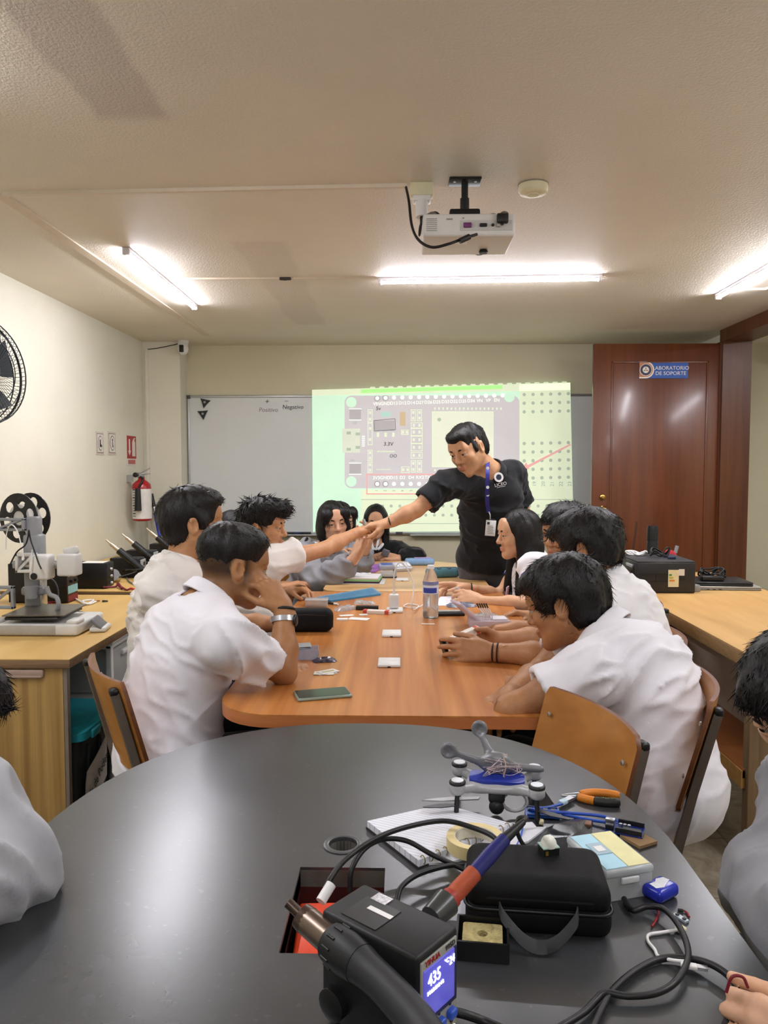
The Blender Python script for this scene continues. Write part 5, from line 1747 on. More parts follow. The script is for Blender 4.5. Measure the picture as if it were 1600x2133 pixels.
# ---- girl on the right
p9, i9 = person('girl in profile with long straight black hair and blue trimmed white sleeve',
    at(1080, 1112, 3.80), (-0.97, -0.20, -0.10), at(1104, 1166, 3.82), at(1128, 1400, 3.76), (-0.9, -0.1),
    {'L': (at(1098, 1258, 3.50), at(1000, 1252, 3.56), {'dir': (-0.9, 0.15, 0.18), 'palm': (-.1, 0.8, -.6), 'curl': (.7, .75, .8, .85), 'v': .0042}),
     'R': (at(1040, 1240, 3.92), at(974, 1225, 3.80), {'dir': (-0.95, -0.1, 0.12), 'palm': (0, -0.5, -.8), 'curl': (.15, .3, .6, .7), 'v': .0042})},
    skin='#c29673', hair='longside', shirt=M_WHITE3, seed=12, sv=0.009, hv=0.0046, sw=0.14, hsc=0.98, bw=.9, bt=.95, shL=at(1114, 1182, 3.66), shR=at(1085, 1188, 3.95), armr=.84, sleeve_t=.36, fold=.007, hem=.14)
M_TRIM = cloth_mat('trim_blue', '#2f33a8')
for s in ('L', 'R'):
    sh, el, wr = i9['arm'][s]
    ring_on(p9, 'sleeve_trim', M_TRIM, sh + (el - sh) * 0.35, el - sh, 0.0555, 0.002, 1.0, (0, 1, 0), width=0.02)
ring_on(p9, 'wristband', M_BANDK, _v(local(i9, at(982, 1225, 3.80))), (-1, 0, 0), 0.029, 0.0035)
MB().rbox(local(i9, at(1056, 1238, 3.62)), (0.004, 0.05, 0.075), 0.001, rot=(0, 0.1, -0.35)).build('badge', plain('badge_pink', '#d7b3c6', .4), p9)

# ---- boy with glasses
p10, i10 = person('boy with black framed glasses between the long haired girl and the next boy',
    at(1178, 1112, 3.30), (-0.78, -0.60, -0.08), at(1205, 1182, 3.32), at(1225, 1440, 3.24), (-0.9, -0.05),
    {'L': (at(1150, 1320, 3.02), at(1076, 1306, 3.00), {'dir': (-0.95, 0.05, 0.05), 'palm': (0, 0.3, -1), 'curl': (.15, .2, .3, .4), 'v': .004, 'spread': .14}),
     'R': (at(1150, 1300, 3.34), at(1112, 1284, 3.30), {'dir': (-0.9, -0.1, 0.2), 'palm': (0, -0.1, -1), 'curl': (.6, .65, .7, .7), 'v': .0042})},
    skin='#ab7d58', hair='mop', shirt=M_WHITE2, seed=13, sv=0.011, hv=0.005, hsc=1.0, shL=at(1215, 1225, 3.10), stubble=.2, loose=.004)
P10 = i10['P']; M_GLS = plain('glasses_black', '#121214', 0.3)
for s in (-1, 1):
    cp = [Vector(P10(s * 0.033 + 0.023 * math.cos(t), 0.106 - 0.004 * abs(math.cos(t)), -0.002 + 0.019 * math.sin(t))) for t in [2 * PI * i / 18 for i in range(18)]]
    MB().tube(cp, 0.0022, 6, closed=True).build('glasses_rim', M_GLS, p10)
    MB().tube([Vector(P10(s * 0.056, 0.104, 0.006)), Vector(P10(s * 0.08, 0.06, 0.006)), Vector(P10(s * 0.082, -0.01, 0.006))], 0.002, 6).build('glasses_temple', M_GLS, p10)
MB().tube([Vector(P10(-0.010, 0.106, 0.003)), Vector(P10(0, 0.11, 0.006)), Vector(P10(0.010, 0.106, 0.003))], 0.002, 6).build('glasses_bridge', M_GLS, p10)

# ---- boy at right, middle
p11, i11 = person('boy in a white polo at right holding a small box in both hands',
    at(1222, 1140, 2.74), (-0.80, 0.52, -0.28), at(1262, 1214, 2.72), at(1322, 1490, 2.56), (-0.85, 0.15),
    {'L': (at(1160, 1366, 2.42), at(1018, 1358, 2.48), {'dir': (-0.97, 0.10, 0.03), 'palm': (-.1, 0.85, -.3), 'curl': (.35, .4, .45, .5), 'v': .0038, 'thumb': (.35, .3)}),
     'R': (at(1140, 1330, 2.78), at(1030, 1332, 2.68), {'dir': (-0.85, -0.3, 0.1), 'palm': (0, -0.9, -.2), 'curl': (.55, .6, .65, .7), 'v': .0038})},
    skin='#a87850', hair='mop', shirt=M_WHITE3, seed=14, sv=0.009, hv=0.005, hsc=1.05, bow=0.05, shL=at(1262, 1278, 2.54), shR=at(1215, 1232, 2.90), loose=.006, fold=.009, hem=.15, bw=1.05)
a_, b_2 = _v(i11['arm']['L'][1]), _v(i11['arm']['L'][2])
for t in (0.86, 0.93):
    ring_on(p11, 'wristband', plain('band_brown', '#3a1f17', .6), a_ + (b_2 - a_) * t, b_2 - a_, 0.033 - .002 * (t > .9), 0.0028, 0.9)

# ---- boy at right, near
p12, i12 = person('boy in a white polo at near right leaning on the table with folded arms',
    at(1176, 1256, 2.24), (-0.82, 0.42, -0.30), at(1268, 1322, 2.18), at(1372, 1640, 2.02), (-0.88, 0.25),
    {'L': (at(1062, 1478, 1.98), at(1075, 1432, 2.22), {'dir': (0.2, 0.95, 0), 'palm': (0, 0, -1), 'curl': (.4, .4, .4, .4)}),
     'R': (at(1130, 1395, 2.34), at(1062, 1450, 2.12), {'dir': (-0.55, -0.8, -0.02), 'palm': (0.1, 0.1, -1), 'curl': (.55, .55, .6, .6), 'v': .0042})},
    skin='#9c6d45', hair='mop', shirt=M_WHITE1, seed=15, sv=0.008, hv=0.005, hsc=1.05, bow=0.055, shL=at(1225, 1408, 2.00), shR=at(1190, 1350, 2.36), loose=.008, fold=.011, hem=.17, bw=1.06, bt=1.05, sleeve_t=.58, armr=1.02)

# ---- foreground, left edge
p13, i13 = person('student in a light grey sweatshirt at the left edge of the foreground',
    at(-176, 1492, 1.24), (0.75, 0.45, -0.55), at(-225, 1575, 1.20), at(-370, 2080, 1.16), (0.9, 0.15),
    {'R': (at(6, 1800, 1.09), at(-165, 1880, 0.95), {'v': .006}), 'L': (at(-90, 1740, 1.36), at(-130, 1840, 1.2), {'v': .006})},
    skin='#b98a63', hair='mop', shirt=M_HOODIE2, sleeve='long', collar=False, seed=16, sv=0.008, hv=0.006, loose=.014, fold=.012, foldf=7, shR=at(-130, 1680, 1.10), hsc=1.0, knee=.3)
# ---- foreground, right edge
p14, i14 = person('student in a grey hooded sweatshirt at the right edge, looking down at small parts',
    at(1690, 1462, 1.32), (-0.72, -0.36, -0.50), at(1760, 1590, 1.36), at(1870, 2010, 1.30), (-0.75, -0.45),
    {'R': (at(1612, 1850, 1.22), at(1745, 2082, 0.88), {'thumb': (.15, .9), 'dir': (-0.92, -0.15, -0.02), 'palm': (0.2, -0.5, -.6), 'curl': (1.0, 1.05, 1.1, 1.1), 'spread': .02, 'v': .0034, 'sc': .86}),
     'L': (at(1880, 1990, 0.98), at(1735, 2200, 0.80), {'thumb': (.1, .5), 'dir': (-0.92, 0.2, 0.2), 'palm': (0.3, 0.7, -.5), 'spread': .02, 'curl': (1.05, 1.1, 1.15, 1.2), 'v': .0034, 'sc': .86})},
    skin='#c89d7e', hair='mop', shirt=M_HOODIE, sleeve='long', collar=False, seed=17, sv=0.008, hv=0.0045, loose=.012, fold=.011, hsc=1.02, knee=.3, bow=.05, cuff=.5, shR=at(1705, 1670, 1.42), shL=at(1870, 1720, 1.16), foldf=9)
# ================================================================== THINGS ON WALLS AND CEILING
M_OFFW = plain('offwhite_plastic', '#dedacb', .45, var=.03); M_WHITEP = plain('white_plastic', '#e6e5e3', .4, var=.02)
M_BLKM = plain('black_metal', '#1a1b1d', .45, .3); M_CABLE = plain('black_cable', '#131314', .45, var=.03)
M_RED = plain('extinguisher_red', '#a3121c', .3, var=.05, coat=.4); M_CREAMP = plain('cream_plastic', '#ddd6b4', .5, var=.03)
# ---- projector on its ceiling mount
pj = thing('projector', 'white projector hanging from a black ceiling mount', 'projector', (0.215, 2.66, ZC))
yr, yf = -0.175, 0.045        # rear face towards the camera
bz0, bz1 = -0.236, -0.165
MB().rbox((0.0, (yr + yf) / 2, (bz0 + bz1) / 2), (0.292, yf - yr, bz1 - bz0), .008, 3).build('case', plain('projector_white', '#d9d7d2', .4, var=.02), pj)
MB().rbox((0.055, yr - 0.0005, -0.203), (0.165, 0.003, 0.032), .004).build('port_panel', plain('port_grey', '#c3c1bd', .5), pj)
for x, w, h, m in ((-0.005, .026, .016, plain('port_purple', '#6a2f63', .4)), (0.045, .024, .011, M_BLK), (0.075, .009, .009, M_BLK), (0.093, .014, .014, plain('port_metal', '#a5a29c', .35, .7))):
    MB().rbox((x, yr - .004, -0.203), (w, .008, h), .003).build('port', m, pj)
MB().rbox((0.105, yr - .006, -0.184), (0.036, .02, .03), .004).build('power_plug', M_BLK, pj)
prt = MB()
for k in range(7): prt.box((-0.118, yr - .0008, -0.182 - k * .006), (0.034, .0006, .002))
prt.box((-0.062, yr - .0008, -0.183), (.02, .0006, .004)).box((-0.018, yr - .0008, -0.18), (.005, .0006, .004))
prt.build('printed_marks', plain('print_grey', '#8f8d88', .6), pj)['kind'] = 'stuff'
MB().box((-0.02, -0.10, bz0 - .0004), (.042, .02, .001)).build('label_sticker', M_WHITEP, pj)
MB().lathe([(.012, 0), (.016, -.006), (.014, -.012)], 16, (.062, -0.02, bz0)).build('front_foot', M_BLK, pj)
MB().lathe([(.032, 0), (.034, .012), (.028, .014)], 20, (.055, yf, -.2), (0, 1, 0)).build('lens', M_BLK, pj)
for s in (-1, 1): MB().sphere((s * .115, yr + .03, bz1 + .004), (.015, .015, .011), 12, 8).build('rear_foot', plain('foot_grey', '#6b645c', .5), pj)
mt = MB()
mt.rbox((0, 0, -.004), (0.108, 0.075, .008), .003).build('ceiling_plate', M_BLKM, pj)
MB().cyl((0, 0, -.008), (0, 0, -.07), .0115, n=14).cyl((0, 0, -.06), (0, 0, -.115), .0155, n=14).build('mount_pole', M_BLKM, pj)
MB().rbox((-.005, -.03, -.135), (.10, .10, .035), .006).rbox((-.01, -.06, -.158), (.17, .06, .012), .004).build('mount_bracket', M_BLKM, pj)
for s in (-1, 1): MB().lathe([(.005, 0), (.005, -.003)], 8, (s * .035, -.015, -.008)).build('plate_screw', M_STEEL, pj)
# socket box with adaptor
jb = thing('ceiling_socket', 'cream ceiling socket box with a white plug adaptor beside the projector', 'socket', (0.07, 2.69, ZC))
MB().rbox((0, 0, -.022), (.078, .05, .044), .003).build('box', M_CREAMP, jb)
MB().rbox((0, .0, -.052), (.06, .045, .02), .003).build('socket_face', M_WHITEP, jb)
MB().cyl((0, -.005, -.06), (0, -.012, -.115), .022, .019, n=16).build('adaptor', M_WHITEP, jb)
MB().rbox((.003, -.014, -.132), (.018, .018, .04), .004).build('plug', M_BLK, jb)
def cable(name, label, pts, r, m=None, cat='cable', parent=None, n=8):
    o = MB().tube(catmull(pts, n), r, 8).build(name, m or M_CABLE, parent)
    if parent is None: tag(o, label, cat)
    return o
cable('projector_cable', 'black video cable looping from the ceiling down to the projector ports',
      [at(846, 390, 2.58), at(852, 420, 2.52), at(858, 470, 2.48), at(872, 500, 2.45), at(900, 515, 2.44), at(935, 508, 2.44), at(965, 497, 2.46), at(994, 488, 2.475)], .0045)
o = MB().cyl(at(958, 502, 2.445), at(978, 493, 2.455), .009, n=12).build('ferrite_bead', M_BLK); tag(o, 'black ferrite bead on the projector cable', 'cable part')
cable('power_cable', 'black power cable arching behind the projector mount',
      [at(879, 455, 2.66), at(874, 490, 2.60), at(876, 470, 2.56), at(890, 449, 2.54), at(908, 443, 2.54), at(924, 454, 2.53), at(960, 455, 2.53), at(1005, 452, 2.52), at(1030, 447, 2.5), at(1045, 458, 2.48), at(1047, 468, 2.475)], .004)
sd = thing('smoke_detector', 'round cream smoke detector on the ceiling right of the projector', 'detector', (0.452, 2.70, ZC))
MB().lathe([(.05, 0), (.051, -.012), (.050, -.024), (.044, -.032), (.02, -.034), (.02, -.037), (.001, -.038)], 32, (0, 0, 0)).build('cover', M_CREAMP, sd)
MB().lathe([(.052, 0), (.052, -.004)], 32, (0, 0, 0)).build('base_ring', plain('ring_taupe', '#8f8673', .6), sd)  # base ring in a darker taupe than the cream cover

# ---- security camera on the column
scp = at(381, 727, CY0 - .05)
sc = thing('security_camera', 'small white dome camera at the top of the corner column', 'camera', (scp.x, CY0 - .05, scp.z))
MB().sphere((0, 0, 0), (.042, .042, .046), 20, 12).build('dome', M_WHITEP, sc)
MB().cyl((0, .0, .03), (0, .02, .062), .038, .040, n=20).build('base', M_WHITEP, sc)
MB().rbox((0, -.040, -.002), (.034, .012, .055), .012, 3).build('lens_window', M_BLK, sc)
cable('camera_wire', 'thin dark wire along the top of the column to the camera', [(XL + .04, CY0 - .006, ZC - .06), (XL + .15, CY0 - .006, ZC - .045), (scp.x - .02, CY0 - .02, scp.z + .05)], .003)
o = MB().box((XL + .035, CY0 - .008, (ZC - .06) / 2 + .02), (.022, .016, ZC - .1)).build('conduit', M_OFFW); tag(o, 'white vertical conduit in the corner beside the column', 'conduit')

# ---- wall fan
fc = Vector((-1.70, 3.30, 0)); fp = at(-44, 772, 3.30)
fan = thing('wall_fan', 'black wire guarded fan on the left wall, cut by the picture edge', 'fan', (fp.x, 3.30, fp.z))
ax = Vector((0.95, -0.30, 0.06)).normalized(); ux = Vector((0, 0, 1)); ux = (ux - ax * ux.dot(ax)).normalized(); vx = ax.cross(ux)
FR = 0.235
M_WIRE = plain('fan_wire', '#232427', .35, .6)
def ringp(r, o, n=40): return [ax * o + (ux * math.cos(2 * PI * i / n) + vx * math.sin(2 * PI * i / n)) * r for i in range(n)]
for r, o_, w in ((FR, 0, .0055), (FR * .97, .035, .003), (FR * .97, -.035, .003), (FR * .62, .055, .0022), (FR * .8, .048, .002), (FR * .62, -.055, .0022)):
    MB().tube(ringp(r, o_), w, 6, closed=True).build('guard_ring', M_WIRE, fan)
gw = MB(); NS = 72
for k in range(NS):
    a = 2 * PI * k / NS
    d_ = ux * math.cos(a) + vx * math.sin(a); d2 = ux * math.cos(a + .25) + vx * math.sin(a + .25)
    for sg in (1, -1):
        gw.tube([ax * sg * .062 + d_ * .05, ax * sg * .054 + (d_ * .5 + d2 * .5).normalized() * FR * .6, ax * sg * .035 + d2 * FR * .96, d2 * FR], .0011, 4)
gw.build('guard_wires', M_WIRE, fan)['kind'] = 'stuff'
for sg in (1, -1): MB().lathe([(.055, 0), (.05, .012), (.02, .02)], 24, ax * sg * .056, ax * sg).build('hub_cap' if sg > 0 else 'motor_front', plain('fan_grey', '#47494d', .3, .3), fan)
MB().cyl(-ax * .06, -ax * .17, .06, .045, n=20).build('motor', M_BLK, fan)
M_BLADE = plain('fan_blade', '#4d5258', .25, .4)
for k in range(4):
    a = .4 + k * PI / 2; vs = []
    for r in (.04, .1, .16, .205):
        for t in (-1, 1):
            a2 = a + t * (.35 + .12 * math.sin(r * 12)); dd = ux * math.cos(a2) + vx * math.sin(a2); vs.append(dd * r + ax * (.016 * t))
    fs = [(2 * i, 2 * i + 1, 2 * i + 3, 2 * i + 2) for i in range(3)]
    n_ = len(vs); vs += [v + ax * .003 for v in vs]; fs += [tuple(reversed([q + n_ for q in f])) for f in fs]
    MB().add(vs, fs).build('blade', M_BLADE, fan)
MB().cyl(-ax * .16, Vector((XL - fp.x + .03, .12, -.05)), .022, n=12).build('arm', M_BLK, fan)
MB().rbox((XL - fp.x + .014, .13, -.06), (.028, .1, .16), .006).build('wall_bracket', M_BLK, fan)

# ---- signs on the left wall
def wallpt(px, py, x=XL): return atx(px, py, x)
def flat_yz(mb, pts, x, th=.001):
    n = len(pts); vs = [(x, p[0], p[1]) for p in pts] + [(x + th, p[0], p[1]) for p in pts]
    fs = [tuple(range(n)), tuple(range(2 * n - 1, n - 1, -1))] + [(i, (i + 1) % n, n + (i + 1) % n, n + i) for i in range(n)]
    return mb.add(vs, fs)
M_PAPER = plain('sign_paper', '#dcd6cc', .6, var=.02); M_MAUVE = plain('sign_mauve', '#8d6f68', .6); M_SRED = plain('sign_red', '#a21f22', .5, var=.05)
for px, lb, kind in ((208, 'small framed boot pictogram sign on the left wall', 'boot'), (233, 'small framed tool pictogram sign between boot sign and red sign', 'tool')):
    p0 = wallpt(px - 9, 898); p1 = wallpt(px + 8, 946)
    y0, y1, zc1 = p0.y, p1.y, (p0.z + wallpt(px - 9, 947).z) / 2
    hgt = p0.z - wallpt(px - 9, 947).z
    t = thing('wall_sign', lb, 'sign', (0, 0, 0), 0, 'pictogram signs on the left wall')
    R4 = lambda e: [(y0 + e, zc1 - hgt / 2 + e), (y1 - e, zc1 - hgt / 2 + e), (y1 - e, zc1 + hgt / 2 - e), (y0 + e, zc1 + hgt / 2 - e)]
    flat_yz(MB(), R4(0), XL + .001, .002).build('backing', plain('sign_plastic', '#cfc4b8', .4), t)
    flat_yz(MB(), R4(.012), XL + .003, .001).build('border', M_MAUVE, t)
    flat_yz(MB(), R4(.017), XL + .004, .001).build('face', M_PAPER, t)
    cy, cz_ = (y0 + y1) / 2, zc1
    a_, b__ = (y1 - y0) * .30, hgt * .32
    flat_yz(MB(), circ(a_, 26, cy, cz_, ry=b__), XL + .005, .0008).build('ring', M_SDARK, t)
    flat_yz(MB(), circ(a_ * .88, 26, cy, cz_, ry=b__ * .9), XL + .0058, .0008).build('ring_inside', M_PAPER, t)
    if kind == 'boot': sh = [(-.4, .5), (.0, .5), (.05, -.1), (.55, -.3), (.55, -.5), (-.4, -.5)]
    else: sh = [(-.25, .55), (.05, .6), (.1, .35), (-.05, .3), (.12, -.3), (.3, -.35), (.15, -.6), (-.1, -.5), (-.2, .25)]
    flat_yz(MB(), [(cy + x * a_, cz_ + z * b__) for x, z in sh], XL + .0068, .0008).build('pictogram', plain('picto_dark', '#332a30', .6), t)
p0 = wallpt(262, 905); p1 = wallpt(283, 905); zt = p0.z; zb = wallpt(263, 969).z
t = thing('wall_sign', 'red fire extinguisher sign with white arrow on the left wall', 'sign', (0, 0, 0))
y0, y1 = p0.y, p1.y
Q = lambda a, b, c, d: [(y0 + (y1 - y0) * a, zb + (zt - zb) * b), (y0 + (y1 - y0) * c, zb + (zt - zb) * b), (y0 + (y1 - y0) * c, zb + (zt - zb) * d), (y0 + (y1 - y0) * a, zb + (zt - zb) * d)]
flat_yz(MB(), Q(0, 0, 1, 1), XL + .001, .002).build('backing', M_PAPER, t)
flat_yz(MB(), Q(.05, .22, .95, .97), XL + .003, .001).build('red_field', M_SRED, t)
flat_yz(MB(), Q(.15, .04, .85, .18), XL + .003, .001).build('red_field', plain('sign_red_pale', '#b8615c', .5), t)
aw = lambda pts: [(y0 + (y1 - y0) * a, zb + (zt - zb) * b) for a, b in pts]
flat_yz(MB(), aw([(.22, .86), (.34, .86), (.34, .48), (.42, .48), (.28, .32), (.14, .48), (.22, .48)]), XL + .004, .001).build('white_arrow', M_PAPER, t)
flat_yz(MB(), aw([(.55, .30), (.85, .30), (.85, .76), (.76, .84), (.88, .92), (.7, .90), (.62, .84), (.55, .76)]), XL + .004, .001).build('extinguisher_symbol', M_PAPER, t)

# ---- fire extinguisher
ep = at(294, 1085, 5.55)
fe = thing('fire_extinguisher', 'red fire extinguisher hanging on the left wall', 'extinguisher', (-1.885, 5.55, ep.z))
H_ = .30; r_ = .068
MB().lathe([(.045, 0), (.064, .004), (r_, .016), (r_, H_ * .80), (r_ * .93, H_ * .89), (r_ * .6, H_ * .97), (r_ * .36, H_), (r_ * .34, H_ + .018)], 32, (0, 0, 0)).build('cylinder', M_RED, fe)
vs, fs = [], []
for i in range(17):
    a = -PI * .95 + PI * 1.15 * i / 16
    for z in (.018, H_ * .78): vs.append(((r_ + .001) * math.cos(a), (r_ + .001) * math.sin(a), z))
for i in range(16): fs.append((2 * i, 2 * i + 2, 2 * i + 3, 2 * i + 1))
lb_ = MB().add(vs, fs).build('label', plain('ext_label', '#dedbd6', .5), fe)
lp_ = MB()
for k in range(11):
    z = H_ * .76 - k * .019
    for a in (-2.25, -2.05):
        lp_.box(((r_ + .0015) * math.cos(a), (r_ + .0015) * math.sin(a), z), (.014, .0012, .004 if k % 3 else .008), rot=(0, 0, a + PI / 2))
lp_.build('label_print', M_INK, lb_)['kind'] = 'stuff'
MB().cyl((0, -.082, H_ * .80), (0, -.086, H_ * .26), .019, .025, n=16).build('discharge_horn', M_BLK, fe)
MB().tube(catmull([(.0, -.02, H_ + .02), (.03, -.06, H_ + .0), (.005, -.08, H_ * .82)], 6), .008, 8).build('hose', M_BLK, fe)
MB().rbox((-.005, 0, H_ + .035), (.05, .035, .035), .006).build('valve', M_STEEL, fe)
MB().rbox((.03, -.01, H_ + .065), (.085, .018, .008), .003, rot=(0, -.5, 0)).build('upper_lever', M_STEEL, fe)
MB().rbox((.035, -.01, H_ + .042), (.07, .018, .008), .003, rot=(0, -.1, 0)).build('lower_lever', M_STEEL, fe)
MB().lathe([(.018, 0), (.018, .012), (.012, .014)], 16, (-.035, -.02, H_ + .035), (0, -1, 0)).build('gauge', M_BLK, fe)
MB().box((-.085, .0, H_ + .01), (.04, .03, .05)).build('wall_hook', M_STEEL, fe)

# ---- two mop handles leaning in the corner
for (a, b, m, lb) in (((318, 1042), (338, 1150), plain('handle_blue', '#2b3aa0', .4), 'blue handle leaning in the corner by the extinguisher'), ((321, 1058), (352, 1142), plain('handle_red', '#9c1f2b', .4), 'red handle leaning in the corner beside the blue one')):
    A, B = (at(*a, 5.76), at(*b, 5.70)) if 'blue handle' in lb else (at(*a, 5.88), at(*b, 5.86))
    B = A + (B - A) * (A.z / (A.z - B.z)); B.z = .01
    d_ = (B - A).normalized()
    t = thing('broom', lb, 'broom', (B.x, B.y, 0), 0, 'handles leaning in the corner')
    q = lambda p: p - Vector((B.x, B.y, 0))
    MB().cyl(q(A + d_ * .10), q(B + Vector((0, 0, .08)) * 1), .0125, n=12).build('handle', m, t)
    if 'blue' in lb:
        MB().cyl(q(A - d_ * .05), q(A + d_ * .05), .013, .016, n=12).build('grip', M_BLK, t)
        MB().cyl(q(A + d_ * .05), q(A + d_ * .10), .010, n=12).build('collar', M_STEEL, t)
    MB().rbox((0, 0, .05), (.22, .04, .06), .01).build('broom_head', m, t)
    MB().box((0, 0, .012), (.2, .03, .024)).build('bristles', M_BLK, t)
# ================================================================== THINGS ON THE BENCHES
# ---- 3D printer
bp_ = atz(155, 1330, BZ1)
X_, Y_ = -1.19, 2.77
pr = thing('desktop_3d_printer', 'white and grey desktop 3D printer on the left workbench', '3D printer', (X_ - .17, Y_ + .13, BZ1))
M_PRW = plain('printer_white', '#d3d2ce', .4, var=.02); M_PRG = plain('printer_grey', '#8d8f92', .4, var=.04); M_PRD = plain('printer_dark', '#2b2b2d', .45)
MB().rbox((0, 0, .024), (.34, .26, .045), .012, 3).build('base', M_PRW, pr)
MB().rbox((-.03, -.128, .024), (.24, .008, .034), .003).build('base_front', plain('printer_greige', '#a9a59c', .4), pr)
for s in (-1, 1): MB().rbox((s * .145, -.085, .05), (.045, .07, .018), .008).build('base_shoulder', M_PRW, pr)
MB().rbox((.0, -.02, .066), (.20, .22, .012), .004).build('bed_carrier', M_PRD, pr)
MB().box((.005, -.02, .0785), (.225, .235, .004), rot=(0, 0, .05)).build('bed_plate', plain('bed_pei', '#6a665c', .35, .4, var=.1), pr)
MB().rbox((-.085, .09, .19), (.07, .06, .34), .010).build('column', M_PRG, pr)
MB().rbox((-.052, .085, .12), (.008, .05, .14), .002).build('column_rail', plain('rail_steel', '#bcbab4', .25, .8), pr)
MB().rbox((-.03, .05, .245), (.24, .03, .03), .004).build('gantry_arm', M_PRG, pr)
MB().cyl((-.1, .03, .245), (.12, .03, .245), .012, n=14).build('gantry_rod', plain('rail_steel', '#bcbab4', .25, .8), pr)
def frame_piece(name, c, w, h, d, t=.012, m=M_PRW):
    f = MB(); x, y, z = c
    for s in (-1, 1):
        f.rbox((x + s * (w / 2 - t / 2), y, z), (t, d, h), .003).rbox((x, y, z + s * (h / 2 - t / 2)), (w, d, t), .003)
    f.box((x, y, z), (t * .8, d * .8, math.hypot(w, h) * .8), rot=(0, math.atan2(w, h), 0))
    return f.build(name, m, pr)
frame_piece('slider_bracket', (-.085, .02, .255), .075, .075, .035)
MB().rbox((-.015, .0, .242), (.075, .07, .095), .010).build('toolhead', M_PRW, pr)
MB().lathe([(.013, 0), (.013, .003)], 18, (-.03, -.036, .21), (0, -1, 0)).build('toolhead_fan', M_BLK, pr)
MB().rbox((.085, .015, .25), (.075, .07, .085), .008).build('end_block', M_PRW, pr)
MB().rbox((.09, .02, .302), (.06, .02, .03), .008, rot=(0, -.2, 0)).build('end_cap', M_PRW, pr)
MB().cyl((-.06, .0, .165), (-.06, .0, .12), .03, .02, n=14).build('column_foot_cover', M_PRG, pr)
MB().rbox((-.06, .03, .145), (.09, .05, .03), .008).build('slider_block', plain('slider_grey', '#77777b', .4), pr)
frame_piece('spool_arm', (-.17, .06, .40), .13, .05, .03, .01, M_PRG)
MB().rbox((-.085, .09, .36), (.05, .05, .14), .01).build('upper_column', M_PRG, pr)
frame_piece('side_frame', (-.19, .02, .12), .11, .09, .02, .012, M_PRG)
# spool
sp_ = thing('filament_spool', 'black filament spool behind the 3D printer', 'spool', (X_ - .33, Y_ + .30, BZ1 + .42))
for s in (-1, 1): 
    MB().prism(circ(.10, 32), s * .032 - .002, s * .032 + .002, holes=[circ(.03, 16)] + [circ(.022, 12, .062 * math.cos(a), .062 * math.sin(a)) for a in (0.3, 1.35, 2.4, 3.44, 4.5, 5.5)]).build('flange', M_BLK, sp_)
MB().lathe([(.055, -.03), (.055, .03)], 28, (0, 0, 0)).build('filament', plain('filament_white', '#c9c6c0', .5), sp_)
sp_.rotation_euler = (PI / 2, 0, -.35)
for o_, (pts, r, m, lb) in enumerate((
    ([at(12, 1145, 2.95), at(14, 1110, 2.95), at(24, 1093, 2.92), at(38, 1112, 2.9), at(50, 1165, 2.88)], .0022, M_WHITEP, 'white filament tube arching over the 3D printer'),
    ([at(20, 1178, 2.85), at(35, 1150, 2.86), at(52, 1136, 2.86), at(58, 1120, 2.86), at(60, 1106, 2.86)], .003, M_CABLE, 'dark cable rising left of the printer tie point'),
    ([at(60, 1104, 2.86), at(64, 1125, 2.86), at(72, 1148, 2.85), at(80, 1172, 2.84), at(86, 1185, 2.83)], .003, M_CABLE, 'dark cable falling right of the printer tie point'),
    ([at(67, 1145, 2.85), at(66, 1165, 2.85), at(62, 1190, 2.84)], .0022, M_WHITEP, 'white tube hanging to the printer toolhead'),
    ([at(97, 1222, 2.86), at(104, 1238, 2.86), at(118, 1245, 2.86), at(122, 1262, 2.86), at(116, 1280, 2.88)], .009, plain('sleeve_grey', '#8d8e90', .6), 'grey sleeved cable on the right of the 3D printer'),
    ([at(100, 1202, 3.0), at(114, 1212, 3.0), at(121, 1230, 3.0), at(121, 1252, 3.0)], .003, plain('cable_grey', '#5b5f63', .5), 'thin grey cable behind the 3D printer'))):
    cable('printer_tube', lb, pts, r, m, 'cable')
lpts = [atz(112, 1276, BZ1 + .005), atz(140, 1274, BZ1 + .005), atz(175, 1276, BZ1 + .005), atz(200, 1283, BZ1 + .006), atz(190, 1289, BZ1 + .005), atz(150, 1289, BZ1 + .005), atz(140, 1282, BZ1 + .012), atz(165, 1277, BZ1 + .012)]
cable('loop_cable', 'black cable loop lying on the bench right of the 3D printer', lpts, .0045)
pk = atz(160, 1312, BZ1)
t = thing('touch_puck', 'grey and white wedge shaped display beside the printer base', 'display', (-1.155, 2.89, BZ1), 0.15)
MB().rbox((0, 0, .03), (.055, .10, .012), .005, rot=(0, .75, 0)).build('screen_slab', plain('slab_grey', '#6f6f72', .35), t)
MB().rbox((.004, 0, .010), (.06, .10, .018), .006).build('wedge_base', M_PRW, t)
# tangle of red wire behind the bed
rw = MB(); rg = random.Random(5); base_p = atz(78, 1272, BZ1)
for k in range(9):
    pts = [Vector((base_p.x + rg.uniform(-.05, .07), base_p.y + rg.uniform(-.02, .06), BZ1 + rg.uniform(.004, .035))) for _ in range(6)]
    rw.tube(catmull(pts, 5), .0016, 5)
o = rw.build('wire_tangle', plain('wire_red', '#7e1322', .5)); tag(o, 'tangle of dark red wire behind the 3D printer bed', 'wires', kind='stuff')
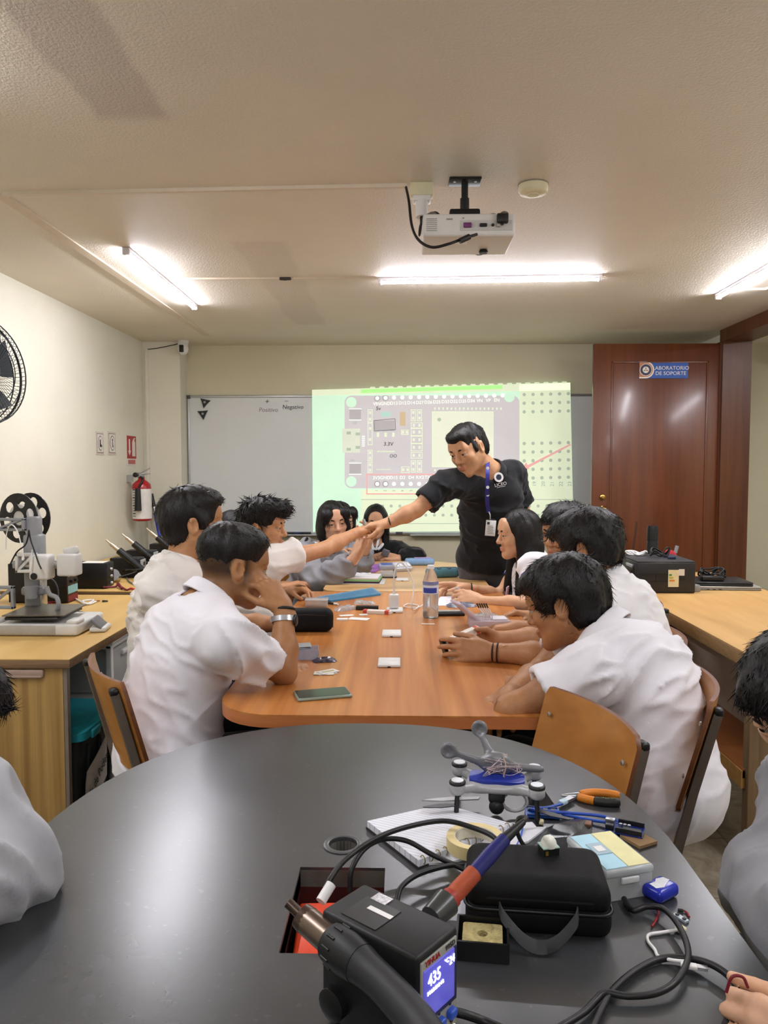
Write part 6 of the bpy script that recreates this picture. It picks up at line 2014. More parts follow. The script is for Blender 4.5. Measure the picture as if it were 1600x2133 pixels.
# ---- power supplies
def psu(name, label, x1, y0, w, d, h, z, m_front, extra):
    """front face looks along +x at x1"""
    t = thing(name, label, 'power supply', (x1 - d / 2, y0 + w / 2, z))
    MB().rbox((0, 0, h / 2 + .004), (d, w, h), .003).build('case', M_BLKM, t)
    MB().rbox((d / 2 + .001, 0, h / 2 + .004), (.004, w - .006, h - .006), .001).build('front_panel', m_front, t)
    for s in (-1, 1):
        for q in (-1, 1): MB().box((q * d * .4, s * w * .4, .002), (.02, .02, .004)).build('foot', M_BLK, t)
    extra(t, d, w, h)
    return t
M_TEAL = plain('psu_teal', '#8ec4cc', .45); M_METER = plain('psu_meter', '#cfccc4', .4)
def ex1(t, d, w, h):
    X = d / 2 + .004
    MB().box((X, 0, h * .95), (.002, w - .01, .016)).build('teal_strip', M_TEAL, t)
    for s in (-1, 1): MB().rbox((X, s * w * .22, h * .78), (.004, w * .34, h * .2), .001).build('meter', M_METER, t)
    MB().box((X, 0, h * .34), (.002, w - .012, h * .2)).build('teal_label', M_TEAL, t)
    MB().box((X, 0, h * .11), (.002, w - .012, h * .16)).build('red_label', plain('psu_red', '#7c2222', .5), t)
    for s in (-1, 1): MB().lathe([(.008, 0), (.008, .012)], 12, (X, s * w * .2, h * .55), (1, 0, 0)).build('knob', M_BLK, t)
psu('power_supply', 'black bench power supply with teal labels behind the 3D printer', -1.53, 3.46, .115, .27, .178, BZ1, plain('psu_panel_brown', '#3a3029', .4), ex1)
def ex2(t, d, w, h):
    X = d / 2 + .004
    for k in range(3): MB().lathe([(.007, 0), (.007, .010), (.004, .012)], 12, (X, 0, h * (.2 + .28 * k)), (1, 0, 0)).build('terminal', M_STEEL, t)
    MB().box((d * .2, 0, h + .0045), (d * .45, w * .8, .001)).build('top_label', M_PAPER, t)
psu('power_supply', 'plain black bench power supply at the near end of the far bench', -1.475, 3.79, .10, .25, .125, BZ2, M_BLKM, ex2)
# ---- hot air stations
def hot_station(x, y, sc, label, tip, az=0.0):
    t = thing('hot_air_station', label, 'soldering station', (x, y, BZ2), az, 'hot air stations on the far left bench')
    MB().rbox((-.05, 0, .055 * sc), (.17, .085 * sc, .11 * sc), .006).build('case', M_BLKM, t)
    MB().rbox((.037, 0, .052 * sc), (.006, .08 * sc, .095 * sc), .002).build('front_panel', plain('station_grey', '#a2a39f', .4), t)
    MB().box((.0405, .01, .075 * sc), (.001, .03, .02)).build('display', M_BLK, t)
    for k in range(3): MB().lathe([(.0055, 0), (.0055, .004)], 10, (.040, -.018 + .018 * k, .042 * sc), (1, 0, 0)).build('button', M_WHITEP, t)
    # gun in a holder on the near side, pointing up and back
    b = Vector((.075, -.062, .03)); e = Vector((-.075, -.062, .155 * sc)); d_ = (e - b).normalized()
    MB().cyl(b - d_ * .04, b + d_ * .10, .017, .019, n=14).build('gun_handle', M_BLK, t)
    MB().cyl(b + d_ * .10, e, .021, .02, n=14).build('gun_body', M_BLK, t)
    MB().cyl(e, e + d_ * .055, .013, .011, n=14).cyl(e + d_ * .055, e + d_ * .09, .006, .005, n=10).build('gun_nozzle', plain('nozzle_steel', '#b7ab9a', .3, .8), t)
    cable('gun_cord', '', [tuple(b - d_ * .04), tuple(b + Vector((.04, -.03, -.035))), tuple(b + Vector((.03, .05, -.024))), (.045, .03, .014)], .004, None, parent=t)
    return t
hot_station(-1.47, 4.22, 1.0, 'nearest hot air station with silver nozzle on the far left bench', None)
hot_station(-1.52, 4.60, 1.0, 'second hot air station from the front on the far left bench', None)
hot_station(-1.50, 4.98, 1.02, 'third hot air station with bronze nozzle on the far left bench', None)
hot_station(-1.47, 5.40, 1.15, 'farthest hot air station below the fire extinguisher', None)
sr = atz(240, 1212, BZ2)
t = thing('solder_spool', 'pale gold roll of solder wire lying tilted on the far bench', 'spool', (sr.x, 4.02, BZ2 + .032), 0, rot=(1.1, .35, 0))
MB().lathe([(.03, -.022), (.03, .022)], 24, (0, 0, 0)).build('wire_roll', plain('solder_gold', '#c6b486', .35, .5), t)
for s in (-1, 1): MB().lathe([(.032, s * .022), (.032, s * .025)], 24, (0, 0, 0)).build('flange', M_PRG, t)
cable('test_lead', 'dark red twisted test lead on the far left bench', [atz(215, 1223, BZ2 + .01), atz(240, 1222, BZ2 + .008), atz(246, 1215, BZ2 + .02), atz(254, 1226, BZ2 + .008), atz(246, 1218, BZ2 + .015), atz(262, 1228, BZ2 + .006), atz(270, 1227, BZ2 + .006)], .005, plain('lead_maroon', '#6d1226', .5))
o = MB().cyl(atz(272, 1226, BZ2 + .008), atz(288, 1229, BZ2 + .006), .006, .003, n=8).build('alligator_clip', plain('clip_red', '#b01a1a', .4)); tag(o, 'red alligator clip at the end of the test lead', 'clip')
cable('white_lead', 'coiled white test lead on the left bench', [atz(156, 1246, BZ1 + .008), atz(166, 1252, BZ1 + .006), atz(180, 1258, BZ1 + .008), atz(195, 1250, BZ1 + .01), atz(172, 1252, BZ1 + .012), atz(186, 1258, BZ1 + .006), atz(200, 1253, BZ1 + .005)], .004, M_WHITEP)
o = MB().cyl(atz(199, 1252, BZ1 + .006), atz(208, 1251, BZ1 + .005), .004, .003, n=8).build('alligator_clip', plain('clip_copper', '#a0623a', .4)); tag(o, 'copper coloured clip on the white lead', 'clip')
o = MB().cyl(atz(213, 1252, BZ1 + .006), atz(225, 1252, BZ1 + .005), .005, .003, n=8).build('alligator_clip', M_BLK); tag(o, 'black clip lying right of the white lead', 'clip')
tg = MB(); rg = random.Random(11)
for k in range(12):
    c0 = atz(rg.uniform(272, 312), rg.uniform(1188, 1207), BZ2 + .005)
    pts = [c0 + Vector((rg.uniform(-.12, .14), rg.uniform(-.12, .2), rg.uniform(0, .05))) for _ in range(6)]
    for p in pts: p.x = min(p.x, -1.16); p.z = max(p.z, BZ2 + .005)
    tg.tube(catmull(pts, 6), .004, 6)
o = tg.build('cable_tangle', M_CABLE); tag(o, 'tangle of black cables on the far left bench', 'cables', kind='stuff')
cable('station_cord', 'grey cord curving down beside the hot air stations', [at(262, 1170, 4.5), at(263, 1195, 4.3), atz(268, 1210, BZ2 + .006), atz(285, 1219, BZ2 + .005), atz(300, 1220, BZ2 + .005)], .0035, plain('cable_grey', '#5b5f63', .5))

# ---- under the left bench: drawers and tote
M_CLEARP = plain('milky_plastic', '#c2c4c0', .35, var=.02, alpha=.75)
t = thing('drawer_tower', 'white plastic drawer tower under the left workbench', 'drawers', (-1.31, 3.14, 0))
DW, DD = .36, .40
for s in (-1, 1):
    for q in (-1, 1): MB().rbox((s * (DW / 2 - .012), q * (DD / 2 - .012), .34), (.024, .024, .68), .004).build('post', M_WHITEP, t)
MB().rbox((0, 0, .69), (DW + .02, DD + .02, .022), .008).build('top', M_WHITEP, t)
MB().rbox((0, 0, .012), (DW + .01, DD + .01, .024), .006).build('base', M_WHITEP, t)
for k in range(3):
    z = .04 + k * .215
    dr = MB().rbox((.004, 0, z + .095), (DW - .03, DD - .055, .17), .012).build('drawer', M_CLEARP, t)
    MB().rbox((DW / 2 - .008, 0, z + .15), (.02, .14, .022), .006).build('handle', M_WHITEP, dr)
    MB().rbox((0, 0, z + .2), (DW, DD, .016), .004).build('shelf_frame', M_WHITEP, t)
t = thing('storage_tote', 'black storage tote with teal lid and paper label under the left workbench', 'tote', (-1.30, 2.70, 0))
bmx = MB()
b0 = rrect(-.19, -.15, .19, .15, .03); b1 = rrect(-.215, -.175, .215, .175, .03)
n = len(b0)
bmx.add([(x, y, .004) for x, y in b0] + [(x, y, .45) for x, y in b1], [tuple(range(n - 1, -1, -1)), tuple(range(n, 2 * n))] + [(i, (i + 1) % n, n + (i + 1) % n, n + i) for i in range(n)])
bmx.build('bin', plain('tote_charcoal', '#26282b', .45), t)
for k in range(3): MB().rbox((.205 - .0, -.1 + .1 * k, .22), (.012, .012, .38), .004, rot=(0, .055, 0)).build('rib', plain('tote_charcoal', '#26282b', .45), t)
M_TEALL = plain('tote_teal', '#1f8b97', .4)
MB().prism(rrect(-.235, -.195, .235, .195, .035), .45, .478).prism(rrect(-.205, -.165, .205, .165, .03), .478, .492).build('lid', M_TEALL, t)
for s in (-1, 1): MB().rbox((.236, s * .09, .455), (.012, .07, .03), .005).build('lid_latch', M_TEALL, t)
lb2 = MB().add([(.220, -.155, .15), (.224, .03, .25), (.228, .025, .40), (.2265, -.06, .36), (.225, -.145, .33), (.226, -.16, .29)], [(0, 1, 2, 3, 4, 5)])
lb2.v += [p + Vector((.002, 0, 0)) for p in lb2.v]; lb2.f += [tuple(i + 6 for i in lb2.f[0])]
lb2.build('paper_label', M_PAPER, t)
text('label_text', 'Cs de Poder', .05, M_INK, t, (.2325, -.063, .285), rotm=Euler((PI / 2, 0, PI / 2)).to_matrix() @ Euler((0, 0, .5)).to_matrix(), sx=.75)

# ---- right bench
t = thing('inkjet_printer', 'large black printer on the right workbench', 'printer', (1.315, 3.975, BZ1))
MB().rbox((0, 0, .0775), (.292, .33, .155), .008).build('case', plain('printer_black', '#202022', .4, var=.04), t)
MB().rbox((0, 0, .157), (.286, .325, .006), .002).build('scanner_lid', plain('lid_charcoal', '#3a3a3d', .45), t)
MB().box((-.04, -.1665, .095), (.18, .003, .004)).box((-.04, -.1665, .058), (.18, .003, .003)).build('front_groove', M_BLK, t)
MB().box((.02, -.1662, .08), (.14, .002, .034)).build('front_recess', plain('recess_dark', '#111113', .5), t)
MB().rbox((-.147, .0, .075), (.006, .25, .10), .002).build('output_side', plain('side_gloss', '#0e0e10', .15), t)
MB().rbox((-.149, -.06, .128), (.012, .10, .016), .003).build('control_bar', plain('bar_grey', '#9a9ca0', .3), t)
MB().box((.035, -.168, .075), (.052, .001, .085)).build('energy_sticker', plain('sticker_cream', '#ddd3ae', .5), t)
MB().box((.075, -.1675, .105), (.028, .001, .032)).build('small_sticker', M_PAPER, t)
for k, c_ in enumerate(('#3d8b3d', '#b5b52c', '#d98a22')): MB().box((.02 + .004 * k, -.1688, .092 - .014 * k), (.014 + .006 * k, .001, .008)).build('sticker_bar', plain('bar_' + c_[1:], c_, .5), t)
PT = BZ1 + .160
def coil(name, label, c, rad, r, m, turns=3, seed=1, zz=.02):
    rg = random.Random(seed); pts = []
    for k in range(turns * 8):
        a = 2 * PI * k / 8; q = rad * rg.uniform(.7, 1.15)
        pts.append(Vector(c) + Vector((q * 1.3 * math.cos(a), q * .8 * math.sin(a), r + rg.uniform(0, zz))))
    return cable(name, label, pts, r, m)
coil('white_cable', 'coiled white cable on top of the black printer', (1.24, 4.06, PT), .04, .004, M_WHITEP, 3, 2)
coil('black_cable', 'coiled black cable on top of the printer', (1.34, 3.98, PT), .035, .0035, M_CABLE, 3, 4, .05)
o = MB().rbox((1.372, 3.90, PT + .008), (.04, .02, .014), .003).build('cable_plug', plain('plug_navy', '#2a3350', .4)); tag(o, 'dark blue plug at the end of the printer cable', 'plug')
bp2 = at(1360, 1095, 4.33)
t = thing('travel_bottle', 'black insulated bottle standing behind the printer', 'bottle', (bp2.x, 4.33, BZ1))
hb = bp2.z - BZ1
MB().lathe([(.028, 0), (.031, .004), (.031, hb * .66), (.029, hb * .72)], 24, (0, 0, 0)).build('flask', plain('flask_black', '#25282b', .35, .2), t)
MB().lathe([(.031, hb * .72), (.031, hb * .93), (.027, hb)], 24, (0, 0, 0)).build('lid', M_BLK, t)
MB().rbox((.012, -.008, hb - .012), (.02, .03, .02), .004).build('drinking_spout', M_BLK, t)
st0, st1 = at(1318, 1150, 4.38), at(1327, 1086, 4.38)
dd = (st0 - st1).normalized(); bt2 = st1 + dd * ((st1.z - BZ1) / -dd.z)
o = MB().cyl(bt2, st1, .006, n=8).build('wooden_stick', plain('stick_brown', '#43261a', .5)); tag(o, 'thin brown stick standing up behind the printer', 'stick')
rs = SDF(); rs.ell((0, 0, .085), (.055, .05, .085), None, .02)
t = thing('red_pouch', 'red cloth pouch behind the right rear of the printer', 'pouch', (1.49, 4.28, BZ1))
Vr, Fr_ = rs.mesh(.01); np_mesh('pouch_body', [(Vr, Fr_)], cloth_mat('pouch_red', '#a01226'), t)
MB().cyl((.035, 0, .15), (.045, 0, .19), .01, n=10).build('pouch_tab', M_PRG, t)
# laptops
lp0 = atz(1460, 1234, BZ1)
for k, (z, lbl, c_, dx) in enumerate(((BZ1, 'silver laptop at the bottom of the stack on the right workbench', '#8b8a86', 0), (BZ1 + .021, 'black laptop resting on the silver one', '#232427', -.02))):
    t = thing('laptop', lbl, 'laptop', (1.665 + dx, 4.02, z), -.04 - .05 * k, 'closed laptops stacked on the right bench')
    m = plain('laptop_' + c_[1:], c_, .4, .2)
    MB().rbox((0, 0, .006), (.33 if k == 0 else .30, .24 if k == 0 else .22, .011), .004).build('base', m, t)
    MB().rbox((0, 0, .016), (.33 if k == 0 else .30, .24 if k == 0 else .22, .008), .003).build('screen_lid', plain('lapl_' + c_[1:], '#a5a39d' if k == 0 else '#2b2c30', .35, .2), t)
    for q in range(3): MB().box((-.1 + q * .03, -(.12 if k == 0 else .11) - .0005, .006), (.014, .001, .004)).build('port', M_BLK, t)
o = MB().rbox((1.60, 3.96, BZ1 + .042 + .013), (.11, .05, .026), .006, rot=(0, 0, -.1)).build('power_adapter', M_BLK); tag(o, 'black power adapter on the stacked laptops', 'adapter')
coil('adapter_cable', 'bundled black adapter cable on the stacked laptops', (1.64, 4.05, BZ1 + .043), .055, .0045, M_CABLE, 4, 9, .05)
t = thing('small_boxes', 'small white box beside the printer and laptops', 'box', (1.50, 4.10, BZ1), .1)
MB().rbox((0, 0, .05), (.06, .07, .10), .003).build('carton', M_PAPER, t); MB().box((0, -.0355, .06), (.05, .001, .03)).build('carton_print', plain('carton_tan', '#b99a68', .5), t)
o = MB().rbox((1.485, 3.875, BZ1 + .018), (.035, .05, .036), .006).build('clear_cup', plain('clear_grey', '#9fa3a3', .3, alpha=.7)); tag(o, 'small translucent container between printer and laptops', 'container')
# ================================================================== THINGS ON THE BLACK TABLE
def axes_from(A, B, D_):
    """A origin corner, D_ along local x, B along local y -> rotation about z, lengths"""
    u = (D_ - A); return math.atan2(u.y, u.x), u.length, (B - A).length
ZT = TZ + .132
A, B, C_, D_ = atz(672, 1890, ZT), atz(752, 1845, ZT), atz(957, 1915, ZT), atz(868, 1990, ZT)
rz, L_, W_ = axes_from(A, B, D_)
ctr = (A + B + C_ + D_) / 4; L_, W_, H_ = .137, .074, .13
ws = thing('soldering_station', 'black rework station with lit blue display in the foreground', 'soldering station', (ctr.x, ctr.y, TZ), rz)
M_STB = plain('station_black', '#141517', .5, var=.08, bump=.15, bscale=600); M_STP = plain('station_panel', '#9b9a92', .45, var=.03)
MB().rbox((0, 0, H_ / 2 + .003), (L_, W_, H_ - .006), .005, 3).build('case', M_STB, ws)
for s in (-1, 1):
    for q in (-1, 1): MB().lathe([(.006, 0), (.006, .005)], 12, (s * L_ * .38, q * W_ * .35, 0)).build('rubber_foot', M_BLK, ws)
X = L_ / 2
MB().rbox((X + .0005, 0, H_ * .5), (.003, W_ - .010, H_ - .016), .001).build('front_panel', M_STP, ws)
scr = MB().rbox((X + .002, .0, H_ * .655), (.003, W_ - .016, H_ * .42), .001).build('display', plain('display_blue', '#4a47a0', .25, var=.05, emit=.35), ws)
MB().box((X + .0022, W_ * .37, H_ * .65), (.003, .004, H_ * .44)).build('display_bezel', plain('bezel_navy', '#23244a', .4), ws)
MB().box((X + .0022, 0, H_ * .432), (.003, W_ - .016, .004)).build('display_bezel', plain('bezel_navy', '#23244a', .4), ws)
RT = Euler((PI / 2, 0, PI / 2)).to_matrix()
M_LCD = plain('lcd_white', '#e8ecff', .4, var=0, emit=.9)
text('display_text', '435', .019, M_LCD, ws, (X + .0042, -.012, H_ * .76), rotm=RT, sx=.8)
text('display_text', '\u00b0C', .007, M_LCD, ws, (X + .0042, .010, H_ * .81), rotm=RT)
text('display_text', '24', .013, M_LCD, ws, (X + .0042, .020, H_ * .785), rotm=RT, sx=.75)
text('display_text', 'SOLDERING', .0055, M_LCD, ws, (X + .0042, -.010, H_ * .665), rotm=RT)
text('brand_text', 'YIHUA', .009, plain('print_red', '#a02020', .5, var=0), ws, (X + .0024, -.013, H_ * .905), rotm=RT)
text('brand_text', '995D', .008, M_INK, ws, (X + .0024, .019, H_ * .905), rotm=RT)
M_BTN = plain('button_blue', '#2f55b8', .4)
for k, yy in enumerate((-.020, -.001, .019)):
    MB().rbox((X + .004, yy, H_ * .33), (.010, .012, .010), .002).build('button', M_BTN, ws)
    MB().lathe([(.0015, 0), (.0015, .001)], 8, (X + .002, yy, H_ * .40), (1, 0, 0)).build('indicator', M_BLK, ws)
MB().lathe([(.003, 0), (.003, .001)], 10, (X + .002, .022, H_ * .25), (1, 0, 0)).build('indicator', M_BLK, ws)
M_NICK = plain('nickel', '#c3c2b8', .25, .9)
for yy in (-.004, .021):
    MB().lathe([(.0095, 0), (.0095, .004), (.008, .006), (.008, .018), (.0095, .02), (.0095, .034), (.007, .036)], 18, (X + .002, yy, H_ * .15), (1, 0, 0)).build('jack', M_NICK, ws)
MB().box((-.02, -.006, H_ + .0005), (.05, .045, .0008)).build('top_label', plain('label_black', '#232425', .3), ws)
MB().box((-.012, .0, H_ + .001), (.034, .007, .0008), rot=(0, 0, .0)).build('white_sticker', M_WHITEP, ws)
MB().box((-.028, .022, H_ + .001), (.022, .016, .0008)).build('foil_sticker', plain('foil', '#c9c9cf', .2, .8, var=.3, vscale=300), ws)
MB().lathe([(.018, 0), (.018, .01), (.012, .012)], 16, (-.045, -W_ / 2, H_ * .25), (0, -1, 0)).build('holder_knob', M_BLK, ws)
MB().rbox((.0, -W_ / 2 - .008, H_ * .72), (.035, .018, .004), .001, rot=(.4, 0, 0)).rbox((-.05, -W_ / 2 - .008, H_ * .78), (.012, .016, .03), .002).build('gun_holder', M_BLKM, ws)
# hot air gun
g = [at(600, 1880, .862), at(627, 1906, .855), at(640, 1918, .85), at(693, 1962, .82), at(706, 1972, .812), at(752, 2008, .785), at(800, 2052, .755), at(862, 2120, .715), at(905, 2180, .68)]
gn = thing('hot_air_gun', 'black hot air gun with metal barrel resting across the rework station', 'hot air gun', g[4])
q = [p - g[4] for p in g]
MB().cyl(q[0], q[1], .0062, n=14).build('nozzle_tip', plain('burnt_steel', '#5a4b43', .35, .8, var=.2), gn)
MB().cyl(q[1], q[2], .0145, .016, n=18).build('nozzle_collar', plain('burnt_steel', '#5a4b43', .35, .8, var=.2), gn)
MB().cyl(q[2], q[3], .0155, .0165, n=20).build('barrel', plain('barrel_steel', '#75675c', .3, .85, var=.12), gn)
MB().tube([q[3], q[4], q[4] + (q[5] - q[4]) * .5, q[5]], [.021, .0225, .023, .021], 20).build('head_shell', M_STB, gn)
axg = (q[5] - q[3]).normalized(); sdv = axg.orthogonal().normalized(); upv = axg.cross(sdv)
for k in range(12):
    a = 2 * PI * k / 12; dv = sdv * math.cos(a) + upv * math.sin(a)
    MB().cyl(q[4] + dv * .0222 - axg * .004, q[4] + dv * .0226 + axg * .008, .0016, n=6).build('vent_slot', M_BLK, gn)
MB().tube(catmull([q[5], q[6], q[7], q[8]], 6), [.0205, .0195, .0185, .018, .0178, .0176, .0176, .0176, .0178, .018, .018, .018, .018, .018, .018, .018, .018, .018, .016], 20).build('handle', plain('gun_grip', '#26272a', .55, var=.1), gn)
# iron stand with sponge tray
tc = atz(1005, 1975, TZ)
it = thing('iron_stand', 'black soldering iron stand with a sponge tray behind the rework station', 'stand', (tc.x, tc.y, TZ), -.12)
tw, td, th = .066, .058, .026
for (cx_, cy_, sx_, sy_) in ((0, -td / 2, tw, .003), (0, td / 2, tw, .003), (-tw / 2, 0, .003, td), (tw / 2, 0, .003, td)):
    MB().box((cx_, cy_, th / 2), (sx_, sy_, th)).build('tray_wall', M_BLKM, it)
MB().box((0, 0, .0015), (tw, td, .003)).build('tray_floor', M_BLKM, it)
MB().prism(rrect(-.026, -.023, .026, .023, .004), .004, .02, holes=[circ(.007, 14)]).build('sponge', plain('sponge_tan', '#b5a671', .9, var=.25, vscale=120, bump=1.0, bscale=250, bdist=.004), it)
MB().box((-.075, .02, .002), (.09, .06, .004)).build('base_plate', M_BLKM, it)
h0, h1 = at(898, 1912, .905), at(930, 1880, .93)
hl = lambda p: Matrix.Rotation(.12, 3, 'Z') @ (p - Vector((tc.x, tc.y, TZ)))
MB().tube([hl(h0), hl(h1)], [.014, .0175], 20).build('holder_cup', plain('cup_grey', '#4d4f4e', .3, .5), it)
MB().rbox(hl(at(905, 1925, .915)) + Vector((0, 0.004, -.022)), (.02, .02, .07), .002).build('holder_post', M_BLKM, it)
ir = thing('soldering_iron', 'blue handled soldering iron with orange grip standing in its holder', 'soldering iron', at(945, 1870, .94))
e = [at(920, 1892, .922), at(942, 1868, .938), at(952, 1857, .944), at(988, 1818, .966), at(1052, 1747, 1.005), at(1090, 1712, 1.03)]
o0 = at(945, 1870, .94); e = [p - o0 for p in e]
MB().cyl(e[0], e[1], .0145, .013, n=18).build('grip_flange', plain('grip_red', '#9c3226', .5), ir)
MB().tube([e[1], e[2], e[3]], [.0105, .0118, .0112], 18).build('grip_sleeve', plain('grip_orange', '#a94c2c', .55, bump=.4, bscale=300), ir)
MB().tube([e[3], e[3] + (e[4] - e[3]) * .5, e[4]], [.0095, .0105, .0088], 18).build('handle', plain('iron_blue', '#24276a', .4), ir)
MB().tube([e[4], e[4] + (e[5] - e[4]) * .5, e[5]], [.0075, .0062, .0045], 14).build('strain_relief', M_CABLE, ir)
# ---- what sits in the well
t = thing('socket_box', 'orange electrical box with white rim inside the table well', 'box', ((WX0 + WX1) / 2 - .012, (WY0 + WY1) / 2 - .01, TZ - .10), .05)
MB().rbox((0, 0, .03), (.085, .135, .06), .004).build('box_base', plain('box_cream', '#cfc6b4', .5), t)
MB().rbox((0, .0, .066), (.092, .14, .012), .004).build('orange_lid', plain('lid_orange', '#e2441c', .4, var=.06), t)
MB().rbox((.012, -.03, .0735), (.03, .03, .004), .002).build('socket_face', M_WHITEP, t)
# ---- cables over the table
def tcable(label, pts, r, m=None, name='loose_cable'):
    return cable(name, label, [atz(x, y, TZ + z) for x, y, z in pts], r, m)
tcable('black cord arching from the socket well over the notebook and tape', [(676, 1868, .03), (684, 1838, .045), (718, 1792, .05), (780, 1748, .055), (850, 1722, .055), (925, 1710, .05), (985, 1724, .045), (1030, 1745, .042), (1043, 1775, .03), (1038, 1800, .02)], .0042)
o = MB().cyl(atz(690, 1842, TZ + .044), atz(668, 1878, TZ + .03), .0075, n=12).build('cord_connector', M_WHITEP); tag(o, 'white connector sleeve at the end of the black cord', 'connector')
tcable('second black cord rising out of the socket well', [(729, 1858, .0), (733, 1810, .03), (760, 1768, .045), (800, 1748, .045), (848, 1752, .04), (900, 1780, .03), (960, 1808, .012), (990, 1822, .008)], .004)
tcable('black cord curving from behind the rework station to the case', [(826, 1880, .012), (836, 1848, .02), (870, 1822, .022), (920, 1806, .02), (965, 1800, .012), (995, 1800, .006)], .004)
tcable('soldering iron cord looping behind the iron', [(1090, 1712, .135), (1096, 1704, .125), (1080, 1706, .11), (1078, 1735, .06), (1095, 1765, .02), (1120, 1775, .008)], .0035)
tcable('thick black cord looping at the right side of the table', [(1300, 1872, .006), (1318, 1896, .007), (1350, 1888, .01), (1385, 1895, .014), (1418, 1935, .014), (1434, 1990, .012), (1412, 2040, .012), (1370, 2068, .009), (1310, 2075, .008), (1262, 2068, .009), (1240, 2085, .007), (1215, 2110, .007), (1150, 2150, .007)], .0042)
tcable('thick black cord crossing under the loop towards the right edge', [(1545, 2075, .007), (1520, 2035, .012), (1480, 2008, .012), (1430, 1996, .008), (1375, 1998, .006), (1325, 2022, .006), (1278, 2062, .006), (1250, 2110, .006), (1225, 2170, .006)], .0044)
tcable('short black cord leaving the rework station jack', [(948, 2108, .02), (975, 2115, .016), (1010, 2128, .008), (1060, 2150, .006)], .005)
# ---- spiral notebook
nz = TZ + .014
Nq = [atz(765, 1710, nz), atz(925, 1674, nz), atz(1068, 1716, nz), atz(872, 1792, nz)]
nc = (Nq[0] + Nq[1] + Nq[2] + Nq[3]) / 4
nb = thing('spiral_notebook', 'open spiral notebook with lined pages on the black table', 'notebook', (nc.x, nc.y, TZ))
loc2 = [((p.x - nc.x), (p.y - nc.y)) for p in Nq]
def lined_mat():
    m, nt, b = newmat('lined_paper')
    v = coords(nt, rot=(0, 0, .45))
    w = nd(nt, 'ShaderNodeTexWave', i_Scale=38.0, i_Distortion=0.0); w.bands_direction = 'Y'
    nt.links.new(v, w.inputs['Vector'])
    rp = nd(nt, 'ShaderNodeValToRGB'); rp.color_ramp.elements[0].position = .02; rp.color_ramp.elements[1].position = .14
    rp.color_ramp.elements[0].color = lin('#b9bfd0'); rp.color_ramp.elements[1].color = lin('#e3e4ea')
    nt.links.new(w.outputs['Fac'], rp.inputs[0]); nt.links.new(rp.outputs[0], b.inputs['Base Color']); b.inputs['Roughness'].default_value = .6
    return m
M_LINED = lined_mat()
MB().prism(loc2, .003, .014).build('pages', M_LINED, nb)
MB().prism([(x * 1.02, y * 1.02) for x, y in loc2], .0, .003).build('back_cover', plain('cover_dark', '#2a2426', .5), nb)
s0, s1 = Vector((loc2[3][0], loc2[3][1], .012)), Vector((loc2[2][0], loc2[2][1], .012))
sd_ = (s1 - s0).normalized(); pv = Vector((-sd_.y, sd_.x, 0))
for k in range(13):
    c0 = s0 + (s1 - s0) * (.05 + .075 * k)
    pts = [c0 + pv * (.002 + .006 * math.cos(a)) + Vector((0, 0, -.001 + .0065 * math.sin(a))) for a in [2 * PI * i / 12 for i in range(12)]]
    MB().tube(pts, .0009, 5, closed=True).build('spiral_ring', plain('ring_brass', '#9c8c5a', .3, .8), nb)
fl = [atz(884, 1798, TZ + .004), atz(1066, 1722, TZ + .004), atz(1140, 1722, TZ + .004), atz(1100, 1752, TZ + .004), atz(935, 1796, TZ + .004)]
o = MB().prism([(p.x, p.y) for p in fl], TZ + .0005, TZ + .004).build('paper_sheet', plain('paper_white', '#dfe0e6', .6)); tag(o, 'loose white page under the spiral of the notebook', 'paper')
# masking tape
tp = atz(990, 1752, TZ + .026)
t = thing('masking_tape', 'roll of cream masking tape lying on the notebook', 'tape', (tp.x, tp.y, TZ + .015))
mt_ = MB(); n_ = 40
pf = [(.0345, 0), (.0465, 0), (.0465, .02), (.0345, .02)]
vs = [(r * math.cos(2 * PI * i / n_), r * math.sin(2 * PI * i / n_), z) for i in range(n_) for r, z in pf]
fs = [(i * 4 + j, i * 4 + (j + 1) % 4, ((i + 1) % n_) * 4 + (j + 1) % 4, ((i + 1) % n_) * 4 + j) for i in range(n_) for j in range(4)]
mt_.add(vs, fs).build('tape_roll', plain('tape_cream', '#dcca93', .6, var=.03), t)
mi = MB(); pf = [(.0325, .0005), (.0345, .0005), (.0345, .0195), (.0325, .0195)]
vs = [(r * math.cos(2 * PI * i / n_), r * math.sin(2 * PI * i / n_), z) for i in range(n_) for r, z in pf]
mi.add(vs, fs).build('cardboard_core', plain('core_white', '#e0d9c4', .7), t)
# ---- black zip case
cc = atz(1128, 1945, TZ); cc.y += .052
cs = thing('zip_case', 'black zipped hard case with webbing handle on the black table', 'case', (cc.x, cc.y, TZ), -.09)
S_ = SDF()
def rboxsdf(S, c, hx, hy, hz, r, k=.0):
    c = _v(c); h = _v((hx, hy, hz)) - r
    def fn(P):
        q_ = np.abs(P - c) - h
        return np.linalg.norm(np.maximum(q_, 0), axis=-1) + np.minimum(q_.max(-1), 0) - r
    S.p.append((c - _v((hx, hy, hz)), c + _v((hx, hy, hz)), fn, 'u', k))
M_CASE = plain('case_black_fabric', '#0d0d0e', .7, var=.1, bump=.3, bscale=700, spec=.25)
s1_ = SDF(); rboxsdf(s1_, (0, 0, .021), .098, .062, .021, .016); V_, F_ = s1_.mesh(.004); np_mesh('case_bottom', [(V_, F_)], M_CASE, cs)
s1_ = SDF(); rboxsdf(s1_, (0, .0, .051), .097, .061, .020, .017, 0); rboxsdf(s1_, (0, .0, .059), .085, .050, .014, .013, .012); V_, F_ = s1_.mesh(.004); np_mesh('case_lid', [(V_, F_)], M_CASE, cs)
zl = rrect(-.0985, -.0625, .0985, .0625, .018, 6)
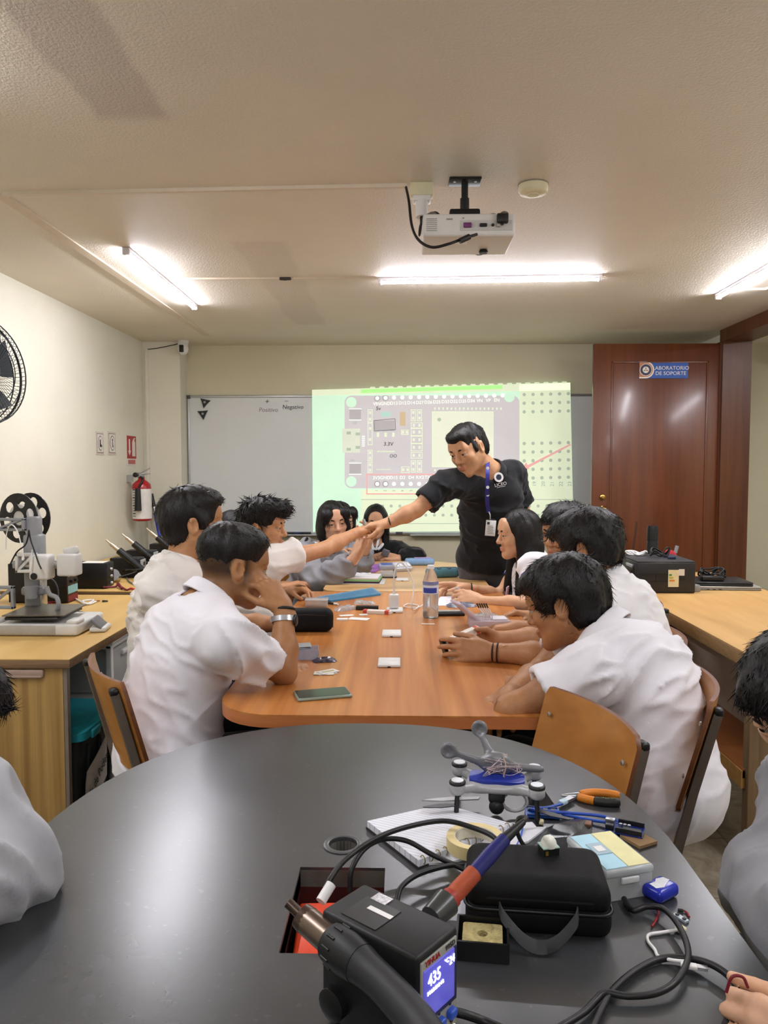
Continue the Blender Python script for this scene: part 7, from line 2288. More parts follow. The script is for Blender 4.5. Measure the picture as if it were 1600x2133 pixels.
MB().tube([(x, y, .036) for x, y in zl], .0025, 6, closed=True).build('zip', plain('zip_black', '#0e0e0f', .4), cs)
hp_ = [(-.052, -.063, .040), (-.046, -.078, .034), (-.022, -.094, .016), (0, -.098, .010), (.022, -.094, .016), (.046, -.078, .034), (.052, -.063, .040)]
ribbon(catmull(hp_, 6), .017, (0, .55, .83)).build('handle', plain('webbing', '#2f3033', .6, bump=.4, bscale=900), cs)
# motion sensor on the case
sp2 = at(1150, 1778, 1.06)
ps = thing('motion_sensor', 'white domed motion sensor module lying on the black case', 'sensor', (sp2.x, cs.location.y + .022, TZ + .0735), .25)
MB().box((0, 0, .006), (.024, .02, .012)).build('circuit_board', plain('pcb_black', '#151a18', .4), ps)
MB().box((-.007, -.0103, .006), (.004, .001, .006)).build('pin_mark', plain('gold_pin', '#c8a648', .3, .8), ps)
MB().lathe([(.0115, .012), (.0115, .016), (.0105, .020), (.008, .024), (.004, .0265), (.0005, .027)], 22, (0, 0, 0)).build('dome', plain('dome_white', '#e4e6dd', .4), ps)
MB().box((0, 0, .0128), (.025, .021, .0016)).build('dome_flange', plain('pcb_teal', '#a8c5b6', .4), ps)
# ---- clear organiser box
zb_ = TZ + .048
A, B, C_, D_ = atz(1184, 1740, zb_), atz(1270, 1728, zb_), atz(1368, 1800, zb_), atz(1256, 1814, zb_)
u = ((D_ - A) + (C_ - B)) / 2; rz = math.atan2(u.y, u.x); L_ = u.length; W_ = (((B - A) + (C_ - D_)) / 2).length
ctr = (A + B + C_ + D_) / 4
bxo = thing('organiser_box', 'clear plastic box with pale blue and yellow lid', 'box', (ctr.x, ctr.y, TZ), rz)
M_CLEAR = plain('clear_plastic', '#d4d8da', .15, var=0, alpha=.38, spec=.6)
L_, W_ = L_ * .97, W_ * .95
for (cx_, cy_, sx_, sy_) in ((0, -W_ / 2, L_, .002), (0, W_ / 2, L_, .002), (-L_ / 2, 0, .002, W_), (L_ / 2, 0, .002, W_)):
    MB().box((cx_, cy_, .018), (sx_, sy_, .034)).build('side_wall', M_CLEAR, bxo)
MB().box((0, 0, .001), (L_, W_, .002)).build('floor_plate', M_CLEAR, bxo)
MB().rbox((0, 0, .041), (L_ + .006, W_ + .006, .012), .004).build('lid', plain('lid_clear', '#cfd6d8', .2, alpha=.6), bxo)
MB().box((0, -W_ * .24, .0476), (L_ * .95, W_ * .46, .0008)).build('blue_label', plain('label_blue', '#a9d3e2', .5), bxo)
MB().box((0, W_ * .24, .0476), (L_ * .95, W_ * .46, .0008)).build('yellow_label', plain('label_yellow', '#e2dda6', .5), bxo)
MB().box((-.005, -W_ * .18, .0486), (.034, .026, .001)).build('module_print', plain('module_grey', '#9db6c2', .4), bxo); MB().box((-.003, -W_ * .18, .0493), (.016, .014, .001)).build('module_chip', M_WHITEP, bxo)
MB().rbox((L_ / 2 + .003, 0, .030), (.004, .03, .010), .002).build('latch', plain('latch_clear', '#dfe3e4', .2, alpha=.8), bxo)
rg = random.Random(3); cn = MB()
for k in range(9): cn.rbox((rg.uniform(-.4, .4) * L_, rg.uniform(-.35, .35) * W_, .008 + rg.uniform(0, .012)), (rg.uniform(.012, .03), rg.uniform(.006, .016), .008), .002, rot=(rg.uniform(-.4, .4), 0, rg.uniform(0, 3)))
cn.build('contents', plain('contents_grey', '#4c4a48', .5, var=.4, vscale=60), bxo)['kind'] = 'stuff'
# ---- battery pack
bpk = atz(1378, 1872, TZ)
t = thing('battery_pack', 'blue shrink wrapped battery pack with white patch', 'battery', (bpk.x, bpk.y + .006, TZ), .62)
MB().rbox((0, 0, .0105), (.048, .036, .020), .008, 4).build('wrap', plain('battery_blue', '#2431a8', .25, var=.06), t)
MB().prism([(x * .02, y * .012) for x, y in ((-.9, -.5), (-.3, -.9), (.2, -.6), (.9, -.2), (.8, .6), (.2, .9), (-.2, .5), (-.8, .6))], .0205, .0212).build('white_patch', plain('patch_white', '#d9dbe0', .4, var=.1, vscale=200), t)
cable('battery_wire', 'short red wire beside the battery pack', [atz(1366, 1890, TZ + .006), atz(1372, 1902, TZ + .004), atz(1366, 1918, TZ + .003), atz(1358, 1930, TZ + .002)], .0016, plain('wire_dark_red', '#8d1a24', .5))
o = MB().cyl(atz(1412, 1895, TZ + .0025), atz(1424, 1897, TZ + .0025), .0022, n=8).build('diode', M_BLK); tag(o, 'tiny black diode near the right table edge', 'component')
cable('red_lead', 'tiny dark red wire scrap beside the diode', [atz(1426, 1897, TZ + .002), atz(1432, 1902, TZ + .002), atz(1436, 1910, TZ + .002)], .0014, plain('wire_dark_red', '#8d1a24', .5))
t = thing('led_module', 'small silver module strip beside the white cable end', 'component', tuple(atz(1418, 1915, TZ)), -1.05)
MB().box((0, 0, .002), (.022, .008, .003)).build('strip', plain('module_silver', '#a9b4ba', .3, .3), t)
for k in (-1, 1): MB().box((k * .006, 0, .0042), (.004, .004, .002)).build('chip', M_BLK, t)
cable('usb_lead', 'short white USB cable on the right of the table', [atz(1412, 1937, TZ + .004), atz(1380, 1942, TZ + .003), atz(1352, 1947, TZ + .003), atz(1350, 1960, TZ + .003), atz(1364, 1978, TZ + .003), atz(1372, 1992, TZ + .004), atz(1400, 2000, TZ + .008), atz(1430, 2003, TZ + .012)], .0022, M_WHITEP)
pa, pb_ = atz(1430, 2003, TZ + .014), atz(1456, 2007, TZ + .014)
t = thing('usb_plug', 'white USB plug with metal end on the short cable', 'plug', tuple((pa + pb_) / 2 - Vector((0, 0, .005))), math.atan2((pb_ - pa).y, (pb_ - pa).x))
MB().rbox((-.004, 0, 0), (.020, .009, .006), .002).build('plug_body', M_WHITEP, t); MB().box((.0115, 0, 0), (.012, .0075, .004)).build('plug_metal', M_STEEL, t)
o = MB().rbox(atz(1418, 1935, TZ + .004), (.014, .011, .006), .002, rot=(0, 0, .5)).build('cable_connector', plain('conn_cream', '#d9cfae', .5)); tag(o, 'cream connector at the far end of the white cable', 'connector')
# paper under the iron
pq = [atz(962, 1858, TZ), atz(1000, 1880, TZ), atz(1010, 1935, TZ), atz(958, 1935, TZ)]
o = MB().prism([(p.x, p.y) for p in pq], TZ + .0004, TZ + .0012).build('paper_slip', plain('paper_grey', '#c6c6d2', .6)); tag(o, 'pale paper slip lying under the soldering iron', 'paper')

# ---- quadcopter
dc = atz(1040, 1690, TZ)
dr = thing('quadcopter', 'small grey drone with blue top and exposed wiring on the black table', 'drone', (dc.x - .005, dc.y, TZ), -.12)
M_DG = plain('drone_grey', '#a9aaac', .35, .1, var=.04); M_DD = plain('drone_dark', '#1c1d20', .4); M_DB = plain('drone_blue', '#24379a', .35, var=.1)
S_ = SDF(); S_.ell((0, 0, .052), (.058, .034, .014), None, .01)
for sx_ in (-1, 1):
    for sy_ in (-1, 1): S_.cone((sx_ * .03, sy_ * .015, .052), (sx_ * .068, sy_ * .042, .056), .010, .009, .012)
V_, F_ = S_.mesh(.004); np_mesh('body_shell', [(V_, F_)], M_DG, dr)
MB().prism(rrect(-.05, -.026, .05, .026, .014), .060, .066).build('top_plate', M_DB, dr)
for sx_ in (-1, 1):
    for sy_ in (-1, 1):
        pdm = MB().lathe([(.011, .048), (.0145, .053), (.0145, .066), (.012, .068)], 18, (sx_ * .070, sy_ * .043, 0)).build('motor_pod', M_DG, dr)
        MB().lathe([(.0148, .066), (.0148, .070), (.013, .0715)], 18, (sx_ * .070, sy_ * .043, 0)).build('pod_band', M_DD, pdm)
        MB().lathe([(.011, .0715), (.011, .073)], 16, (sx_ * .070, sy_ * .043, 0)).build('pod_cap', plain('pod_white', '#d7dbe0', .3), pdm)
        MB().cyl((sx_ * .070, sy_ * .043, .048), (sx_ * .072, sy_ * .044, .003), .0042, .0048, n=12).build('leg', M_DD, dr)
for s, a in ((-1, .3), (1, -.5)):
    bl = [(0, -.004), (.03, -.009), (.062, -.003), (.062, .002), (.03, .007), (0, .004)]
    MB(Matrix.Translation((s * .070, -.043, .026)) @ Matrix.Rotation(a + (PI if s < 0 else 0), 4, 'Z')).prism(bl, 0, .0015).build('propeller', M_DD, dr)
MB().rbox((.0, -.01, .034), (.03, .026, .022), .006).build('camera_pod', M_DD, dr)
MB().sphere((.0, -.016, .016), (.014, .012, .014), 14, 10).build('camera_ball', M_DD, dr)
# removed upper shell standing over the body: two forked arms
fk = SDF(); b0 = _v((-.012, .02, .075)); 
for tip in ((-.080, .022, .098), (-.030, .045, .128)):
    tip = _v(tip); fk.cone(b0 + _v((.01, 0, 0)), tip, .011, .0055, .012, sq=((0, 1, 0), .5))
    fk.ell(tip + unit(tip - b0) * .010, (.016, .009, .016), None, .008); fk.ell(tip + unit(tip - b0) * .010 + _v((0, -.008, 0)), (.011, .008, .011), None, .003, 's')
fk.cone((.005, .02, .078), (.082, .03, .072), .009, .006, .012); fk.ell((0, .02, .082), (.028, .012, .022), None, .012)
V_, F_ = fk.mesh(.0032); np_mesh('upper_shell', [(V_, F_)], plain('shell_dark_grey', '#7b7c80', .35, .2), dr)
wr_ = MB(); rg = random.Random(8)
for k in range(11):
    pts = [Vector((rg.uniform(-.03, .045), rg.uniform(-.02, .02), .068 + rg.uniform(0, .03))) for _ in range(4)]
    wr_.tube(catmull(pts, 5), .0007, 4)
wr_.build('loose_wires', plain('wires_pale', '#b3a2a4', .5, var=.6, vscale=90), dr)['kind'] = 'stuff'
MB().tube(catmull([(.012, -.01, .07), (.016, -.012, .09), (.012, -.01, .108), (.018, -.012, .112)], 6), .0011, 5).build('standing_wire', plain('wire_tan', '#d5b9a0', .5), dr)
pg = atz(1072, 1685, TZ + .012)
o = MB().tube([pg + Vector((.022 * math.cos(a), .004 * math.sin(a) , .014 + .016 * math.sin(a))) for a in [2 * PI * i / 20 for i in range(20)]], .003, 6, closed=True).build('propeller_guard', M_DG); tag(o, 'loose grey ring leaning in front of the drone', 'drone part')
bl = atz(940, 1683, TZ)
o = MB(Matrix.Translation((bl.x, bl.y, TZ + .016)) @ Matrix.Rotation(.1, 4, 'Z')).prism([(-.055, -.002), (-.02, -.008), (.05, -.006), (.055, .004), (0, .007), (-.03, .004)], 0, .002).build('spare_propeller', M_DG); tag(o, 'grey propeller blade lying left of the drone on the notebook', 'propeller')
bg0 = [atz(1095, 1640, TZ + .02), atz(1130, 1640, TZ + .02), atz(1165, 1690, TZ + .004), atz(1105, 1690, TZ + .004)]
o = MB().add([tuple(p) for p in bg0] + [tuple(p - Vector((0, 0, .003))) for p in bg0], [(0, 1, 2, 3), (7, 6, 5, 4), (0, 4, 5, 1), (1, 5, 6, 2), (2, 6, 7, 3), (3, 7, 4, 0)]).build('dark_foil', plain('foil_black', '#1d1f22', .2, .2, var=.3, vscale=60)); tag(o, 'dark shiny foil piece leaning behind the drone', 'foil')
# pliers
pp = atz(1228, 1668, TZ)
pl = thing('pliers', 'long nose pliers with orange and black handles by the chair', 'pliers', (pp.x, pp.y, TZ + .007), -.08)
M_PO = plain('plier_orange', '#d07c22', .45); M_PB = plain('plier_black', '#20211f', .5)
MB().tube([(-.052, .002, 0), (-.038, .003, 0), (-.02, .004, 0)], [.002, .0045, .007], 10).build('jaw', M_STEEL, pl)
MB().lathe([(.009, -.004), (.009, .004)], 16, (-.018, .003, 0)).build('pivot', M_STEEL, pl)
MB().tube(catmull([(-.016, .008, .001), (.005, .016, .002), (.035, .016, .002), (.058, .010, .001)], 6), [.006] + [.0078] * 17 + [.006], 10).build('upper_handle', M_PO, pl)
MB().tube(catmull([(-.02, -.002, 0), (-.008, -.010, 0), (.006, -.016, 0)], 6), .0078, 10).build('lower_handle_collar', M_PO, pl)
MB().tube(catmull([(.006, -.016, 0), (.028, -.020, 0), (.052, -.018, 0)], 6), [.0075] + [.0082] * 11 + [.0065], 10).build('lower_handle', M_PB, pl)
text('handle_text', 'TRUPER', .008, plain('print_olive', '#5d6322', .5, var=0), pl, (.03, -.0205, .0083), rot=(0, 0, -.02))
# boards, usb cable, bag, cardboard
b1 = atz(1130, 1698, TZ)
t = thing('blue_board', 'blue circuit board lying beside the drone', 'circuit board', (b1.x, b1.y, TZ + .003), -.1)
MB().box((0, 0, .0015), (.062, .038, .003)).build('board', plain('pcb_blue', '#1f4f9c', .4, var=.12, vscale=150), t)
for k in range(4): MB().box((-.022 + k * .014, .006, .0045), (.008, .008, .003)).build('chip', M_DD, t)
for s in (-1, 1): MB().box((0, s * .017, .004), (.056, .003, .003)).build('pin_row', plain('pin_blue', '#16397a', .5), t)
up_ = atz(1178, 1668, TZ + .008)
t = thing('usb_plug', 'silver USB plug of the blue cable near the pliers', 'plug', (up_.x, up_.y, TZ + .008), .75)
MB().rbox((-.008, 0, 0), (.018, .012, .008), .002).build('plug_body', plain('plug_clear_blue', '#b9d4e2', .3), t); MB().box((.011, 0, 0), (.02, .012, .005)).build('plug_metal', M_STEEL, t)
cable('blue_usb_cable', 'translucent blue USB cable between drone and blue microcontroller', [atz(1172, 1674, TZ + .008), atz(1140, 1682, TZ + .007), atz(1105, 1686, TZ + .008), atz(1140, 1690, TZ + .010), atz(1190, 1694, TZ + .008), atz(1240, 1698, TZ + .006), atz(1278, 1706, TZ + .006), atz(1292, 1716, TZ + .006), atz(1270, 1714, TZ + .007), atz(1220, 1706, TZ + .005), atz(1170, 1696, TZ + .005)], .0028, plain('cable_blue', '#2b4fae', .3))
cable('thin_blue_wire', 'thin blue wire beside the iron cord', [atz(1090, 1720, TZ + .01), atz(1084, 1745, TZ + .004), atz(1074, 1765, TZ + .003), atz(1068, 1778, TZ + .003)], .0016, plain('cable_blue2', '#4b6ecb', .4))
cb = atz(1330, 1752, TZ)
t = thing('cardboard_piece', 'brown cardboard scrap under the microcontroller', 'cardboard', (cb.x, cb.y, TZ), .5)
MB().box((0, 0, .003), (.04, .045, .005)).build('sheet', plain('cardboard', '#8f7350', .8, var=.1), t)
a1 = atz(1302, 1736, TZ)
t = thing('microcontroller_board', 'blue microcontroller board with black headers at the table edge', 'circuit board', (a1.x, a1.y, TZ + .006), -.42)
MB().box((0, 0, .001), (.062, .042, .002)).build('board', plain('pcb_navy', '#1a2e7a', .4, var=.15, vscale=200), t)
for s in (-1, 1): MB().rbox((.008, s * .018, .006), (.044, .004, .009), .0005).build('header', M_DD, t)
MB().rbox((-.026, .008, .007), (.016, .012, .011), .001).build('usb_socket', M_STEEL, t)
MB().rbox((-.024, -.012, .006), (.014, .009, .010), .001).build('power_jack', M_DD, t)
MB().box((.012, -.004, .004), (.03, .008, .004)).build('chip', M_DD, t)
for k in range(3): MB().lathe([(.003, .002), (.003, .008)], 10, (-.008 + k * .007, .005, 0)).build('capacitor', M_STEEL, t)
o = MB().rbox(atz(1225, 1716, TZ + .006), (.012, .018, .006), .001, rot=(0, 0, -.3)).build('adapter_chip', plain('chip_brown', '#6b4a34', .5)); tag(o, 'small brown module beside the blue microcontroller', 'component')
bgc = [(1108, 1770), (1135, 1728), (1200, 1704), (1236, 1712), (1232, 1735), (1190, 1772)]
vs = []; rg = random.Random(2)
bg = SDF(); p0_ = atz(1170, 1745, TZ)
ptsb = [atz(x, y, TZ) for x, y in bgc]
n_ = len(ptsb); cb_ = sum(ptsb, Vector()) / n_
vs = [tuple(p + Vector((0, 0, .0008))) for p in ptsb] + [tuple(cb_ + (p - cb_) * .6 + Vector((0, 0, .008 + .004 * (i % 2)))) for i, p in enumerate(ptsb)] + [tuple(cb_ + Vector((0, 0, .012)))]
fs = [(i, (i + 1) % n_, n_ + (i + 1) % n_, n_ + i) for i in range(n_)] + [(n_ + i, n_ + (i + 1) % n_, 2 * n_) for i in range(n_)] + [tuple(range(n_ - 1, -1, -1))]
o = MB().add(vs, fs).build('antistatic_bag', plain('bag_smoke', '#3a3d41', .22, .3, var=.45, vscale=35), angle=20); tag(o, 'crumpled smoky anti static bag between drone and clear box', 'bag')
for k, (x, y, lb) in enumerate(((1098, 1722, 'small white torn paper by the iron cord'), (1128, 1712, 'small cream plastic bit by the drone'))):
    o = MB().rbox(atz(x, y, TZ + .006), (.03 - .018 * k, .016 - .008 * k, .008), .002, rot=(.2, .1, .4 + k)).build('scrap', plain('scrap_%d' % k, ('#e1e0e4', '#d6cfa4')[k], .6)); tag(o, lb, 'scrap')
# red capped part held by the right edge student
hp2 = at(1536, 2046, .845)
o = MB().tube(catmull([hp2 + Vector((-.012, 0, -.012)), hp2 + Vector((-.006, 0, .006)), hp2 + Vector((.006, 0, .006)), hp2 + Vector((.012, 0, -.006))], 6), .0018, 8).build('held_wire', plain('wire_crimson', '#7a1526', .4)); tag(o, 'dark red wire held by the student at the right edge', 'wire')
# ================================================================== THINGS ON THE ORANGE AND MAPLE TABLES
def on(px, py, dz=0.0): return atz(px, py, TZ + dz)
def place(name, label, cat, px, py, rz=0.0, group=None):
    p = on(px, py); return thing(name, label, cat, (p.x, p.y, TZ), rz, group)
# phone
t = place('smartphone', 'dark smartphone in a clear case at the near end of the orange table', 'phone', 672, 1449, .30)
MB().rbox((0, 0, .0045), (.152, .082, .009), .004, 3).build('case', plain('case_clear_grey', '#8d9a8e', .3, .2), t)
MB().prism(rrect(-.072, -.037, .072, .037, .008), .009, .0096).build('screen', plain('screen_green_black', '#18211a', .12, var=.2, vscale=8, spec=.4), t)
# cards / labels
t = place('label_cards', 'small stack of pale printed cards near the phone', 'cards', 680, 1402, .25)
for k, (a, dx, dy) in enumerate(((.2, 0, 0), (-.25, -.008, -.006), (.45, .006, .006))):
    MB().box((dx, dy, .001 + .0012 * k), (.062, .038, .0008), rot=(0, 0, a)).build('card', plain('card_%d' % k, ('#cfd0cf', '#d6d2c2', '#dcdad6')[k], .5), t)
MB().box((.006, .006, .0044), (.04, .012, .0006), rot=(0, 0, .45)).build('card_print', plain('card_yellow', '#c3bb7c', .5), t)
# clear parts box near the elbow
t = place('parts_box', 'small clear parts box beside the boy with faded haircut', 'box', 640, 1370, .1)
bx_ = .075
for (cx_, cy_, sx_, sy_) in ((0, -.03, bx_, .002), (0, .03, bx_, .002), (-bx_ / 2, 0, .002, .06), (bx_ / 2, 0, .002, .06)):
    MB().box((cx_, cy_, .017), (sx_, sy_, .034)).build('wall', plain('box_lilac_clear', '#c3c6d6', .2, alpha=.55), t)
MB().box((0, 0, .002), (bx_, .06, .003)).build('floor_plate', plain('box_lilac_clear', '#c3c6d6', .2, alpha=.55), t)
MB().rbox((-.01, .0, .028), (.05, .03, .012), .003, rot=(.1, .1, .4)).build('module_inside', plain('module_slate', '#5d6470', .5), t)
MB().box((-.012, .012, .04), (.05, .03, .0015), rot=(.25, 0, .2)).build('loose_slip', plain('slip_grey', '#a4a8a8', .4), t)
def crumple(name, label, cat, px, py, sx, sy, h, m, seed, rz=0, n=9):
    p = on(px, py); rg = random.Random(seed); vs = []; fs = []
    for i in range(n):
        for j in range(n):
            u, v = -1 + 2 * i / (n - 1), -1 + 2 * j / (n - 1)
            e_ = max(0, 1 - max(abs(u), abs(v)) ** 2.2)
            vs.append((u * sx / 2 * (1 + .12 * rg.uniform(-1, 1)), v * sy / 2 * (1 + .12 * rg.uniform(-1, 1)), .001 + h * e_ ** .6 * rg.uniform(.45, 1.0)))
    for i in range(n - 1):
        for j in range(n - 1): fs.append((i * n + j, (i + 1) * n + j, (i + 1) * n + j + 1, i * n + j + 1))
    o = MB().add(vs, fs).build(name, m, None, angle=15, loc=(p.x, p.y, TZ), rot=(0, 0, rz)); return tag(o, label, cat)
M_WRAP = plain('clear_wrap', '#bfc2c4', .12, var=.25, vscale=60, alpha=.6, spec=.8)
crumple('antistatic_bag', 'small dark plastic bag beside the clear parts box', 'bag', 676, 1377, .075, .045, .014, plain('bag_violet', '#4a4454', .2, var=.4, vscale=60), 4, .3)
crumple('plastic_wrap', 'crumpled clear wrap left of the red and white carton', 'plastic wrap', 722, 1270, .11, .055, .024, M_WRAP, 6, .8)
crumple('plastic_wrap', 'crumpled clear wrap behind the black bar', 'plastic wrap', 758, 1258, .10, .05, .02, M_WRAP, 7, -.1)
crumple('parts_bag', 'clear bag of small dark parts near the water bottle right side', 'bag', 960, 1262, .13, .08, .02, plain('bag_slate', '#5d6070', .25, var=.5, vscale=50), 9, .2)
crumple('plastic_bag', 'flat clear bag edge beside the open parts box', 'bag', 1010, 1285, .12, .06, .018, M_WRAP, 12, .1)
# black pencil case
pcz = thing('pencil_case', 'black fabric pencil case on the left of the orange table', 'pencil case', tuple(on(648, 1318)), .06)
s1_ = SDF(); rboxsdf(s1_, (-.02, .03, .045), .105, .038, .045, .03); V_, F_ = s1_.mesh(.006); np_mesh('case_body', [(V_, F_)], M_CASE, pcz)
MB().tube([(x - .02, -.006 + .0, z) for x, z in ((-.09, .066), (0, .07), (.08, .066))], .0025, 6).build('zip', plain('zip_black', '#0e0e0f', .4), pcz)
MB().rbox((.084, .02, .03), (.004, .006, .03), .001).build('zip_pull', M_STEEL, pcz)
# white socket plates and charger
M_PLATE = plain('socket_white', '#dcdcda', .4, var=.02)
def socket_plate(px, py, label, w=.072, d=.095, h=.010):
    t = place('table_socket', label, 'socket', px, py, 0, 'white socket plates along the table centre')
    MB().rbox((0, 0, h / 2), (w, d, h), .003).build('plate', M_PLATE, t)
    MB().box((0, -d / 2, h * .25), (.010, .003, .004)).build('notch', M_BLK, t)
    MB().rbox((0, .002, h + .0003), (w * .84, d * .74, .001), .0003).build('flip_cover', plain('socket_cover', '#e2e2df', .35), t)
    return t
socket_plate(811, 1383, 'white socket plate nearest the camera on the orange table')
socket_plate(816, 1322, 'white socket plate between nearest one and the charger')
socket_plate(822, 1273, 'white socket plate under the charger')
socket_plate(838, 1208, 'white socket plate on the maple table', h=.006)
t = place('usb_charger', 'white cube charger with white cable plugged into the table', 'charger', 821, 1272, 0)
t.location.z = TZ + .011
MB().rbox((0, 0, .032), (.042, .036, .062), .005).build('cube', M_PLATE, t)
MB().cyl((0, 0, .063), (0, 0, .085), .006, .004, n=12).build('cable_boot', M_PLATE, t)
c0 = on(821, 1272) + Vector((0, 0, .096))
cable('charger_cable', 'white cable arching from the cube charger to the bottle', [c0, c0 + Vector((0, 0, .06)), c0 + Vector((.018, .01, .115)), c0 + Vector((.05, .02, .10)), c0 + Vector((.085, .0, .02)), on(858, 1268, .02), on(872, 1262, .006), on(850, 1258, .005), on(842, 1264, .005), on(870, 1265, .006), on(885, 1256, .01), on(892, 1240, .03)], .0028, M_PLATE)
# water bottle
wb_ = on(897, 1286)
wtr = thing('water_bottle', 'clear water bottle with blue label on the orange table', 'bottle', (wb_.x, wb_.y, TZ))
M_PET = plain('pet_clear', '#e6ecef', .06, var=0, trans=.85, ior=1.2, alpha=.75)
prof = [(.030, 0), (.033, .006), (.0335, .02), (.032, .03), (.0335, .045), (.032, .06), (.0335, .075), (.032, .09), (.033, .10), (.0335, .145), (.032, .155), (.026, .178), (.017, .196), (.0135, .206), (.0135, .214)]
MB().lathe(prof, 28, (0, 0, 0)).build('bottle_shell', M_PET, wtr)
MB().lathe([(.0312, .003), (.0318, .08), (.0318, .125)], 24, (0, 0, 0)).build('water', plain('water', '#e9f0f2', .02, var=0, trans=.95, ior=1.33), wtr)
def band(mb, r, z0, z1, a0, a1, n=20):
    vs = []; 
    for i in range(n + 1):
        a = a0 + (a1 - a0) * i / n
        vs += [(r * math.cos(a), r * math.sin(a), z0), (r * math.cos(a), r * math.sin(a), z1)]
    return mb.add(vs, [(2 * i, 2 * i + 2, 2 * i + 3, 2 * i + 1) for i in range(n)])
lab = band(MB(), .0342, .104, .140, 0, 2 * PI, 32).build('label', plain('label_white', '#d8dcec', .4), wtr)
band(MB(), .0346, .108, .130, -PI * .85, -PI * .25).build('label_blue', plain('label_royal', '#3348a6', .4), lab)
band(MB(), .0346, .145, .156, -PI * .95, -PI * .1).build('label_violet', plain('label_violet', '#6b74b8', .4, alpha=.8), lab)
MB().lathe([(.0145, .207), (.0145, .220), (.0135, .222)], 20, (0, 0, 0)).build('cap', plain('cap_white', '#e6e8ea', .4), wtr)
o = MB().rbox(on(892, 1300, .002), (.055, .01, .003), .001, rot=(0, 0, -.05)).build('paper_scrap', M_PAPER); tag(o, 'small white paper strip in front of the water bottle', 'paper')
# cartons, pens and papers left of the charger
t = place('carton', 'slim red and white carton left of the charger', 'box', 786, 1278, -.22)
MB().rbox((0, 0, .0075), (.125, .032, .015), .001).build('carton_body', M_PAPER, t)
for x in (-.052, .045): MB().box((x, -.0001, .0076), (.018, .0326, .0156)).build('red_band', plain('carton_red', '#c04a38', .5), t)
o = MB().rbox(on(765, 1266, .009), (.10, .026, .018), .002, rot=(0, 0, -.02)).build('black_bar', M_BLK); tag(o, 'black rectangular bar behind the red and white carton', 'bar')
for k, (x, y, sx_, sy_, a, lb) in enumerate(((748, 1289, .085, .05, -.25, 'flat white paper slip near the black pencil case'), (722, 1282, .06, .03, .3, 'white folded paper beside the black pencil case'), (713, 1290, .045, .03, .05, 'small white card touching the pencil case'), (757, 1281, .035, .02, .3, 'tiny paper bit left of the carton'))):
    o = MB().box(on(x, y, .0015 + .002 * (k == 2)), (sx_, sy_, .0015 if k < 2 else .006), rot=(0, 0, a)).build('paper_slip', plain('slip_white_%d' % k, '#dcdad4', .6)); tag(o, lb, 'paper')
t = place('clear_tray', 'translucent plastic tray left of the pen', 'box', 660, 1262, .05)
MB().rbox((0, 0, .015), (.10, .07, .03), .004).build('tray_body', plain('tray_clear', '#cfcbc8', .25, alpha=.55), t); MB().rbox((0, 0, .031), (.105, .075, .004), .002).build('tray_lid', plain('tray_clear', '#cfcbc8', .25, alpha=.55), t)
pn = on(686, 1256, .006)
t = thing('pen', 'dark pen with white end beside the blue folder', 'pen', tuple(pn), -.65)
MB().cyl((-.05, 0, 0), (.03, 0, 0), .005, n=10).build('barrel', M_BLK, t); MB().cyl((.03, 0, 0), (.055, 0, 0), .0052, n=10).build('end', M_PAPER, t)
# blue folder
q4 = [on(662, 1247), on(775, 1228), on(793, 1240), on(690, 1254)]
fc_ = sum(q4, Vector()) / 4
t = thing('blue_folder', 'bright blue plastic folder on the orange table', 'folder', (fc_.x, fc_.y, TZ))
lc = [(p.x - fc_.x, p.y - fc_.y) for p in q4]
MB().prism(lc, .001, .008).build('folder_sheet', plain('folder_blue', '#3f9fd6', .3, var=.08), t)
MB().prism([(x * 1.04, y * 1.05) for x, y in lc], .008, .0095).build('clear_cover', plain('cover_clear_blue', '#7cc3ea', .15, alpha=.5), t)
# stacked notebooks on the maple table
t = place('notebook_stack', 'white notebook with green and plum edges below, lying on the maple table', 'notebook', 748, 1212, -.04)
for k, (c_, h, w, d, dx) in enumerate((('#dadad6', .004, .29, .185, .0), ('#4a2c4a', .010, .265, .17, -.012), ('#8bc28a', .012, .27, .17, -.014), ('#e4e3e6', .010, .265, .168, -.016))):
    z = (0, .004, .014, .026)[k]
    MB().rbox((dx, .0, z + h / 2), (w, d, h), .002, rot=(0, 0, -.02 * k)).build('notebook_layer', plain('nb_' + c_[1:], c_, .55, var=.02), t)
MB().rbox((-.05, .07, .038), (.22, .05, .003), .001).build('stapled_sheet', plain('sheet_white', '#e0dfe2', .6), t)
for k in range(5): MB().box((-.12 + k * .04, .078, .0402), (.006, .02, .0008), rot=(0, 0, .3 * k)).build('ink_mark', plain('mark_plum', '#5b3450', .6), t)
q4 = [on(722, 1193), on(752, 1176), on(808, 1177), on(782, 1193)]
fc_ = sum(q4, Vector()) / 4
t = thing('purple_booklet', 'purple worksheet lying at the left of the maple table', 'booklet', (fc_.x, fc_.y, TZ)); lc = [(p.x - fc_.x, p.y - fc_.y) for p in q4]
MB().prism(lc, .001, .006).build('booklet_pages', plain('booklet_purple', '#a064b8', .5, var=.1, vscale=20), t)
for k in range(3): MB().box((-.03 + .03 * k, .02 - .025 * k, .0065), (.06, .008, .001), rot=(0, 0, .1)).build('printed_patch', plain('booklet_dark', '#5d2f74', .6), t)
t = place('module_kit', 'blue and white electronics kit box in front of the far girl', 'box', 822, 1184, .1)
MB().rbox((0, .0, .014), (.20, .14, .028), .003).build('kit_base', plain('kit_clear', '#c9d0df', .25, alpha=.7), t); MB().box((.0, 0, .0285), (.17, .11, .002)).build('kit_card', plain('kit_blue', '#3f5fb4', .4, var=.1), t)
t = place('clear_case', 'tilted clear case leaning on the blue kit', 'box', 838, 1190, .5)
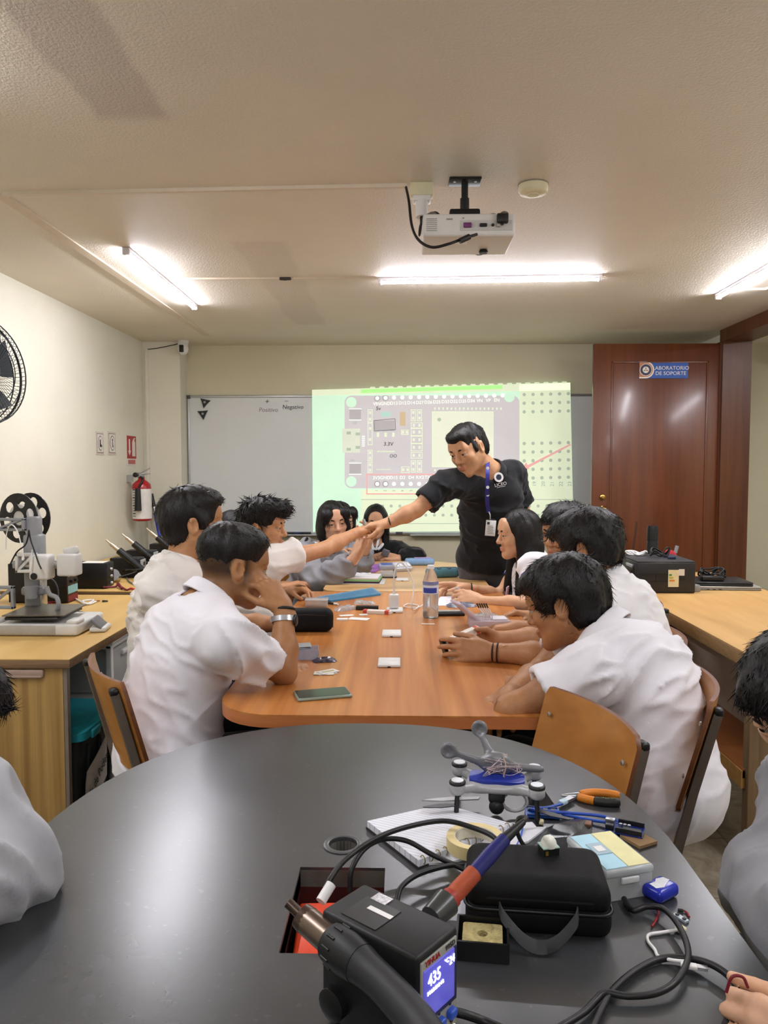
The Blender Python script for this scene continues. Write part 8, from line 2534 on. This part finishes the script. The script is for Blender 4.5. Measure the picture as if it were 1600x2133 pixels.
MB().rbox((0, 0, .03), (.11, .07, .02), .003, rot=(.5, 0, 0)).build('case_shell', plain('case_white_clear', '#dcdfe6', .25, alpha=.75), t)
for k in range(4): MB().box((-.04 + .026 * k, -.01, .040), (.018, .03, .002), rot=(.5, 0, 0)).build('divider', plain('divider_white', '#e4e4e6', .4), t)
t = place('relay_module', 'small clear box with terminal block on the maple table', 'module', 809, 1203, 0)
MB().rbox((0, 0, .022), (.095, .05, .036), .003).build('clear_cover', plain('mod_clear', '#cdd2d4', .15, alpha=.45), t)
MB().rbox((0, -.004, .018), (.075, .035, .022), .003).build('terminal_block', plain('mod_white', '#d8d8d4', .4), t)
MB().box((0, 0, .003), (.1, .055, .005)).build('base', plain('mod_dark', '#2b2a33', .5), t)
for k in range(2): MB().cyl((.03 + .012 * k, .0, .02), (.03 + .012 * k, .0, .045), .003, n=8).build('pin', M_BLK, t)
def soft_case(label, px, py, rz, col, w, d, h):
    t = place('pencil_case', label, 'pencil case', px, py, rz, 'pencil cases')
    s1_ = SDF(); rboxsdf(s1_, (0, 0, h / 2), w / 2, d / 2, h / 2, h * .42)
    V_, F_ = s1_.mesh(.006); V_ = fold_disp(V_, vnormals(V_, F_), (1, 0, 0), .004, 20, 2)
    V_[:, 2] = np.maximum(V_[:, 2], .001); np_mesh('pouch', [(V_, F_)], cloth_mat('pouch_' + col[1:], col), t)
    MB().tube([(-w * .42, -.005, h + .001), (0, 0, h + .003), (w * .42, -.005, h + .001)], .002, 5).build('zip', plain('zip_grey', '#5c6a70', .5), t)
    return t
pc1 = soft_case('light blue soft pencil case with lilac top near the far girl', 874, 1177, .12, '#7f9fc4', .19, .075, .045)
MB().rbox((.02, 0, .047), (.11, .04, .004), .002).build('lilac_patch', plain('lilac', '#a78fc4', .6), pc1)
pc2 = soft_case('teal blue soft pencil case left of the standing man', 922, 1202, .28, '#5b8a99', .20, .075, .055)
for x in (-.03, .03): MB().tube([(x - .012, -.024, .054), (x, -.028, .050), (x + .012, -.026, .054)], .003, 6).build('stitched_mark', M_INK, pc2)
# right side: paper, black device, open parts box, carton in hands
q4 = [on(905, 1262), on(918, 1243), on(985, 1243), on(990, 1262)]
o = MB().prism([(p.x, p.y) for p in q4], TZ + .0004, TZ + .0015).build('paper_sheet', plain('paper_white', '#dfe0e6', .6)); tag(o, 'white sheet of paper right of the water bottle', 'paper')
t = place('black_tablet', 'flat black device right of the water bottle', 'device', 935, 1281, .1)
MB().rbox((0, 0, .007), (.13, .06, .014), .003).build('slab', M_BLK, t); MB().rbox((0, .008, .016), (.10, .03, .004), .001).build('grey_top', plain('slab_top', '#a9a7a4', .5), t)
t = place('open_parts_box', 'open clear parts box with wires in front of the boy with glasses', 'box', 1008, 1305, .05)
M_PKC = plain('pinkish_clear', '#d4c9d6', .2, alpha=.6)
MB().rbox((.02, 0, .016), (.16, .10, .03), .003).build('tray', M_PKC, t)
MB().rbox((-.075, .0, .065), (.012, .11, .11), .003, rot=(0, -.85, .25)).build('raised_lid', M_PKC, t)
for k in range(5): MB().rbox((-.10 + .022 * k, .03, .088 - .018 * k), (.014, .02, .012), .002, rot=(0, -.85, .25)).build('lid_rib', plain('rib_clear', '#e0dce4', .2, alpha=.7), t)
MB().rbox((.06, .01, .033), (.06, .07, .004), .001).build('white_insert', plain('insert_white', '#e2dfe6', .5), t)
for k in range(5):
    wv = MB().tube(catmull([(.0 + .008 * k, -.02, .03), (-.005 + .008 * k, -.015, .055), (-.02 + .009 * k, .0, .075)], 5), .0022, 6).build('jumper_wire', plain('jumper_white', '#d9d2d6', .5), t)
    MB().cyl((-.02 + .009 * k, .0, .075), (-.028 + .009 * k, .004, .092), .003, n=8).build('jumper_end', M_BLK, wv)
hc = at(962, 1325, 2.585)
t = thing('held_carton', 'small white carton with red ends held by the boy with wristbands', 'box', tuple(hc), 0, rot=(0, -.32, .35))
MB().rbox((0, 0, 0), (.13, .03, .022), .001).build('carton_body', plain('carton_cream', '#e4ddd0', .5), t)
MB().box((-.05, 0, 0), (.016, .0306, .0226)).build('red_band', plain('carton_red', '#c04a38', .5), t); MB().box((.056, 0, 0), (.012, .0306, .0226)).build('red_band', plain('carton_red', '#c04a38', .5), t)
MB().rbox((-.072, 0, -.01), (.012, .034, .05), .002).build('black_end', M_BLK, t)
MB().rbox((.0, -.0, -.024), (.10, .026, .024), .002).build('clear_window', plain('window_clear', '#cfc5b2', .2, alpha=.6), t)
h9 = at(952, 1232, 3.72)
o = MB().rbox(h9, (.03, .02, .04), .006, rot=(.2, .3, .2)).build('held_module', plain('held_grey', '#a79d98', .35)); tag(o, 'small grey part held by the girl in profile', 'component')
h8 = at(803, 1152, 5.2)
o = MB().rbox(h8, (.05, .02, .05), .006, rot=(.2, .4, .2)).build('held_module', plain('held_slate', '#5f5f6b', .3)); tag(o, 'small dark packet held by the far girl', 'component')
